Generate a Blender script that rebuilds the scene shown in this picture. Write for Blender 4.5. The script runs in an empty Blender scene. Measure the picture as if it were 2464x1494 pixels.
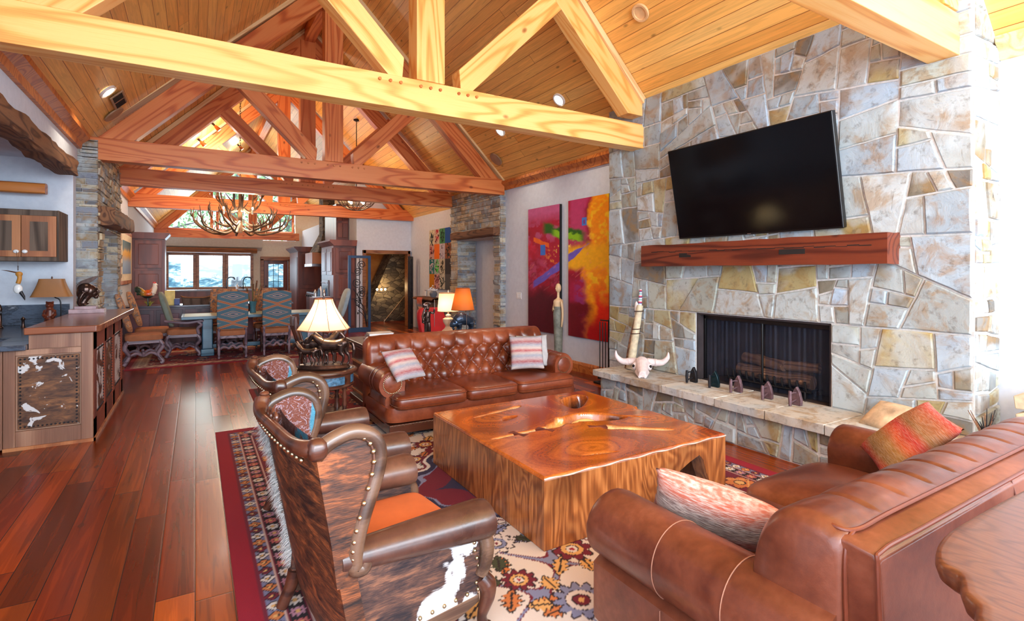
import bpy, bmesh, math, random
import numpy as np
from mathutils import Vector, Matrix, Euler, noise as mnoise

C = bpy.context.scene.collection
SC = bpy.context.scene
PI = math.pi
rnd = random.Random(7)

# ------------------------------------------------------------------ camera
cam_d = bpy.data.cameras.new('camera')
cam = bpy.data.objects.new('camera', cam_d); C.objects.link(cam)
cam.location = (0, 0, 1.6)
cam.rotation_euler = (PI/2, 0, -math.radians(31.1))
cam_d.sensor_width = 36.0
cam_d.lens = 36.0*1264/2464
cam_d.shift_y = -94/2464
cam_d.clip_start = 0.02
SC.camera = cam

# ------------------------------------------------------------------ colour management
SC.view_settings.view_transform = 'Standard'
SC.view_settings.look = 'None'
SC.view_settings.gamma = 1
SC.view_settings.use_curve_mapping = False
SC.view_settings.exposure = 0.5

# ------------------------------------------------------------------ sky and daylight
world = bpy.data.worlds.new('sky'); SC.world = world
world.use_nodes = True
bg = world.node_tree.nodes['Background']
bg.inputs[0].default_value = (0.80, 0.90, 1.0, 1)
bg.inputs[1].default_value = 2.2

def area(name, loc, target, sx, sy, power, col, spread=PI):
    d = bpy.data.lights.new(name, 'AREA'); d.shape = 'RECTANGLE'; d.size = sx; d.size_y = sy
    d.energy = power; d.color = col; d.spread = spread
    o = bpy.data.objects.new(name, d); C.objects.link(o); o.location = loc
    o.rotation_euler = (Vector(target)-Vector(loc)).to_track_quat('-Z', 'Y').to_euler()
    return o
# daylight entering through the glazed wall behind the camera, the glazed side behind the
# bar counter, and the kitchen windows
area('daylight_rear', (2.0, -2.9, 2.1), (2.2, 3, 1.9), 6.2, 3.8, 300, (0.68, 0.84, 1.0))
area('rear_ceiling_fill', (2.0, -2.95, 3.2), (1.7, 3, 7.5), 5.4, 2.4, 380, (0.80, 0.91, 1.0))  # added upward fill lamp that brightens the ceiling, no known window behind it
area('daylight_side', (5.15, -0.9, 1.7), (1.0, 1.6, 1.5), 2.2, 2.6, 60, (0.84, 0.92, 1.0))
area('daylight_bar', (-1.2, .6, 1.9), (2.0, 3.2, .6), 4.6, 2.4, 95, (0.66, 0.82, 1.0))
area('daylight_kitchen', (0.5, 23.35, 1.6), (0.8, 15, 1.0), 2.8, 1.5, 45, (0.66, 0.84, 1.0))
area('daylight_gable', (1.6, 23.3, 4.0), (1.9, 15, 2.0), 4.0, 1.8, 80, (0.9, 1.0, 0.96))

# ------------------------------------------------------------------ helpers
def lin(r, g, b):
    f = lambda v: (v/255)/12.92 if v/255 <= .04045 else ((v/255+.055)/1.055)**2.4
    return (f(r), f(g), f(b), 1.0)

class MB:
    def __init__(s): s.v = []; s.f = []
    def add(s, vs, fs):
        b = len(s.v); s.v += [tuple(v) for v in vs]; s.f += [tuple(i+b for i in f) for f in fs]; return s
    def box(s, x0, x1, y0, y1, z0, z1):
        return s.add([(x0,y0,z0),(x1,y0,z0),(x1,y1,z0),(x0,y1,z0),(x0,y0,z1),(x1,y0,z1),(x1,y1,z1),(x0,y1,z1)],
                     [(0,3,2,1),(4,5,6,7),(0,1,5,4),(1,2,6,5),(2,3,7,6),(3,0,4,7)])
    def grid(s, fn, nu, nv, cu=False, cv=False):
        vs = []; fs = []
        for j in range(nv if cv else nv+1):
            for i in range(nu if cu else nu+1):
                vs.append(fn(i/nu, j/nv))
        w = nu if cu else nu+1; h = nv if cv else nv+1
        for j in range(nv):
            for i in range(nu):
                a = j*w+i; b = j*w+(i+1) % w; c = ((j+1) % h)*w+(i+1) % w; d = ((j+1) % h)*w+i
                fs.append((a, b, c, d))
        return s.add(vs, fs)
    def tube(s, pts, rad, n=10, caps=True, flat=1.0):
        pts = [Vector(p) for p in pts]; m = len(pts)
        if not hasattr(rad, '__len__'): rad = [rad]*m
        t0 = (pts[1]-pts[0]).normalized()
        up = Vector((0,0,1)) if abs(t0.z) < .9 else Vector((1,0,0))
        nrm = (up - t0*up.dot(t0)).normalized()
        vs = []; fs = []
        for i in range(m):
            t = (pts[min(i+1,m-1)]-pts[max(i-1,0)]).normalized()
            nrm = (nrm - t*nrm.dot(t))
            nrm = nrm.normalized() if nrm.length > 1e-6 else Vector((1,0,0))
            b = t.cross(nrm)
            for k in range(n):
                a = 2*PI*k/n
                vs.append(pts[i]+(nrm*math.cos(a)*flat+b*math.sin(a))*rad[i])
        for i in range(m-1):
            for k in range(n):
                fs.append((i*n+k, i*n+(k+1) % n, (i+1)*n+(k+1) % n, (i+1)*n+k))
        if caps:
            fs.append(tuple(range(n-1, -1, -1))); fs.append(tuple((m-1)*n+k for k in range(n)))
        return s.add(vs, fs)
    def cyl(s, p0, p1, r0, r1=None, n=16):
        return s.tube([p0, p1], [r0, r0 if r1 is None else r1], n)
    def lathe(s, prof, c=(0,0,0), n=24, sx=1, sy=1):
        vs = []; fs = []; m = len(prof)
        for r, z in prof:
            for k in range(n):
                a = 2*PI*k/n; vs.append((c[0]+r*math.cos(a)*sx, c[1]+r*math.sin(a)*sy, c[2]+z))
        for i in range(m-1):
            for k in range(n):
                fs.append((i*n+k, i*n+(k+1) % n, (i+1)*n+(k+1) % n, (i+1)*n+k))
        if prof[0][0] > 1e-5: fs.append(tuple(range(n-1, -1, -1)))
        if prof[-1][0] > 1e-5: fs.append(tuple((m-1)*n+k for k in range(n)))
        return s.add(vs, fs)
    def sph(s, c, r, n=14, m=8):
        if not hasattr(r, '__len__'): r = (r, r, r)
        return s.grid(lambda u, v: (c[0]+r[0]*math.cos(2*PI*u)*math.sin(PI*v+1e-4*(v in (0,1))), c[1]+r[1]*math.sin(2*PI*u)*math.sin(PI*v+1e-4*(v in (0,1))), c[2]-r[2]*math.cos(PI*v)), n, m, cu=True)
    def prism(s, poly, a, b, ax='z'):
        # polygon in the plane across axis ax, extruded from a to b
        def P(p, t):
            return {'z': (p[0], p[1], t), 'y': (p[0], t, p[1]), 'x': (t, p[0], p[1])}[ax]
        n = len(poly)
        vs = [P(p, a) for p in poly]+[P(p, b) for p in poly]
        fs = [tuple(range(n-1, -1, -1)), tuple(range(n, 2*n))]+[(i, (i+1) % n, n+(i+1) % n, n+i) for i in range(n)]
        return s.add(vs, fs)
    def rbox(s, c, h, e=.35, n=28, m=16, fn=None):
        # superquadric cushion, half sizes h
        def sg(x, p): return math.copysign(abs(x)**p, x)
        b1 = PI/2*.88; r1 = math.cos(b1)**e
        def P(u, v):
            a = 2*PI*u; t = 2*v-1; k = abs(t)
            if k <= .55: b = k/.55*b1; r = math.cos(b)**e; z = math.sin(b)**(e*1.6) if b > 0 else 0
            else:
                r = r1*(1-(k-.55)/.45)+1e-4; z0 = math.sin(b1)**(e*1.6); z = z0+(1-z0)*(1-(r/r1)**2)
            p = [h[0]*sg(math.cos(a), e)*r, h[1]*sg(math.sin(a), e)*r, h[2]*math.copysign(z, t)]
            if fn: p = fn(p)
            return (c[0]+p[0], c[1]+p[1], c[2]+p[2])
        return s.grid(P, n, m, cu=True)
    def xf(s, M, start=0):
        for i in range(start, len(s.v)): s.v[i] = tuple(M @ Vector(s.v[i]))
        return s
    def build(s, name, mat, parent=None, smooth=True, bevel=0, seg=2, sub=0, label=None, ang=None, loc=None, rot=None):
        me = bpy.data.meshes.new(name); me.from_pydata(s.v, [], s.f); me.update()
        bm = bmesh.new(); bm.from_mesh(me); bmesh.ops.recalc_face_normals(bm, faces=bm.faces); bm.to_mesh(me); bm.free()
        o = bpy.data.objects.new(name, me); C.objects.link(o)
        for m in (mat if isinstance(mat, (list, tuple)) else [mat]): me.materials.append(m)
        if parent: o.parent = parent
        if loc: o.location = loc
        if rot: o.rotation_euler = rot
        if smooth:
            me.polygons.foreach_set('use_smooth', [True]*len(me.polygons))
            if bevel == 0 and sub == 0:
                try: me.set_sharp_from_angle(angle=math.radians(ang or 40))
                except Exception: pass
        if bevel:
            b = o.modifiers.new('b', 'BEVEL'); b.width = bevel; b.segments = seg; b.limit_method = 'ANGLE'; b.angle_limit = math.radians(40)
            if smooth:
                b.harden_normals = True
                try: me.set_sharp_from_angle(angle=math.radians(ang or 40))
                except Exception: pass
        if sub:
            m = o.modifiers.new('s', 'SUBSURF'); m.levels = sub; m.render_levels = sub
        if label: o['label'] = label
        return o

def tag(o, label, cat, group=None, kind=None):
    o['label'] = label; o['category'] = cat
    if group: o['group'] = group
    if kind: o['kind'] = kind
    return o
def T(name, label, cat, loc=(0,0,0), rz=0, group=None, kind=None):
    o = bpy.data.objects.new(name, None); C.objects.link(o); o.location = loc; o.rotation_euler = (0,0,rz)
    o.empty_display_size = .1
    return tag(o, label, cat, group, kind)
def struct(o): o['kind'] = 'structure'; return o
def copy_tree(o, parent=None):
    c = o.copy(); C.objects.link(c)
    if parent: c.parent = parent
    for ch in [x for x in o.children]: copy_tree(ch, c)
    return c
def box(name, x0, x1, y0, y1, z0, z1, mat, parent=None, bevel=0, **k):
    return MB().box(x0,x1,y0,y1,z0,z1).build(name, mat, parent, bevel=bevel, **k)
def beam(name, p0, p1, w, h, mat, parent=None, bevel=.006, up=(0,0,1), ends=None):
    """bar whose length is its local X; w across, h along up. ends: ((dx_bottom,dx_top) at p0, same at p1)"""
    p0 = Vector(p0); p1 = Vector(p1); L = (p1-p0).length
    x = (p1-p0).normalized(); y = Vector(up).cross(x).normalized(); z = x.cross(y)
    a = ends[0] if ends else (0,0); b = ends[1] if ends else (0,0)
    mb = MB()
    mb.add([(-L/2+a[0],-w/2,-h/2),(L/2+b[0],-w/2,-h/2),(L/2+b[0],w/2,-h/2),(-L/2+a[0],w/2,-h/2),
            (-L/2+a[1],-w/2,h/2),(L/2+b[1],-w/2,h/2),(L/2+b[1],w/2,h/2),(-L/2+a[1],w/2,h/2)],
           [(0,3,2,1),(4,5,6,7),(0,1,5,4),(1,2,6,5),(2,3,7,6),(3,0,4,7)])
    o = mb.build(name, mat, parent, bevel=bevel, smooth=True)
    M4 = Matrix((x, y, z)).transposed().to_4x4(); M4.translation = (p0+p1)/2
    o.matrix_local = M4
    return o
def setcol(o, cols, dom='POINT', name='col'):
    a = o.data.color_attributes.new(name, 'FLOAT_COLOR', dom)
    a.data.foreach_set('color', np.asarray(cols, dtype=np.float32).ravel())
    return o
def facecol(o, fcols, name='col'):
    out = []
    for p, c in zip(o.data.polygons, fcols):
        out += list(c)*p.loop_total
    return setcol(o, out, 'CORNER', name)
def arc(c, r, a0, a1, n, ax='xz', y=0):
    out = []
    for i in range(n+1):
        a = a0+(a1-a0)*i/n
        out.append((c[0]+r*math.cos(a), c[1]+r*math.sin(a)))
    return out
def spiral(c, r0, r1, a0, a1, n):
    return [(c[0]+(r0+(r1-r0)*i/n)*math.cos(a0+(a1-a0)*i/n), c[1]+(r0+(r1-r0)*i/n)*math.sin(a0+(a1-a0)*i/n)) for i in range(n+1)]
def smooth_pts(pts, n=6):
    """Catmull-Rom through pts"""
    P = [Vector(p) for p in pts]; out = []
    for i in range(len(P)-1):
        a = P[max(i-1,0)]; b = P[i]; c = P[i+1]; d = P[min(i+2,len(P)-1)]
        for k in range(n):
            t = k/n
            out.append(.5*((2*b)+(c-a)*t+(2*a-5*b+4*c-d)*t*t+(3*b-a-3*c+d)*t**3))
    out.append(P[-1]); return out
def interp(rs, n):
    out = []
    for i in range(len(rs)-1):
        for k in range(n): out.append(rs[i]+(rs[i+1]-rs[i])*k/n)
    return out+[rs[-1]]

# ------------------------------------------------------------------ materials
class Mat:
    def __init__(s, name, rough=.5, metal=0., coat=0., spec=.5):
        s.m = bpy.data.materials.new(name); s.m.use_nodes = True; s.t = s.m.node_tree
        s.b = s.t.nodes['Principled BSDF']
        s.b.inputs['Roughness'].default_value = rough; s.b.inputs['Metallic'].default_value = metal
        s.b.inputs['Coat Weight'].default_value = coat; s.b.inputs['Coat Roughness'].default_value = .12
        s.b.inputs['Specular IOR Level'].default_value = spec
        s._co = None
    def n(s, typ, ins=None, **props):
        nd = s.t.nodes.new(typ)
        for k, v in props.items(): setattr(nd, k, v)
        for k, v in (ins or {}).items():
            if hasattr(v, 'is_output'): s.t.links.new(v, nd.inputs[k])
            else: nd.inputs[k].default_value = v
        return nd
    def co(s, scale=(1,1,1), rot=(0,0,0), loc=(0,0,0), jitter=False):
        if s._co is None: s._co = s.n('ShaderNodeTexCoord').outputs['Object']
        v = s._co
        if jitter:
            oi = s.n('ShaderNodeObjectInfo').outputs['Random']
            v = s.n('ShaderNodeVectorMath', {0: v, 1: s.n('ShaderNodeVectorMath', {0: s.n('ShaderNodeCombineXYZ', {0: oi, 1: oi, 2: oi}).outputs[0], 1: (37., 19., 11.)}, operation='MULTIPLY').outputs[0]}, operation='ADD').outputs[0]
        return s.n('ShaderNodeMapping', {'Vector': v, 'Location': loc, 'Rotation': rot, 'Scale': scale}).outputs[0]
    def noise(s, vec, scale=5, detail=4, rough=.55, dist=0):
        return s.n('ShaderNodeTexNoise', {'Vector': vec, 'Scale': scale, 'Detail': detail, 'Roughness': rough, 'Distortion': dist}).outputs['Fac']
    def math(s, op, a, b=0., c=0.):
        return s.n('ShaderNodeMath', {0: a, 1: b, 2: c}, operation=op).outputs[0]
    def ramp(s, fac, stops, interp='LINEAR'):
        r = s.n('ShaderNodeValToRGB', {'Fac': fac}); e = r.color_ramp.elements; r.color_ramp.interpolation = interp
        while len(e) < len(stops): e.new(.5)
        for i, (p, c) in enumerate(stops): e[i].position = p; e[i].color = c if len(c) == 4 else (*c, 1)
        return r.outputs[0]
    def mix(s, fac, a, b, mode='MIX'):
        nd = s.n('ShaderNodeMix', data_type='RGBA', blend_type=mode)
        for k, v in ((0, fac), (6, a), (7, b)):
            if hasattr(v, 'is_output'): s.t.links.new(v, nd.inputs[k])
            else: nd.inputs[k].default_value = v
        return nd.outputs[2]
    def attr(s, name='col'): return s.n('ShaderNodeAttribute', attribute_name=name).outputs['Color']
    def rand(s): return s.n('ShaderNodeObjectInfo').outputs['Random']
    def col(s, c):
        if hasattr(c, 'is_output'): s.t.links.new(c, s.b.inputs['Base Color'])
        else: s.b.inputs['Base Color'].default_value = c
        return s
    def rough(s, v): s.t.links.new(v, s.b.inputs['Roughness']); return s
    def bump(s, h, st=.3, dist=.01):
        b = s.n('ShaderNodeBump', {'Height': h, 'Strength': st, 'Distance': dist}); s.t.links.new(b.outputs[0], s.b.inputs['Normal']); return s
    def emit(s, c, st):
        if hasattr(c, 'is_output'): s.t.links.new(c, s.b.inputs['Emission Color'])
        else: s.b.inputs['Emission Color'].default_value = c
        s.b.inputs['Emission Strength'].default_value = st; return s

def plain(name, c, rough=.5, metal=0., coat=0., var=.08, scale=9, bump=0):
    m = Mat(name, rough, metal, coat)
    c0 = tuple(max(0, x*(1-var*2)) for x in c[:3])+(1,); c1 = tuple(min(1, x*(1+var*2)) for x in c[:3])+(1,)
    nz = m.noise(m.co(jitter=True), scale, 4)
    m.col(m.ramp(nz, [(.3, c0), (.7, c1)]))
    if bump: m.bump(nz, bump, .01)
    return m.m

def timber(name, light, mid, dark, rough=.42, k=26, knots=True, stretch=.16, scale=3.2, coat=0., vert=False):
    """wood whose grain runs along the object's own X (or Z)"""
    m = Mat(name, rough, coat=coat)
    ax = (lambda a, b, c: (c, b, a)) if vert else (lambda a, b, c: (a, b, c))
    v = m.co(ax(stretch*.6, 1, 1), jitter=True)
    n1 = m.noise(v, scale*.8, 2, .45, .25)
    ring = m.math('POWER', m.math('ADD', m.math('MULTIPLY', m.math('SINE', m.math('MULTIPLY', n1, k*3.2)), .5), .5), 3.)
    fine = m.noise(m.co(ax(.8, 42, 42), jitter=True), 3, 3, .6)
    g = m.math('ADD', m.math('MULTIPLY', ring, .42), m.math('MULTIPLY', m.math('SUBTRACT', fine, .5), .5))
    c = m.ramp(g, [(.0, light), (.22, mid), (.62, dark)])
    big = m.noise(m.co(ax(.2, .9, .9), jitter=True), 1.3, 2)
    c = m.mix(m.ramp(big, [(.42, (0,0,0,1)), (.75, (.45,.45,.45,1))]), c, mid)
    if knots:
        vo = m.n('ShaderNodeTexVoronoi', {'Vector': m.co((.6, 1, 1), jitter=True), 'Scale': 3.0}).outputs['Distance']
        c = m.mix(m.ramp(vo, [(.0, (1,1,1,1)), (.05, (.7,.7,.7,1)), (.09, (0,0,0,1))]), c, tuple(x*.4 for x in dark[:3])+(1,))
    oi = m.rand()
    c = m.mix(m.math('MULTIPLY', oi, .18), c, dark)
    m.col(c).bump(g, .08, .004)
    return m.m

def board_mat(name, cols, bw, bl, rough, coat=0., spec=.5, gap=(.02,.01,.005,1), axis_rot=0., gapw=.006, knots=0., bumpst=.25, grain=.35, lw=.1):
    """boards running along object Y, width bw, length about bl"""
    m = Mat(name, rough, coat=coat, spec=spec)
    co = m.co((1,1,1), (0,0,axis_rot))
    # random board id: row = floor(x/bw); shifted y per row
    sep = m.n('ShaderNodeSeparateXYZ', {0: co})
    row = m.math('FLOOR', m.math('DIVIDE', sep.outputs[0], bw))
    rr = m.n('ShaderNodeTexWhiteNoise', {'W': row}, noise_dimensions='1D').outputs['Value']
    yy = m.math('ADD', m.math('DIVIDE', sep.outputs[1], bl), m.math('MULTIPLY', rr, 7.3))
    cell = m.math('FLOOR', yy)
    idv = m.n('ShaderNodeCombineXYZ', {0: row, 1: cell, 2: 0.}).outputs[0]
    wn = m.n('ShaderNodeTexWhiteNoise', {'Vector': idv}, noise_dimensions='3D')
    base = m.ramp(wn.outputs['Value'], [(i/max(1, len(cols)-1), c) for i, c in enumerate(cols)])
    off = m.n('ShaderNodeVectorMath', {0: co, 1: m.n('ShaderNodeVectorMath', {0: wn.outputs['Color'], 1: (13., 17., 5.)}, operation='MULTIPLY').outputs[0]}, operation='ADD').outputs[0]
    gv = m.n('ShaderNodeMapping', {'Vector': off, 'Scale': (9., .38, 9.)}).outputs[0]
    g1 = m.noise(gv, 2.2, 4, .55, .5)
    ln = m.math('SINE', m.math('MULTIPLY', g1, 34.))
    g = m.math('ADD', m.math('MULTIPLY', ln, lw), g1)
    dark = m.ramp(g, [(.28, (.30,.26,.24,1)), (.62, (1.12,1.1,1.08,1))])
    c = m.mix(grain*2 if grain*2 < 1 else 1., base, m.mix(1., base, dark, 'MULTIPLY'))
    if knots:
        vo = m.n('ShaderNodeTexVoronoi', {'Vector': m.n('ShaderNodeMapping', {'Vector': off, 'Scale': (1., .45, 1.)}).outputs[0], 'Scale': 5.5}).outputs['Distance']
        c = m.mix(m.ramp(vo, [(0, (knots,)*3+(1,)), (.05, (knots*.8,)*3+(1,)), (.12, (0,0,0,1))]), c, tuple(x*.22 for x in cols[0][:3])+(1,))
    fx = m.math('FRACT', m.math('DIVIDE', sep.outputs[0], bw)); fy = m.math('FRACT', yy)
    ex = m.math('MULTIPLY', m.math('MINIMUM', fx, m.math('SUBTRACT', 1., fx)), bw)
    ey = m.math('MULTIPLY', m.math('MINIMUM', fy, m.math('SUBTRACT', 1., fy)), bl)
    e = m.math('MINIMUM', ex, ey)
    gm = m.math('LESS_THAN', e, gapw/2)
    c = m.mix(gm, c, gap)
    m.col(c)
    scr = m.noise(m.co((3., 1.1, 1.)), 5., 3)
    hh = m.math('ADD', m.ramp(m.math('DIVIDE', e, gapw*2.), [(0,(0,0,0,1)),(1,(1,1,1,1))]), m.math('MULTIPLY', scr, .5))
    m.bump(hh, bumpst, .004)
    return m

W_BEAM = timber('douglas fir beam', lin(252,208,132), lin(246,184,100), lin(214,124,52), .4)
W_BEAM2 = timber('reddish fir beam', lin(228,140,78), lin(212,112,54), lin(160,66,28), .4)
W_STRIP = timber('pale fir strip', lin(246,214,160), lin(236,196,140), lin(206,156,100), .5, knots=False)
W_TRIM = timber('fir trim', lin(214,132,62), lin(190,104,44), lin(142,66,26), .4, knots=False)
W_DARKTRIM = timber('brown trim', lin(160,104,62), lin(136,82,46), lin(94,52,28), .4, knots=False)
W_RUSTIC = timber('rustic timber', lin(136,92,60), lin(104,64,40), lin(54,32,22), .75, k=40)
W_MANTEL = timber('stained mantel timber', lin(126,58,34), lin(98,40,24), lin(52,20,14), .38, k=30)
W_CHERRY = timber('cherry cabinet', lin(132,70,52), lin(112,56,44), lin(78,36,30), .35, k=5, knots=False, vert=True)
W_PLUM = timber('plum stained wood', lin(96,64,76), lin(74,48,64), lin(48,34,50), .35, k=5, knots=False, vert=True)
W_WALNUT = timber('bar walnut', lin(176,134,108), lin(146,104,82), lin(108,72,58), .4, k=6, knots=False, vert=True)
W_BARTOP = timber('bar top wood', lin(160,100,70), lin(136,78,54), lin(98,52,36), .25, k=20, knots=False, coat=.3)
W_BARRED = timber('reddish bar wood', lin(150,70,44), lin(126,54,34), lin(84,34,24), .85, k=5, knots=False, vert=True)
W_BARN = timber('grey barn wood', lin(120,100,86), lin(92,74,62), lin(52,40,34), .8, k=12, vert=True)
W_CHAIR = timber('dark chair wood', lin(96,54,38), lin(70,37,27), lin(38,20,15), .3, k=16, knots=False, coat=.3)
W_GREYCHAIR = timber('grey purple chair wood', lin(146,124,134), lin(110,88,100), lin(62,46,56), .35, k=16, knots=False)
W_OAKRIM = timber('oak chair rim', lin(112,84,66), lin(78,55,42), lin(46,31,25), .32, k=14, knots=False, coat=.3)
W_OAK = timber('cabinet door oak', lin(196,130,82), lin(172,104,60), lin(124,70,40), .45, k=6, knots=False, vert=True)
W_TEAL = timber('teal painted wood', lin(76,118,140), lin(48,92,118), lin(28,60,84), .3, k=14, knots=False, coat=.3)
_m = Mat('walnut slab', .32, coat=.25)
_a = _m.noise(_m.co((1, .35, 1), (0, 0, -.5)), 2.6, 2, .5, .6); _r = _m.math('POWER', _m.math('ADD', _m.math('MULTIPLY', _m.math('SINE', _m.math('MULTIPLY', _a, 200.)), .5), .5), 5.); _f = _m.noise(_m.co((40, 5, 40), (0, 0, -.5)), 4, 3)
_m.col(_m.ramp(_m.math('ADD', _m.math('MULTIPLY', _r, .22), _m.math('MULTIPLY', _m.math('SUBTRACT', _f, .35), .7)), [(0, lin(112,68,44)), (.25, lin(92,52,34)), (.7, lin(50,26,18))])); W_SLAB = _m.m

FLOOR = board_mat('hickory plank floor', [lin(66,18,3), lin(140,44,7), lin(104,28,4), lin(168,66,12), lin(78,20,4), lin(196,92,24), lin(124,36,6)], .165, 1.7, .26, coat=.05, spec=.32, gap=lin(30,10,6), knots=.5, bumpst=.1, gapw=.004, grain=.36, lw=.045)
CEIL = board_mat('knotty pine ceiling', [lin(252,192,104), lin(254,204,116), lin(246,180,92), lin(255,214,132)], .14, 6.2, .42, gap=lin(150,84,36), knots=.8, bumpst=.3, gapw=.006, grain=.16)

m = Mat('white plaster', .85); nz = m.noise(m.co(), 14, 5); m.col(m.ramp(nz, [(.3, lin(206,213,226)), (.7, lin(216,223,235))])).bump(nz, .25, .01); PLASTER = m.m
m = Mat('cream plaster', .85); nz = m.noise(m.co(), 14, 5); m.col(m.ramp(nz, [(.3, lin(222,212,192)), (.7, lin(232,224,206))])).bump(nz, .2, .01); CREAM = m.m
m = Mat('ochre plaster', .8); nz = m.noise(m.co(), 3, 5); m.col(m.ramp(nz, [(.3, lin(176,98,34)), (.7, lin(206,128,52))])); OCHRE = m.m

def stone_mat(name, rough=.8, sc=1., bst=.6):
    m = Mat(name, rough)
    a = m.attr()
    n1 = m.noise(m.co(), 5*sc, 6, .62, .6); n2 = m.noise(m.co(loc=(4,9,2)), 16*sc, 6, .65)
    n3 = m.noise(m.co(loc=(1,3,7)), 2.3*sc, 3, .5, .5)
    c = m.mix(m.ramp(n1, [(.48, (0,0,0,1)), (.60, (.8,.8,.8,1))]), a, m.mix(.7, a, lin(150,112,50)))
    c = m.mix(m.ramp(n3, [(.5, (0,0,0,1)), (.62, (.6,.6,.6,1))]), c, lin(178,192,200))
    c = m.mix(m.ramp(n2, [(.26, (.7,.7,.7,1)), (.46, (0,0,0,1))]), c, lin(92,80,66))
    m.col(c).bump(m.math('ADD', m.math('MULTIPLY', n1, 1.4), m.math('MULTIPLY', n2, .5)), bst, .012)
    return m.m
STONE = stone_mat('fieldstone'); LEDGE = stone_mat('ledge stone', sc=1.6, bst=.5)
MORTAR = plain('pale mortar', lin(198,196,194), .9, scale=30, bump=.4)

def leather(name, c0, c1, c2, rough=.34, sc=7):
    m = Mat(name, rough, coat=.15)
    n1 = m.noise(m.co(jitter=True), sc*.35, 4, .6, .4); n2 = m.n('ShaderNodeTexVoronoi', {'Vector': m.co(), 'Scale': 190.}).outputs['Distance']
    n3 = m.noise(m.co(), sc*5, 4)
    c = m.ramp(m.math('ADD', n1, m.math('MULTIPLY', m.math('SUBTRACT', n3, .5), .25)), [(.32, c0), (.5, c1), (.7, c2)])
    m.col(c); m.rough(m.ramp(n1, [(.3, (rough-.07,)*3+(1,)), (.7, (rough+.1,)*3+(1,))]))
    m.bump(m.math('ADD', m.math('MULTIPLY', n2, .3), n3), .1, .004)
    return m.m
LEATHER = leather('cognac leather', lin(84,34,16), lin(116,50,24), lin(142,70,38))
LEATHER2 = leather('russet leather', lin(78,36,24), lin(104,54,36), lin(130,76,56))
LEATHER_D = leather('chocolate leather', lin(58,34,28), lin(82,52,42), lin(110,74,58), .32)
SUEDE = plain('tan seat leather', lin(196,104,58), .6, var=.06, scale=6)
PIPING = plain('leather piping', lin(104,50,32), .35)
STITCH = plain('pale stitching', lin(150,104,84), .6)
NAIL = plain('brass nailhead', lin(186,168,136), .28, 1.)
BRONZE = plain('dark bronze', lin(84,66,60), .28, .85, var=.2, scale=20)
IRON = plain('black iron', lin(44,42,46), .45, .6)
BLUEIRON = plain('blue black steel', lin(44,70,104), .35, .3)
RUST = plain('rusty flat iron', lin(112,86,92), .55, .5, var=.2, scale=25)
CHROME = plain('bright steel', lin(214,216,220), .2, 1.)
WHITEP = plain('white porcelain', lin(240,240,240), .2, var=.02)
GREYP = plain('grey grille', lin(170,140,112), .6)
DARK = plain('dark recess', lin(26,20,18), .8)
BLACK = plain('black plastic', lin(16,14,15), .3)
GRANITE = Mat('blue granite', .2, coat=.3)
_n = GRANITE.noise(GRANITE.co((.7, 1.6, 3), (0,0,.5)), 4, 7, .7, 1.2); GRANITE.col(GRANITE.ramp(_n, [(.3, lin(46,56,72)), (.48, lin(88,100,118)), (.56, lin(54,60,72)), (.7, lin(140,146,156))])); GRANITE = GRANITE.m
def glow(name, c, st):
    m = Mat(name, .5); m.col(c).emit(c, st); return m.m
BULB = glow('warm bulb', (1.0, .72, .36, 1), 24)
LIT = glow('recessed lamp lit', (1.0, .86, .62, 1), 9)
def glass(name, rough=0.):
    m = bpy.data.materials.new(name); m.use_nodes = True; t = m.node_tree; t.nodes.remove(t.nodes['Principled BSDF'])
    a = t.nodes.new('ShaderNodeBsdfTransparent'); b = t.nodes.new('ShaderNodeBsdfGlossy'); b.inputs['Roughness'].default_value = rough
    fr = t.nodes.new('ShaderNodeMixShader'); fr.inputs[0].default_value = .06
    t.links.new(a.outputs[0], fr.inputs[1]); t.links.new(b.outputs[0], fr.inputs[2]); t.links.new(fr.outputs[0], t.nodes['Material Output'].inputs[0])
    return m
GLASS = glass('window glass', .02)
def shade_mat(name, c, st):
    m = Mat(name, .7); m.col(c); m.b.inputs['Transmission Weight'].default_value = 0
    # cloth that lets part of the bulb's light through
    t = m.t; tr = m.n('ShaderNodeBsdfTranslucent', {'Color': c}); mx = m.n('ShaderNodeMixShader', {0: st})
    t.links.new(m.b.outputs[0], mx.inputs[1]); t.links.new(tr.outputs[0], mx.inputs[2]); t.links.new(mx.outputs[0], t.nodes['Material Output'].inputs[0])
    return m.m
SHADE_CREAM = shade_mat('cream lamp shade', lin(246,234,206), .55)
SHADE_ORANGE = shade_mat('orange hide lamp shade', lin(196,104,36), .42)
SHADE_TAN = plain('tan leather shade', lin(150,100,56), .5, var=.06, scale=4)
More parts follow.
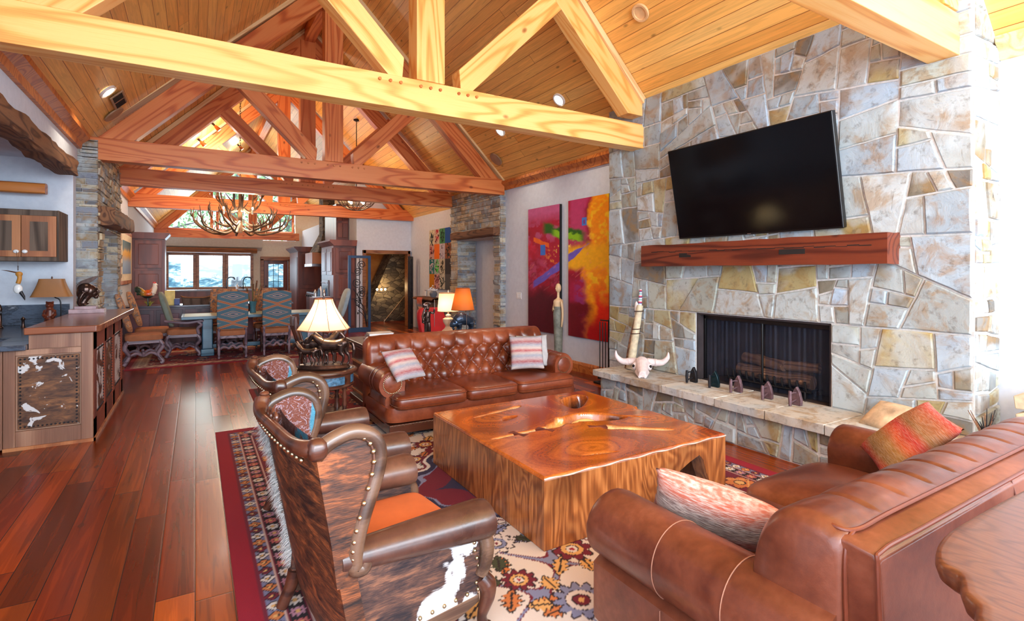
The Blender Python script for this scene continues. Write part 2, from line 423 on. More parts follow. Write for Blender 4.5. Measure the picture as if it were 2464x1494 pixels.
def hide(name, white_thr, brown=(112,72,44), dark=(44,28,24), sc=1.6, grad=None):
    m = Mat(name, .55)
    v = m.co(jitter=True)
    w = m.noise(m.co(), sc, 4, .55, .7)
    if grad: # more white towards a local direction
        sep = m.n('ShaderNodeSeparateXYZ', {0: m.co()})
        k = m.math('ADD', m.math('MULTIPLY', sep.outputs[0], grad[0]), m.math('MULTIPLY', sep.outputs[2], grad[2]))
        w = m.math('ADD', w, m.math('ADD', k, grad[3]))
    b = m.noise(m.co((1, 1, 3.4)), 5, 6, .65, .8)
    fine = m.noise(m.co((4, 4, 40)), 6, 3)
    c = m.ramp(m.math('ADD', b, m.math('MULTIPLY', m.math('SUBTRACT', fine, .5), .35)), [(.36, lin(*dark)), (.52, lin(*[int((a+d)/2) for a, d in zip(brown, dark)])), (.66, lin(*brown))])
    edge = m.math('ADD', w, m.math('MULTIPLY', m.math('SUBTRACT', fine, .5), .06))
    c = m.mix(m.ramp(edge, [(white_thr-.012, (0,0,0,1)), (white_thr+.012, (1,1,1,1))]), c, lin(206,204,206))
    m.col(c).bump(fine, .25, .004)
    return m.m
HIDE = hide('brindle cowhide', .80, (150,82,42), (30,18,16), 1.5)
HIDE_SIDE = hide('brindle and white cowhide', .545, (128,84,62), (30,22,28), 3.2, grad=(.42, 0, -.12, -.19))
HIDE_BAR = hide('brown and white cowhide', .605, (140,92,54), (62,36,24), 10.)
HIDE_WHITE = hide('white and brown cowhide', .47, (120,66,44), (60,30,24), 5.)
m = Mat('tooled leather', .35, coat=.2)
nn = m.noise(m.co(), 20, 5, .6, 2.2); sn = m.math('SINE', m.math('MULTIPLY', nn, 30.)); bn = m.noise(m.co((1, 1, .5)), 5, 2, .5, .6)
c = m.ramp(sn, [(.3, lin(112,58,44)), (.75, lin(140,82,66)), (.95, lin(150,140,156))])
c = m.mix(m.ramp(bn, [(.5, (0,0,0,1)), (.53, (1,1,1,1)), (.57, (1,1,1,1)), (.60, (0,0,0,1))]), c, lin(70,140,168))
m.col(c).bump(sn, .5, .006); TOOLED = m.m
ATTR = Mat('coloured weave', .9); ATTR.col(ATTR.attr()).bump(ATTR.noise(ATTR.co(), 160, 3), .35, .004); RUGM = ATTR.m
PAINTM = Mat('painted canvas', .6, spec=.25); PAINTM.col(PAINTM.attr()).bump(PAINTM.noise(PAINTM.co(), 30, 6, .7, 1.), .25, .006); PAINTM = PAINTM.m
GLOSSATTR = Mat('glazed colours', .25, coat=.3); GLOSSATTR.col(GLOSSATTR.attr()); GLOSSATTR = GLOSSATTR.m
def stripes(name, stops, axis=2, sc=2.6, nz=.14):
    m = Mat(name, .95)
    sep = m.n('ShaderNodeSeparateXYZ', {0: m.co(jitter=False)})
    wob = m.noise(m.co((6,6,6)), 1.2, 4); st = m.noise(m.co((10, 10, 70) if axis == 2 else (10, 70, 10)), 3, 3)
    k = m.math('ADD', m.math('MULTIPLY', sep.outputs[axis], sc), m.math('MULTIPLY', m.math('SUBTRACT', wob, .5), .10))
    k = m.math('FRACT', m.math('ADD', k, .5))
    c = m.ramp(k, stops)
    c = m.mix(m.ramp(st, [(.4, (0,0,0,1)), (.66, (nz*2,)*3+(1,))]), c, lin(214,200,190))
    m.col(c).bump(st, .6, .006)
    return m.m
STR_A = stripes('rose and blue grey stripes', [(0, lin(152,70,76)), (.14, lin(176,150,150)), (.3, lin(140,146,160)), (.44, lin(186,166,160)), (.56, lin(166,64,72)), (.68, lin(196,176,166)), (.84, lin(150,152,164)), (1., lin(152,70,76))], sc=4.4)
STR_B = stripes('rust and olive stripes', [(0, lin(170,46,40)), (.12, lin(126,96,56)), (.3, lin(150,112,60)), (.42, lin(190,84,44)), (.55, lin(176,42,40)), (.66, lin(140,100,58)), (.85, lin(160,92,56)), (1., lin(170,46,40))], nz=.1)
STR_C = stripes('grey and crimson stripes', [(0, lin(134,110,100)), (.2, lin(160,140,130)), (.36, lin(140,36,42)), (.46, lin(150,130,122)), (.62, lin(112,92,86)), (.78, lin(190,96,72)), (1., lin(134,110,100))], nz=.3)
FUR = plain('pale fur', lin(206,178,146), .95, var=.2, scale=9, bump=.8)
WHITEHAIR = plain('white cow hair', lin(248,246,244), .8, var=.02)
BONE = plain('bleached bone', lin(224,206,204), .6, var=.07, scale=18, bump=.3)
m = Mat('southwest weave', .9)
_s = m.n('ShaderNodeSeparateXYZ', {0: m.co()})
_x = m.math('MULTIPLY', m.math('ABSOLUTE', m.math('SUBTRACT', m.math('FRACT', m.math('ADD', m.math('MULTIPLY', _s.outputs[1], 2.0), .5)), .5)), 2.)
_zz = m.math('MULTIPLY', _s.outputs[2], 3.1)
_z = m.math('MULTIPLY', m.math('ABSOLUTE', m.math('SUBTRACT', m.math('FRACT', _zz), .5)), 2.)
_st = m.math('DIVIDE', m.math('FLOOR', m.math('MULTIPLY', _x, 9.)), 9.)
_k = m.math('MULTIPLY', m.math('ADD', _z, m.math('MULTIPLY', _st, .5)), .66)
m.col(m.ramp(_k, [(0, lin(70,96,110)), (.06, lin(176,146,140)), (.11, lin(84,112,124)), (.20, lin(172,136,122)), (.25, lin(78,108,122)), (.50, lin(178,132,104)), (.55, lin(160,92,60)), (.62, lin(188,126,90)), (.67, lin(80,112,124)), (.90, lin(172,140,128)), (.95, lin(70,104,118))], 'CONSTANT')).bump(m.noise(m.co(), 120, 2), .4, .004); SOUTHWEST = m.m
m = Mat('tapestry', .9); nn = m.noise(m.co(), 14, 3, .6, .6)
m.col(m.ramp(nn, [(.36, lin(92,104,112)), (.46, lin(170,110,70)), (.56, lin(206,150,104)), (.66, lin(84,98,112))])); TAPESTRY = m.m
TANFAB = plain('tan seat fabric', lin(160,98,62), .8)
PALEFAB = plain('pale blue chair fabric', lin(168,184,190), .8)
RED = plain('red upholstery', lin(186,22,30), .6, var=.05)
BOOK = [plain('book '+str(i), lin(*c), .5) for i, c in enumerate([(206,176,176),(222,220,222),(150,150,170),(196,160,150),(230,226,220),(120,70,60)])]
PAPER = plain('paper', lin(232,230,232), .7, var=.02)
LEAF = plain('sunlit leaves', lin(150,206,150), .6, var=.25, scale=3)
# ================================================================== SETTING
struct(box('floor', -6.5, 7.5, -3.2, 26, -.12, 0, FLOOR.m, smooth=False))

def slope(name, origin, xdir, L, y0, y1, up):
    x = Vector(xdir).normalized(); y = Vector((0,1,0)); z = x.cross(y)
    a, b = (0, .1) if up else (-.1, 0)
    o = MB().box(0, L, y0, y1, a, b).build(name, CEIL.m, None, smooth=False)
    M4 = Matrix((x, y, z)).transposed().to_4x4(); M4.translation = Vector(origin); o.matrix_world = M4
    return struct(o)
slope('ceiling_left', (-1.45, 0, 3.16), (1,0,1), 4.86, -3.2, 23.6, True)
slope('ceiling_right', (5.55, 0, 3.02), (-1,0,1), 5.06, -3.2, 23.6, False)
RZ = 6.59  # ridge height
def ceilz(x): return x+4.61 if x < 1.98 else 8.57-x

# walls
struct(box('wall_right', 5.25, 5.45, -3.2, 9.0, 0, 3.34, PLASTER, smooth=False))
struct(box('wall_right_far', 5.42, 5.6, 11.3, 14.9, 0, 3.34, PLASTER, smooth=False))
mb = MB(); mb.box(-1.49, -1.29, -3.2, 8.62, 2.86, 3.34); mb.box(-1.49, -1.29, -3.2, 2.2, 0, 2.86)
struct(mb.build('wall_left', PLASTER, smooth=False))
struct(box('wall_left_far', -1.49, -1.29, 11.3, 23.5, 0, 3.34, PLASTER, smooth=False))
# bar alcove
struct(box('wall_alcove_back', -5.2, -1.33, 8.62, 8.8, 0, 3.0, PLASTER, smooth=False))
struct(box('wall_alcove_side', -5.2, -5.0, 2.0, 8.62, 0, 3.0, PLASTER, smooth=False))
struct(box('wall_alcove_front', -5.2, -1.49, 2.0, 2.2, 0, 3.0, PLASTER, smooth=False))
struct(box('ceiling_alcove', -5.2, -1.49, 2.0, 8.8, 3.0, 3.1, PLASTER, smooth=False))

# ---- far gable wall: kitchen windows, glazed gable, garden door
def holes_wall(name, y0, y1, xs, zs, solid, mat):
    mb = MB()
    for i in range(len(xs)-1):
        for j in range(len(zs)-1):
            if solid(i, j): mb.box(xs[i], xs[i+1], y0, y1, zs[j], zs[j+1])
    return struct(mb.build(name, mat, smooth=False))
WX = (-.95, 2.0); DX = (2.36, 3.32)
holes_wall('wall_far', 23.5, 23.7, [-1.3, WX[0], WX[1], DX[0], DX[1], 5.3], [0, .92, 2.08, 2.32, 2.86], lambda i, j: not ((i == 1 and j in (1, 2)) or (i == 3 and j < 2)), CREAM)
# gable above: solid triangle pieces left and right of the glass
def gablepoly(name, poly, mat, y0=23.5, y1=23.7): return struct(MB().prism(poly, y0, y1, 'y').build(name, mat, smooth=False))
gablepoly('wall_far_gable', [(-1.3,2.86),(-1.3,3.31),(-.9,3.7),(-.9,2.86)], CREAM)
gablepoly('wall_far_gable_side', [(5.3,2.86),(3.6,2.86),(3.6,4.95),(5.3,3.27)], CREAM)

def window(name, x0, x1, z0, z1, y, cols, rows, mat, fr=.09, bar=.045, dep=.12):
    r = bpy.data.objects.new(name, None); C.objects.link(r); r['kind'] = 'structure'
    mb = MB(); mb.box(x0-fr, x0, y-dep, y+.1, z0-fr, z1+fr); mb.box(x1, x1+fr, y-dep, y+.1, z0-fr, z1+fr)
    mb.box(x0, x1, y-dep, y+.1, z1, z1+fr); mb.box(x0, x1, y-dep, y+.1, z0-fr, z0)
    mb.build('frame', mat, r, bevel=.008)
    w = (x1-x0)/cols; h = (z1-z0)/rows
    mb = MB()
    for i in range(1, cols): mb.box(x0+i*w-bar/2, x0+i*w+bar/2, y-.03, y+.03, z0, z1)
    for j in range(1, rows): mb.box(x0, x1, y-.025, y+.025, z0+j*h-bar/2, z0+j*h+bar/2)
    if cols*rows > 1: mb.build('mullion', mat, r, bevel=.004)
    box('pane', x0, x1, y-.004, y+.004, z0, z1, GLASS, r, smooth=False)
    return r
ww = (WX[1]-WX[0])/3
for i in range(3):
    window('window_%d' % (i+1), WX[0]+i*ww+.10, WX[0]+(i+1)*ww-.10, 1.0, 2.22, 23.5, 1, 1, W_DARKTRIM, fr=.1)
# gable glazing, one window per bay between posts
def tri_window(name, poly, y=23.5):
    r = bpy.data.objects.new(name, None); C.objects.link(r); r['kind'] = 'structure'
    MB().prism(poly, y-.004, y+.004, 'y').build('pane', GLASS, r, smooth=False)
    mb = MB(); n = len(poly)
    for i in range(n):
        a = Vector((poly[i][0], y, poly[i][1])); b = Vector((poly[(i+1) % n][0], y, poly[(i+1) % n][1]))
        mb.cyl(a, b, .05, n=4)
    mb.build('frame', W_BEAM2, r, smooth=False)
tri_window('window_4', [(-.9,3.2),(.55,3.2),(.55,5.1),(-.9,3.66)])
tri_window('window_5', [(.75,3.2),(1.95,3.2),(1.95,6.4),(.75,5.3)])
tri_window('window_6', [(2.1,3.2),(3.5,3.2),(3.5,4.95),(2.1,6.35)])
# garden door
d = bpy.data.objects.new('door_1', None); C.objects.link(d); d['kind'] = 'structure'
mb = MB(); mb.box(DX[0]-.1, DX[0]+.02, 23.36, 23.6, 0, 2.1); mb.box(DX[1]-.02, DX[1]+.1, 23.36, 23.6, 0, 2.1); mb.box(DX[0]-.1, DX[1]+.1, 23.36, 23.6, 2.04, 2.2)
mb.build('frame', W_DARKTRIM, d, bevel=.01)
mb = MB(); mb.box(DX[0]+.03, DX[0]+.2, 23.45, 23.52, 0, 2.04); mb.box(DX[1]-.2, DX[1]-.03, 23.45, 23.52, 0, 2.04); mb.box(DX[0]+.2, DX[1]-.2, 23.45, 23.52, 1.9, 2.04); mb.box(DX[0]+.2, DX[1]-.2, 23.45, 23.52, 0, .95)
mb.build('leaf', W_CHERRY, d, bevel=.006)
mb = MB()
for i in range(1, 3): mb.box(DX[0]+.2+i*.187-.008, DX[0]+.2+i*.187+.008, 23.46, 23.5, .95, 1.9)
for j in range(1, 4): mb.box(DX[0]+.2, DX[1]-.2, 23.46, 23.5, .95+j*.2375-.008, .95+j*.2375+.008)
mb.build('muntin', DARK, d)
box('pane', DX[0]+.2, DX[1]-.2, 23.485, 23.49, .95, 1.9, GLASS, d, smooth=False)
MB().sph((DX[0]+.11, 23.42, 1.0), .03).build('handle', BRONZE, d)

# soffit and pelmet shelf over the kitchen windows
struct(MB().prism([(23.5,2.86),(22.9,2.86),(23.1,2.55),(23.5,2.42)], -1.25, 2.3, 'x').build('trim_1', CREAM, smooth=False))
struct(MB().prism([(23.5,2.32),(22.98,2.32),(22.9,2.44),(23.02,2.5),(23.5,2.42)], -1.2, 2.1, 'x').build('trim_2', W_DARKTRIM, smooth=False))

# ---- block wall beside the kitchen, with the doorway to the stair hall
holes_wall('wall_hall', 14.72, 14.9, [3.84, 4.08, 5.3, 5.45], [0, 2.12, 3.30], lambda i, j: not (i == 1 and j == 0), PLASTER)
struct(MB().prism([(3.84,3.3),(5.35,3.3),(3.84,4.7)], 14.74, 14.88, 'y').build('wall_hall_gable', PLASTER, smooth=False))
struct(box('wall_kitchen_right', 3.85, 4.0, 14.9, 23.5, 0, 3.3, PLASTER, smooth=False))
dm = MB(); dm.box(4.0, 4.09, 14.64, 14.9, 0, 2.2); dm.box(5.29, 5.38, 14.64, 14.9, 0, 2.2); dm.box(4.0, 5.38, 14.64, 14.9, 2.1, 2.2)
struct(dm.build('trim_3', W_DARKTRIM, bevel=.01))
struct(box('wall_stair_back', 4.0, 7.4, 17.6, 17.7, 0, 3.2, OCHRE, smooth=False))
struct(box('wall_stair_side', 7.3, 7.4, 14.9, 17.6, 0, 3.2, OCHRE, smooth=False))
struct(box('wall_stair_front', 5.45, 7.4, 14.8, 14.9, 0, 3.2, OCHRE, smooth=False))
struct(box('ceiling_stair', 4.0, 7.4, 14.9, 17.7, 3.2, 3.3, OCHRE, smooth=False))

# crown and base mouldings
struct(MB().prism([(-1.29,3.17),(-1.25,3.17),(-1.235,3.24),(-1.16,3.30),(-1.16,3.36),(-1.29,3.36)], -3.1, 8.62, 'y').build('trim_4', W_TRIM, smooth=False))
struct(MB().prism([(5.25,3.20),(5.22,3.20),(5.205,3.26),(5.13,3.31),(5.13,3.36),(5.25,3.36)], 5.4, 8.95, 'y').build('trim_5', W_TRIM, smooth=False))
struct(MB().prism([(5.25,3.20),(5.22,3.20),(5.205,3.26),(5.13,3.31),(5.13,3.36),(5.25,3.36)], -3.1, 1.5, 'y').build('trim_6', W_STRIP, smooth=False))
struct(MB().prism([(5.42,3.20),(5.39,3.20),(5.37,3.26),(5.30,3.31),(5.30,3.36),(5.42,3.36)], 11.36, 14.4, 'y').build('trim_7', W_TRIM, smooth=False))
struct(MB().prism([(-1.29,3.17),(-1.25,3.17),(-1.235,3.24),(-1.16,3.30),(-1.16,3.36),(-1.29,3.36)], 11.4, 23.4, 'y').build('trim_8', W_TRIM, smooth=False))
struct(MB().prism([(5.25,0),(5.225,0),(5.225,.12),(5.235,.15),(5.25,.16)], 5.4, 8.95, 'y').build('baseboard_right', W_TRIM, smooth=False))
struct(MB().prism([(5.25,0),(5.225,0),(5.225,.12),(5.235,.15),(5.25,.16)], -3.1, 1.5, 'y').build('baseboard_right_near', W_TRIM, smooth=False))

# ================================================================== ROOF TRUSSES
TRUSS_G = 'fir roof trusses'
def truss(Y, zb, x0, x1, wood, label, th=.2, h=.30, king=True, base=1.98, struts=True):
    t = T('roof_truss', label, 'roof truss', (base, Y+th/2, zb), 0, TRUSS_G, 'thing')
    L = lambda x, z: (x-base, 0, z-zb)
    beam('tie_beam', L(x0, zb+h/2), L(x1, zb+h/2), th, h, wood, t)
    zt = zb+h
    for s in (-1, 1):
        xe = x0+.02 if s < 0 else x1-.02
        # rafter lies just below the ceiling; its centre line is .20 under it
        off = .205*math.sqrt(2)
        xa = max(x0+.06, zt+off-4.61) if s < 0 else min(x1-.06, 8.57-off-zt)
        a = L(xa, ceilz(xa)-off); b = L(1.98, RZ-off)
        hh = .28
        q = hh/2
        beam('rafter', a, b, th-.01, hh, wood, t, ends=((q, -q), (-q, q)) if s < 0 else ((q, -q), (-q, q)), up=(0,0,1))
        o2 = .04*math.sqrt(2)
        a2 = L(xa-s*-.0, ceilz(xa)-o2); 
        xs_ = x0+.0 if s < 0 else x1-.0
        beam('batten', L(xs_, max(ceilz(xs_)-o2, zt-.02)), L(1.98, RZ-o2), th+.07, .07, W_STRIP, t)
    if king:
        beam('king_post', L(1.955, zt), L(1.955, RZ-.33), th+.03, .29, wood, t, up=(1,0,0))
        if struts:
            for s in (-1, 1):
                a = L(1.98+s*.30, zt+.03); b = L(1.98+s*1.78, zt+.03+1.48)
                beam('strut', a, b, th-.02, .24, wood, t, ends=((-.10, .10), (0, 0)) if s > 0 else ((-.10, .10), (0, 0)))
    k = 0
    for g in (-1, 0, 1):
        for i in (-1, 0, 1):
            p = L(1.955+g*.40+i*.10, zb+h*.80)
            MB().cyl((0, .012, 0), (0, -.012, 0), .017, .014, 10).build('peg', W_TRIM, t, loc=(p[0], -th/2-.006, p[2]))
    return t
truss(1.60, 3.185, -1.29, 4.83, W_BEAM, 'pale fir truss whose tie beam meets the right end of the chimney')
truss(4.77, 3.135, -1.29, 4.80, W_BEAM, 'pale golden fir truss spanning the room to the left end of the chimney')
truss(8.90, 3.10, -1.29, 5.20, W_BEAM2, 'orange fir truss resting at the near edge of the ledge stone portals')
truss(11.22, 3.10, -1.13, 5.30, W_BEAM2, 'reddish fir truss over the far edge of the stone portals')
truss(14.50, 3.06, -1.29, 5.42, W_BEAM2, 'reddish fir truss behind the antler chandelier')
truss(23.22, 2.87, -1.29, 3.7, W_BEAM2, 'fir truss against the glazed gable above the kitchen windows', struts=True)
# ridge beam
struct(beam('trim_9', (1.98, -3.1, RZ-.2), (1.98, 23.4, RZ-.2), .2, .3, W_BEAM2))

# ================================================================== STONEWORK
def clip(poly, n, d):
    """keep p.n <= d"""
    out = []
    for i in range(len(poly)):
        a = poly[i]; b = poly[(i+1) % len(poly)]
        da = a[0]*n[0]+a[1]*n[1]-d; db = b[0]*n[0]+b[1]*n[1]-d
        if da <= 0: out.append(a)
        if (da < 0) != (db < 0) and abs(da-db) > 1e-12:
            t = da/(da-db); out.append((a[0]+(b[0]-a[0])*t, a[1]+(b[1]-a[1])*t))
    return out
def area2(p): return sum(p[i][0]*p[(i+1) % len(p)][1]-p[(i+1) % len(p)][0]*p[i][1] for i in range(len(p)))/2
def minedge(p): return min((math.hypot(p[i][0]-p[i-1][0], p[i][1]-p[i-1][1]) for i in range(len(p))), default=0)
def split(poly, R, amin, amax):
    A = abs(area2(poly))
    if len(poly) < 3 or A < 1e-4: return []
    if A < amin or (A < amax and R.random() < .45): return [poly]
    cx = sum(p[0] for p in poly)/len(poly); cy = sum(p[1] for p in poly)/len(poly)
    xs = [p[0] for p in poly]; ys = [p[1] for p in poly]
    w = max(xs)-min(xs); h = max(ys)-min(ys)
    ang = (0 if w > h*1.05 else PI/2)
    ang += R.choice([R.gauss(0, .06), R.gauss(0, .14), R.gauss(0, .14), R.gauss(0, .38)])
    n = (math.cos(ang), math.sin(ang))
    k = R.uniform(-.22, .22)*min(w, h)
    d = cx*n[0]+cy*n[1]+k
    for tr in range(8):
        a = clip(poly, n, d); b = clip(poly, (-n[0], -n[1]), -d)
        if min(minedge(a), minedge(b)) > .055 and len(a) > 3 and len(b) > 3: break
        ang = (0 if w > h*1.05 else PI/2)+R.gauss(0, .2); n = (math.cos(ang), math.sin(ang)); d = cx*n[0]+cy*n[1]+R.uniform(-.25, .25)*min(w, h)
    return split(clip(poly, n, d), R, amin, amax)+split(clip(poly, (-n[0], -n[1]), -d), R, amin, amax)
def inset(poly, g):
    if area2(poly) < 0: poly = poly[::-1]
    q = poly[:]
    for i in range(len(poly)):
        a = poly[i]; b = poly[(i+1) % len(poly)]
        dx, dy = b[0]-a[0], b[1]-a[1]; L = math.hypot(dx, dy)
        if L < 1e-6: continue
        n = (dy/L, -dx/L); q = clip(q, n, a[0]*n[0]+a[1]*n[1]-g)
        if len(q) < 3: return []
    return q
PAL = [lin(*c) for c in [(180,184,178),(192,194,188),(168,176,180),(178,190,198),(188,176,138),(180,158,106),(146,134,112),(184,184,168),(164,164,154),(198,200,194),(132,126,116),(172,184,194),(186,190,184),(166,178,184)]]
def stones(name, regions, to3, mat, parent, seed, amin=.03, amax=.14, gap=.012, tmin=.024, tmax=.042, mortar_h=.014, dark=None):
    R = random.Random(seed); mb = MB(); cols = []
    for reg in regions:
        for p in split(reg, R, amin, amax):
            q = inset(p, gap)
            if len(q) < 3: continue
            e = []
            for i in range(len(q)):
                a = q[i]; b = q[(i+1) % len(q)]; L = math.hypot(b[0]-a[0], b[1]-a[1]); k = max(1, int(L/.07))
                for j in range(k):
                    t = j/k; x = a[0]+(b[0]-a[0])*t; y = a[1]+(b[1]-a[1])*t
                    nv = mnoise.noise_vector(Vector((x*9, y*9, seed)))
                    e.append((x+nv.x*.006, y+nv.y*.006))
            cx = sum(v[0] for v in e)/len(e); cy = sum(v[1] for v in e)/len(e)
            t = R.uniform(tmin, tmax); tx, ty = R.gauss(0, .006), R.gauss(0, .006)
            sz = max(abs(v[0]-cx)+abs(v[1]-cy) for v in e)
            f = 1-.02/max(sz, .06)
            n = len(e)
            vs = [to3(x, y, 0) for x, y in e]
            vs += [to3(x, y, t*.75+(x-cx)*tx+(y-cy)*ty) for x, y in e]
            vs += [to3(cx+(x-cx)*f, cy+(y-cy)*f, t+(x-cx)*tx+(y-cy)*ty+.006*mnoise.noise(Vector((x*14, y*14, 3.3)))) for x, y in e]
            c0 = f*.5
            vs += [to3(cx+(x-cx)*c0, cy+(y-cy)*c0, t+(x-cx)*c0*tx+(y-cy)*c0*ty+.012*mnoise.noise(Vector((x*8, y*8, 7.3)))) for x, y in e]
            fs = []
            for r in range(3):
                for i in range(n): fs.append((r*n+i, r*n+(i+1) % n, (r+1)*n+(i+1) % n, (r+1)*n+i))
            fs.append(tuple(3*n+i for i in range(n)))
            mb.add(vs, fs)
            c = R.choice(PAL); c = (c[0]*.86, c[1]*.92, c[2], 1); k = R.uniform(.82, 1.1)
            if dark: k *= dark
            cols += [(c[0]*k, c[1]*k, c[2]*k, 1)]*len(fs)
    o = mb.build(name, mat, parent, smooth=True, ang=32)
    facecol(o, cols)
    return o
def ledge(name, rects, to3, parent, seed, warm=0.):
    R = random.Random(seed); mb = MB(); cols = []
    P = [lin(*c) for c in [(176,166,150),(196,182,158),(150,150,152),(206,192,166),(140,142,150),(184,176,166),(162,148,128),(120,120,124)]]
    for (u0, u1, v0, v1) in rects:
        v = v0
        while v < v1-.005:
            h = R.choice([.035, .05, .06, .08, .1]); h = min(h, v1-v)
            if v1-(v+h) < .02: h = v1-v
            u = u0
            while u < u1-.002:
                w = R.uniform(.14, .46)
                if u1-(u+w) < .1: w = u1-u
                d = R.uniform(.004, .045); g = .003
                a, b, c_, e = u+g, u+w-g, v+g, v+h-g
                vs = [to3(a,c_,0),to3(b,c_,0),to3(b,e,0),to3(a,e,0),to3(a+.004,c_+.004,d*R.uniform(.6,1)),to3(b-.004,c_+.004,d*R.uniform(.6,1)),to3(b-.004,e-.004,d),to3(a+.004,e-.004,d*R.uniform(.7,1))]
                fs = [(4,5,6,7),(0,1,5,4),(1,2,6,5),(2,3,7,6),(3,0,4,7)]
                mb.add(vs, fs); cc = R.choice(P); k = R.uniform(.8, 1.1)
                cc = (cc[0]*k*(1+.12*warm), cc[1]*k, cc[2]*k*(1-.2*warm), 1); cols += [cc]*5
                u += w
            v += h
    o = mb.build(name, LEDGE, parent, smooth=False); facecol(o, cols); return o

# ---- ledge stone portals (left to the hall by the bar, right to the hall by the paintings)
def portal(name, side, xf, ya, yb, oa, ob, lz, depth):
    r = bpy.data.objects.new(name, None); C.objects.link(r); r['kind'] = 'structure'
    s = side
    xb = xf+s*depth; top = 3.36
    c = MB(); x0, x1 = min(xf+s*.02, xb), max(xf+s*.02, xb)
    c.box(x0, x1, ya, oa, 0, lz); c.box(x0, x1, ob, yb, 0, lz); c.box(x0, x1, ya, yb, lz, top)
    c.build('core', MORTAR, r, smooth=False)
    # face toward the room
    ledge('stone_face', [(ya, oa, 0, lz), (ob, yb, 0, lz), (ya, yb, lz, top)], lambda u, v, h: (xf-s*h+s*.02, u, v), r, 3 if s < 0 else 4, .5)
    # ends toward the camera: near pier and far jamb
    ledge('stone_end', [(min(xf, xb), max(xf, xb), 0, top)], lambda u, v, h: (u, ya-h, v), r, 5 if s < 0 else 6, -.4)
    ledge('stone_jamb', [(min(xf, xb), max(xf, xb), 0, lz)], lambda u, v, h: (u, ob-h, v), r, 7 if s < 0 else 8, .2 if s < 0 else -.5)
    return r
portal('wall_portal_left', -1, -1.11, 8.9, 11.45, 9.3, 11.0, 2.2, .5)
portal('wall_portal_right', 1, 5.13, 8.97, 11.3, 9.22, 10.92, 2.3, .47)
struct(box('wall_hall_right', 5.62, 5.72, 8.9, 12.0, 0, 3.3, PLASTER, smooth=False))
struct(box('wall_hall_left', -2.6, -2.5, 8.8, 12.0, 0, 3.3, PLASTER, smooth=False))

def rustic_log(name, p0, p1, w, h, label, cat, mat=None, seed=1, jag=.02):
    p0 = Vector(p0); p1 = Vector(p1); L = (p1-p0).length
    R = random.Random(seed)
    def P(u, v):
        a = 2*PI*v; x = (u-.5)*L
        sg = lambda t: math.copysign(abs(t)**.45, t)
        k = 1+jag*8*mnoise.noise(Vector((x*3, math.cos(a)*1.5, math.sin(a)*1.5+seed)))
        return (x, w/2*sg(math.cos(a))*k, h/2*sg(math.sin(a))*k)
    mb = MB().grid(P, 40, 20, cv=True)
    n = len(mb.v)
    mb.f.append(tuple(j*41 for j in range(20))); mb.f.append(tuple(j*41+40 for j in range(20)))
    o = mb.build(name, mat or W_RUSTIC, None, ang=35)
    x = (p1-p0).normalized(); y = Vector((0,0,1)).cross(x).normalized(); z = x.cross(y)
    M4 = Matrix((x, y, z)).transposed().to_4x4(); M4.translation = (p0+p1)/2; o.matrix_world = M4
    return tag(o, label, cat, kind='thing')
rustic_log('lintel_timber', (-1.08, 8.92, 2.36), (-1.08, 11.55, 2.40), .3, .26, 'rough hewn timber lintel in the stone portal beside the bar', 'lintel', seed=2)
rustic_log('lintel_timber', (5.08, 8.98, 2.39), (5.08, 11.0, 2.39), .2, .17, 'dark timber lintel over the stone niche near the wall paintings', 'lintel', seed=5)
rustic_log('alcove_timber', (-1.34, 4.0, 2.82), (-1.34, 8.25, 2.86), .22, .2, 'charred barky timber framing the top of the bar alcove', 'timber', seed=9, jag=.04)
rustic_log('alcove_timber', (-4.6, 8.4, 2.60), (-1.55, 8.4, 2.60), .14, .13, 'slim brown timber across the bar alcove above the wall cabinet', 'timber', W_TRIM, seed=12, jag=.01)

# ================================================================== FIREPLACE
XS = 4.80; FY0, FY1 = 1.52, 5.40; OY0, OY1 = 2.51, 3.97; HZ = .40; OZ = 1.14
fp = T('stone_fireplace', 'tall flagstone chimney and raised hearth rising to the pine ceiling', 'fireplace', (XS, 3.46, 0), 0, None, 'thing')
def F(o): return o
PX = lambda x, y, z: (x-XS, y-3.46, z)
def bx(mb, x0, x1, y0, y1, z0, z1): mb.box(x0-XS, x1-XS, y0-3.46, y1-3.46, z0, z1); return mb
ztop = ceilz(XS)-.02
core = MB(); w = .4
bx(core, XS-.002, 5.24, FY0-.002, OY0, 0, ztop); bx(core, XS-.002, 5.24, OY1, FY1, 0, ztop); bx(core, XS-.002, 5.24, OY0, OY1, OZ, ztop); bx(core, XS+.012, 5.24, OY0, OY1, 0, HZ-.02)
core.build('chimney_core', MORTAR, fp, smooth=False)
regs = [[(FY0,HZ),(OY0,HZ),(OY0,OZ),(FY0,OZ)], [(OY1,HZ),(FY1,HZ),(FY1,OZ),(OY1,OZ)], [(FY0,OZ),(FY1,OZ),(FY1,ztop),(FY0,ztop)]]
stones('chimney_stone', regs, lambda u, v, h: PX(XS+.015-h, u, v), STONE, fp, 21, .03, .15, gap=.008)
stones('chimney_return_stone', [[(XS,HZ),(5.24,HZ),(5.24,3.24),(XS,ztop)]], lambda u, v, h: PX(u, FY0+.015-h, v), STONE, fp, 22, .02, .08)
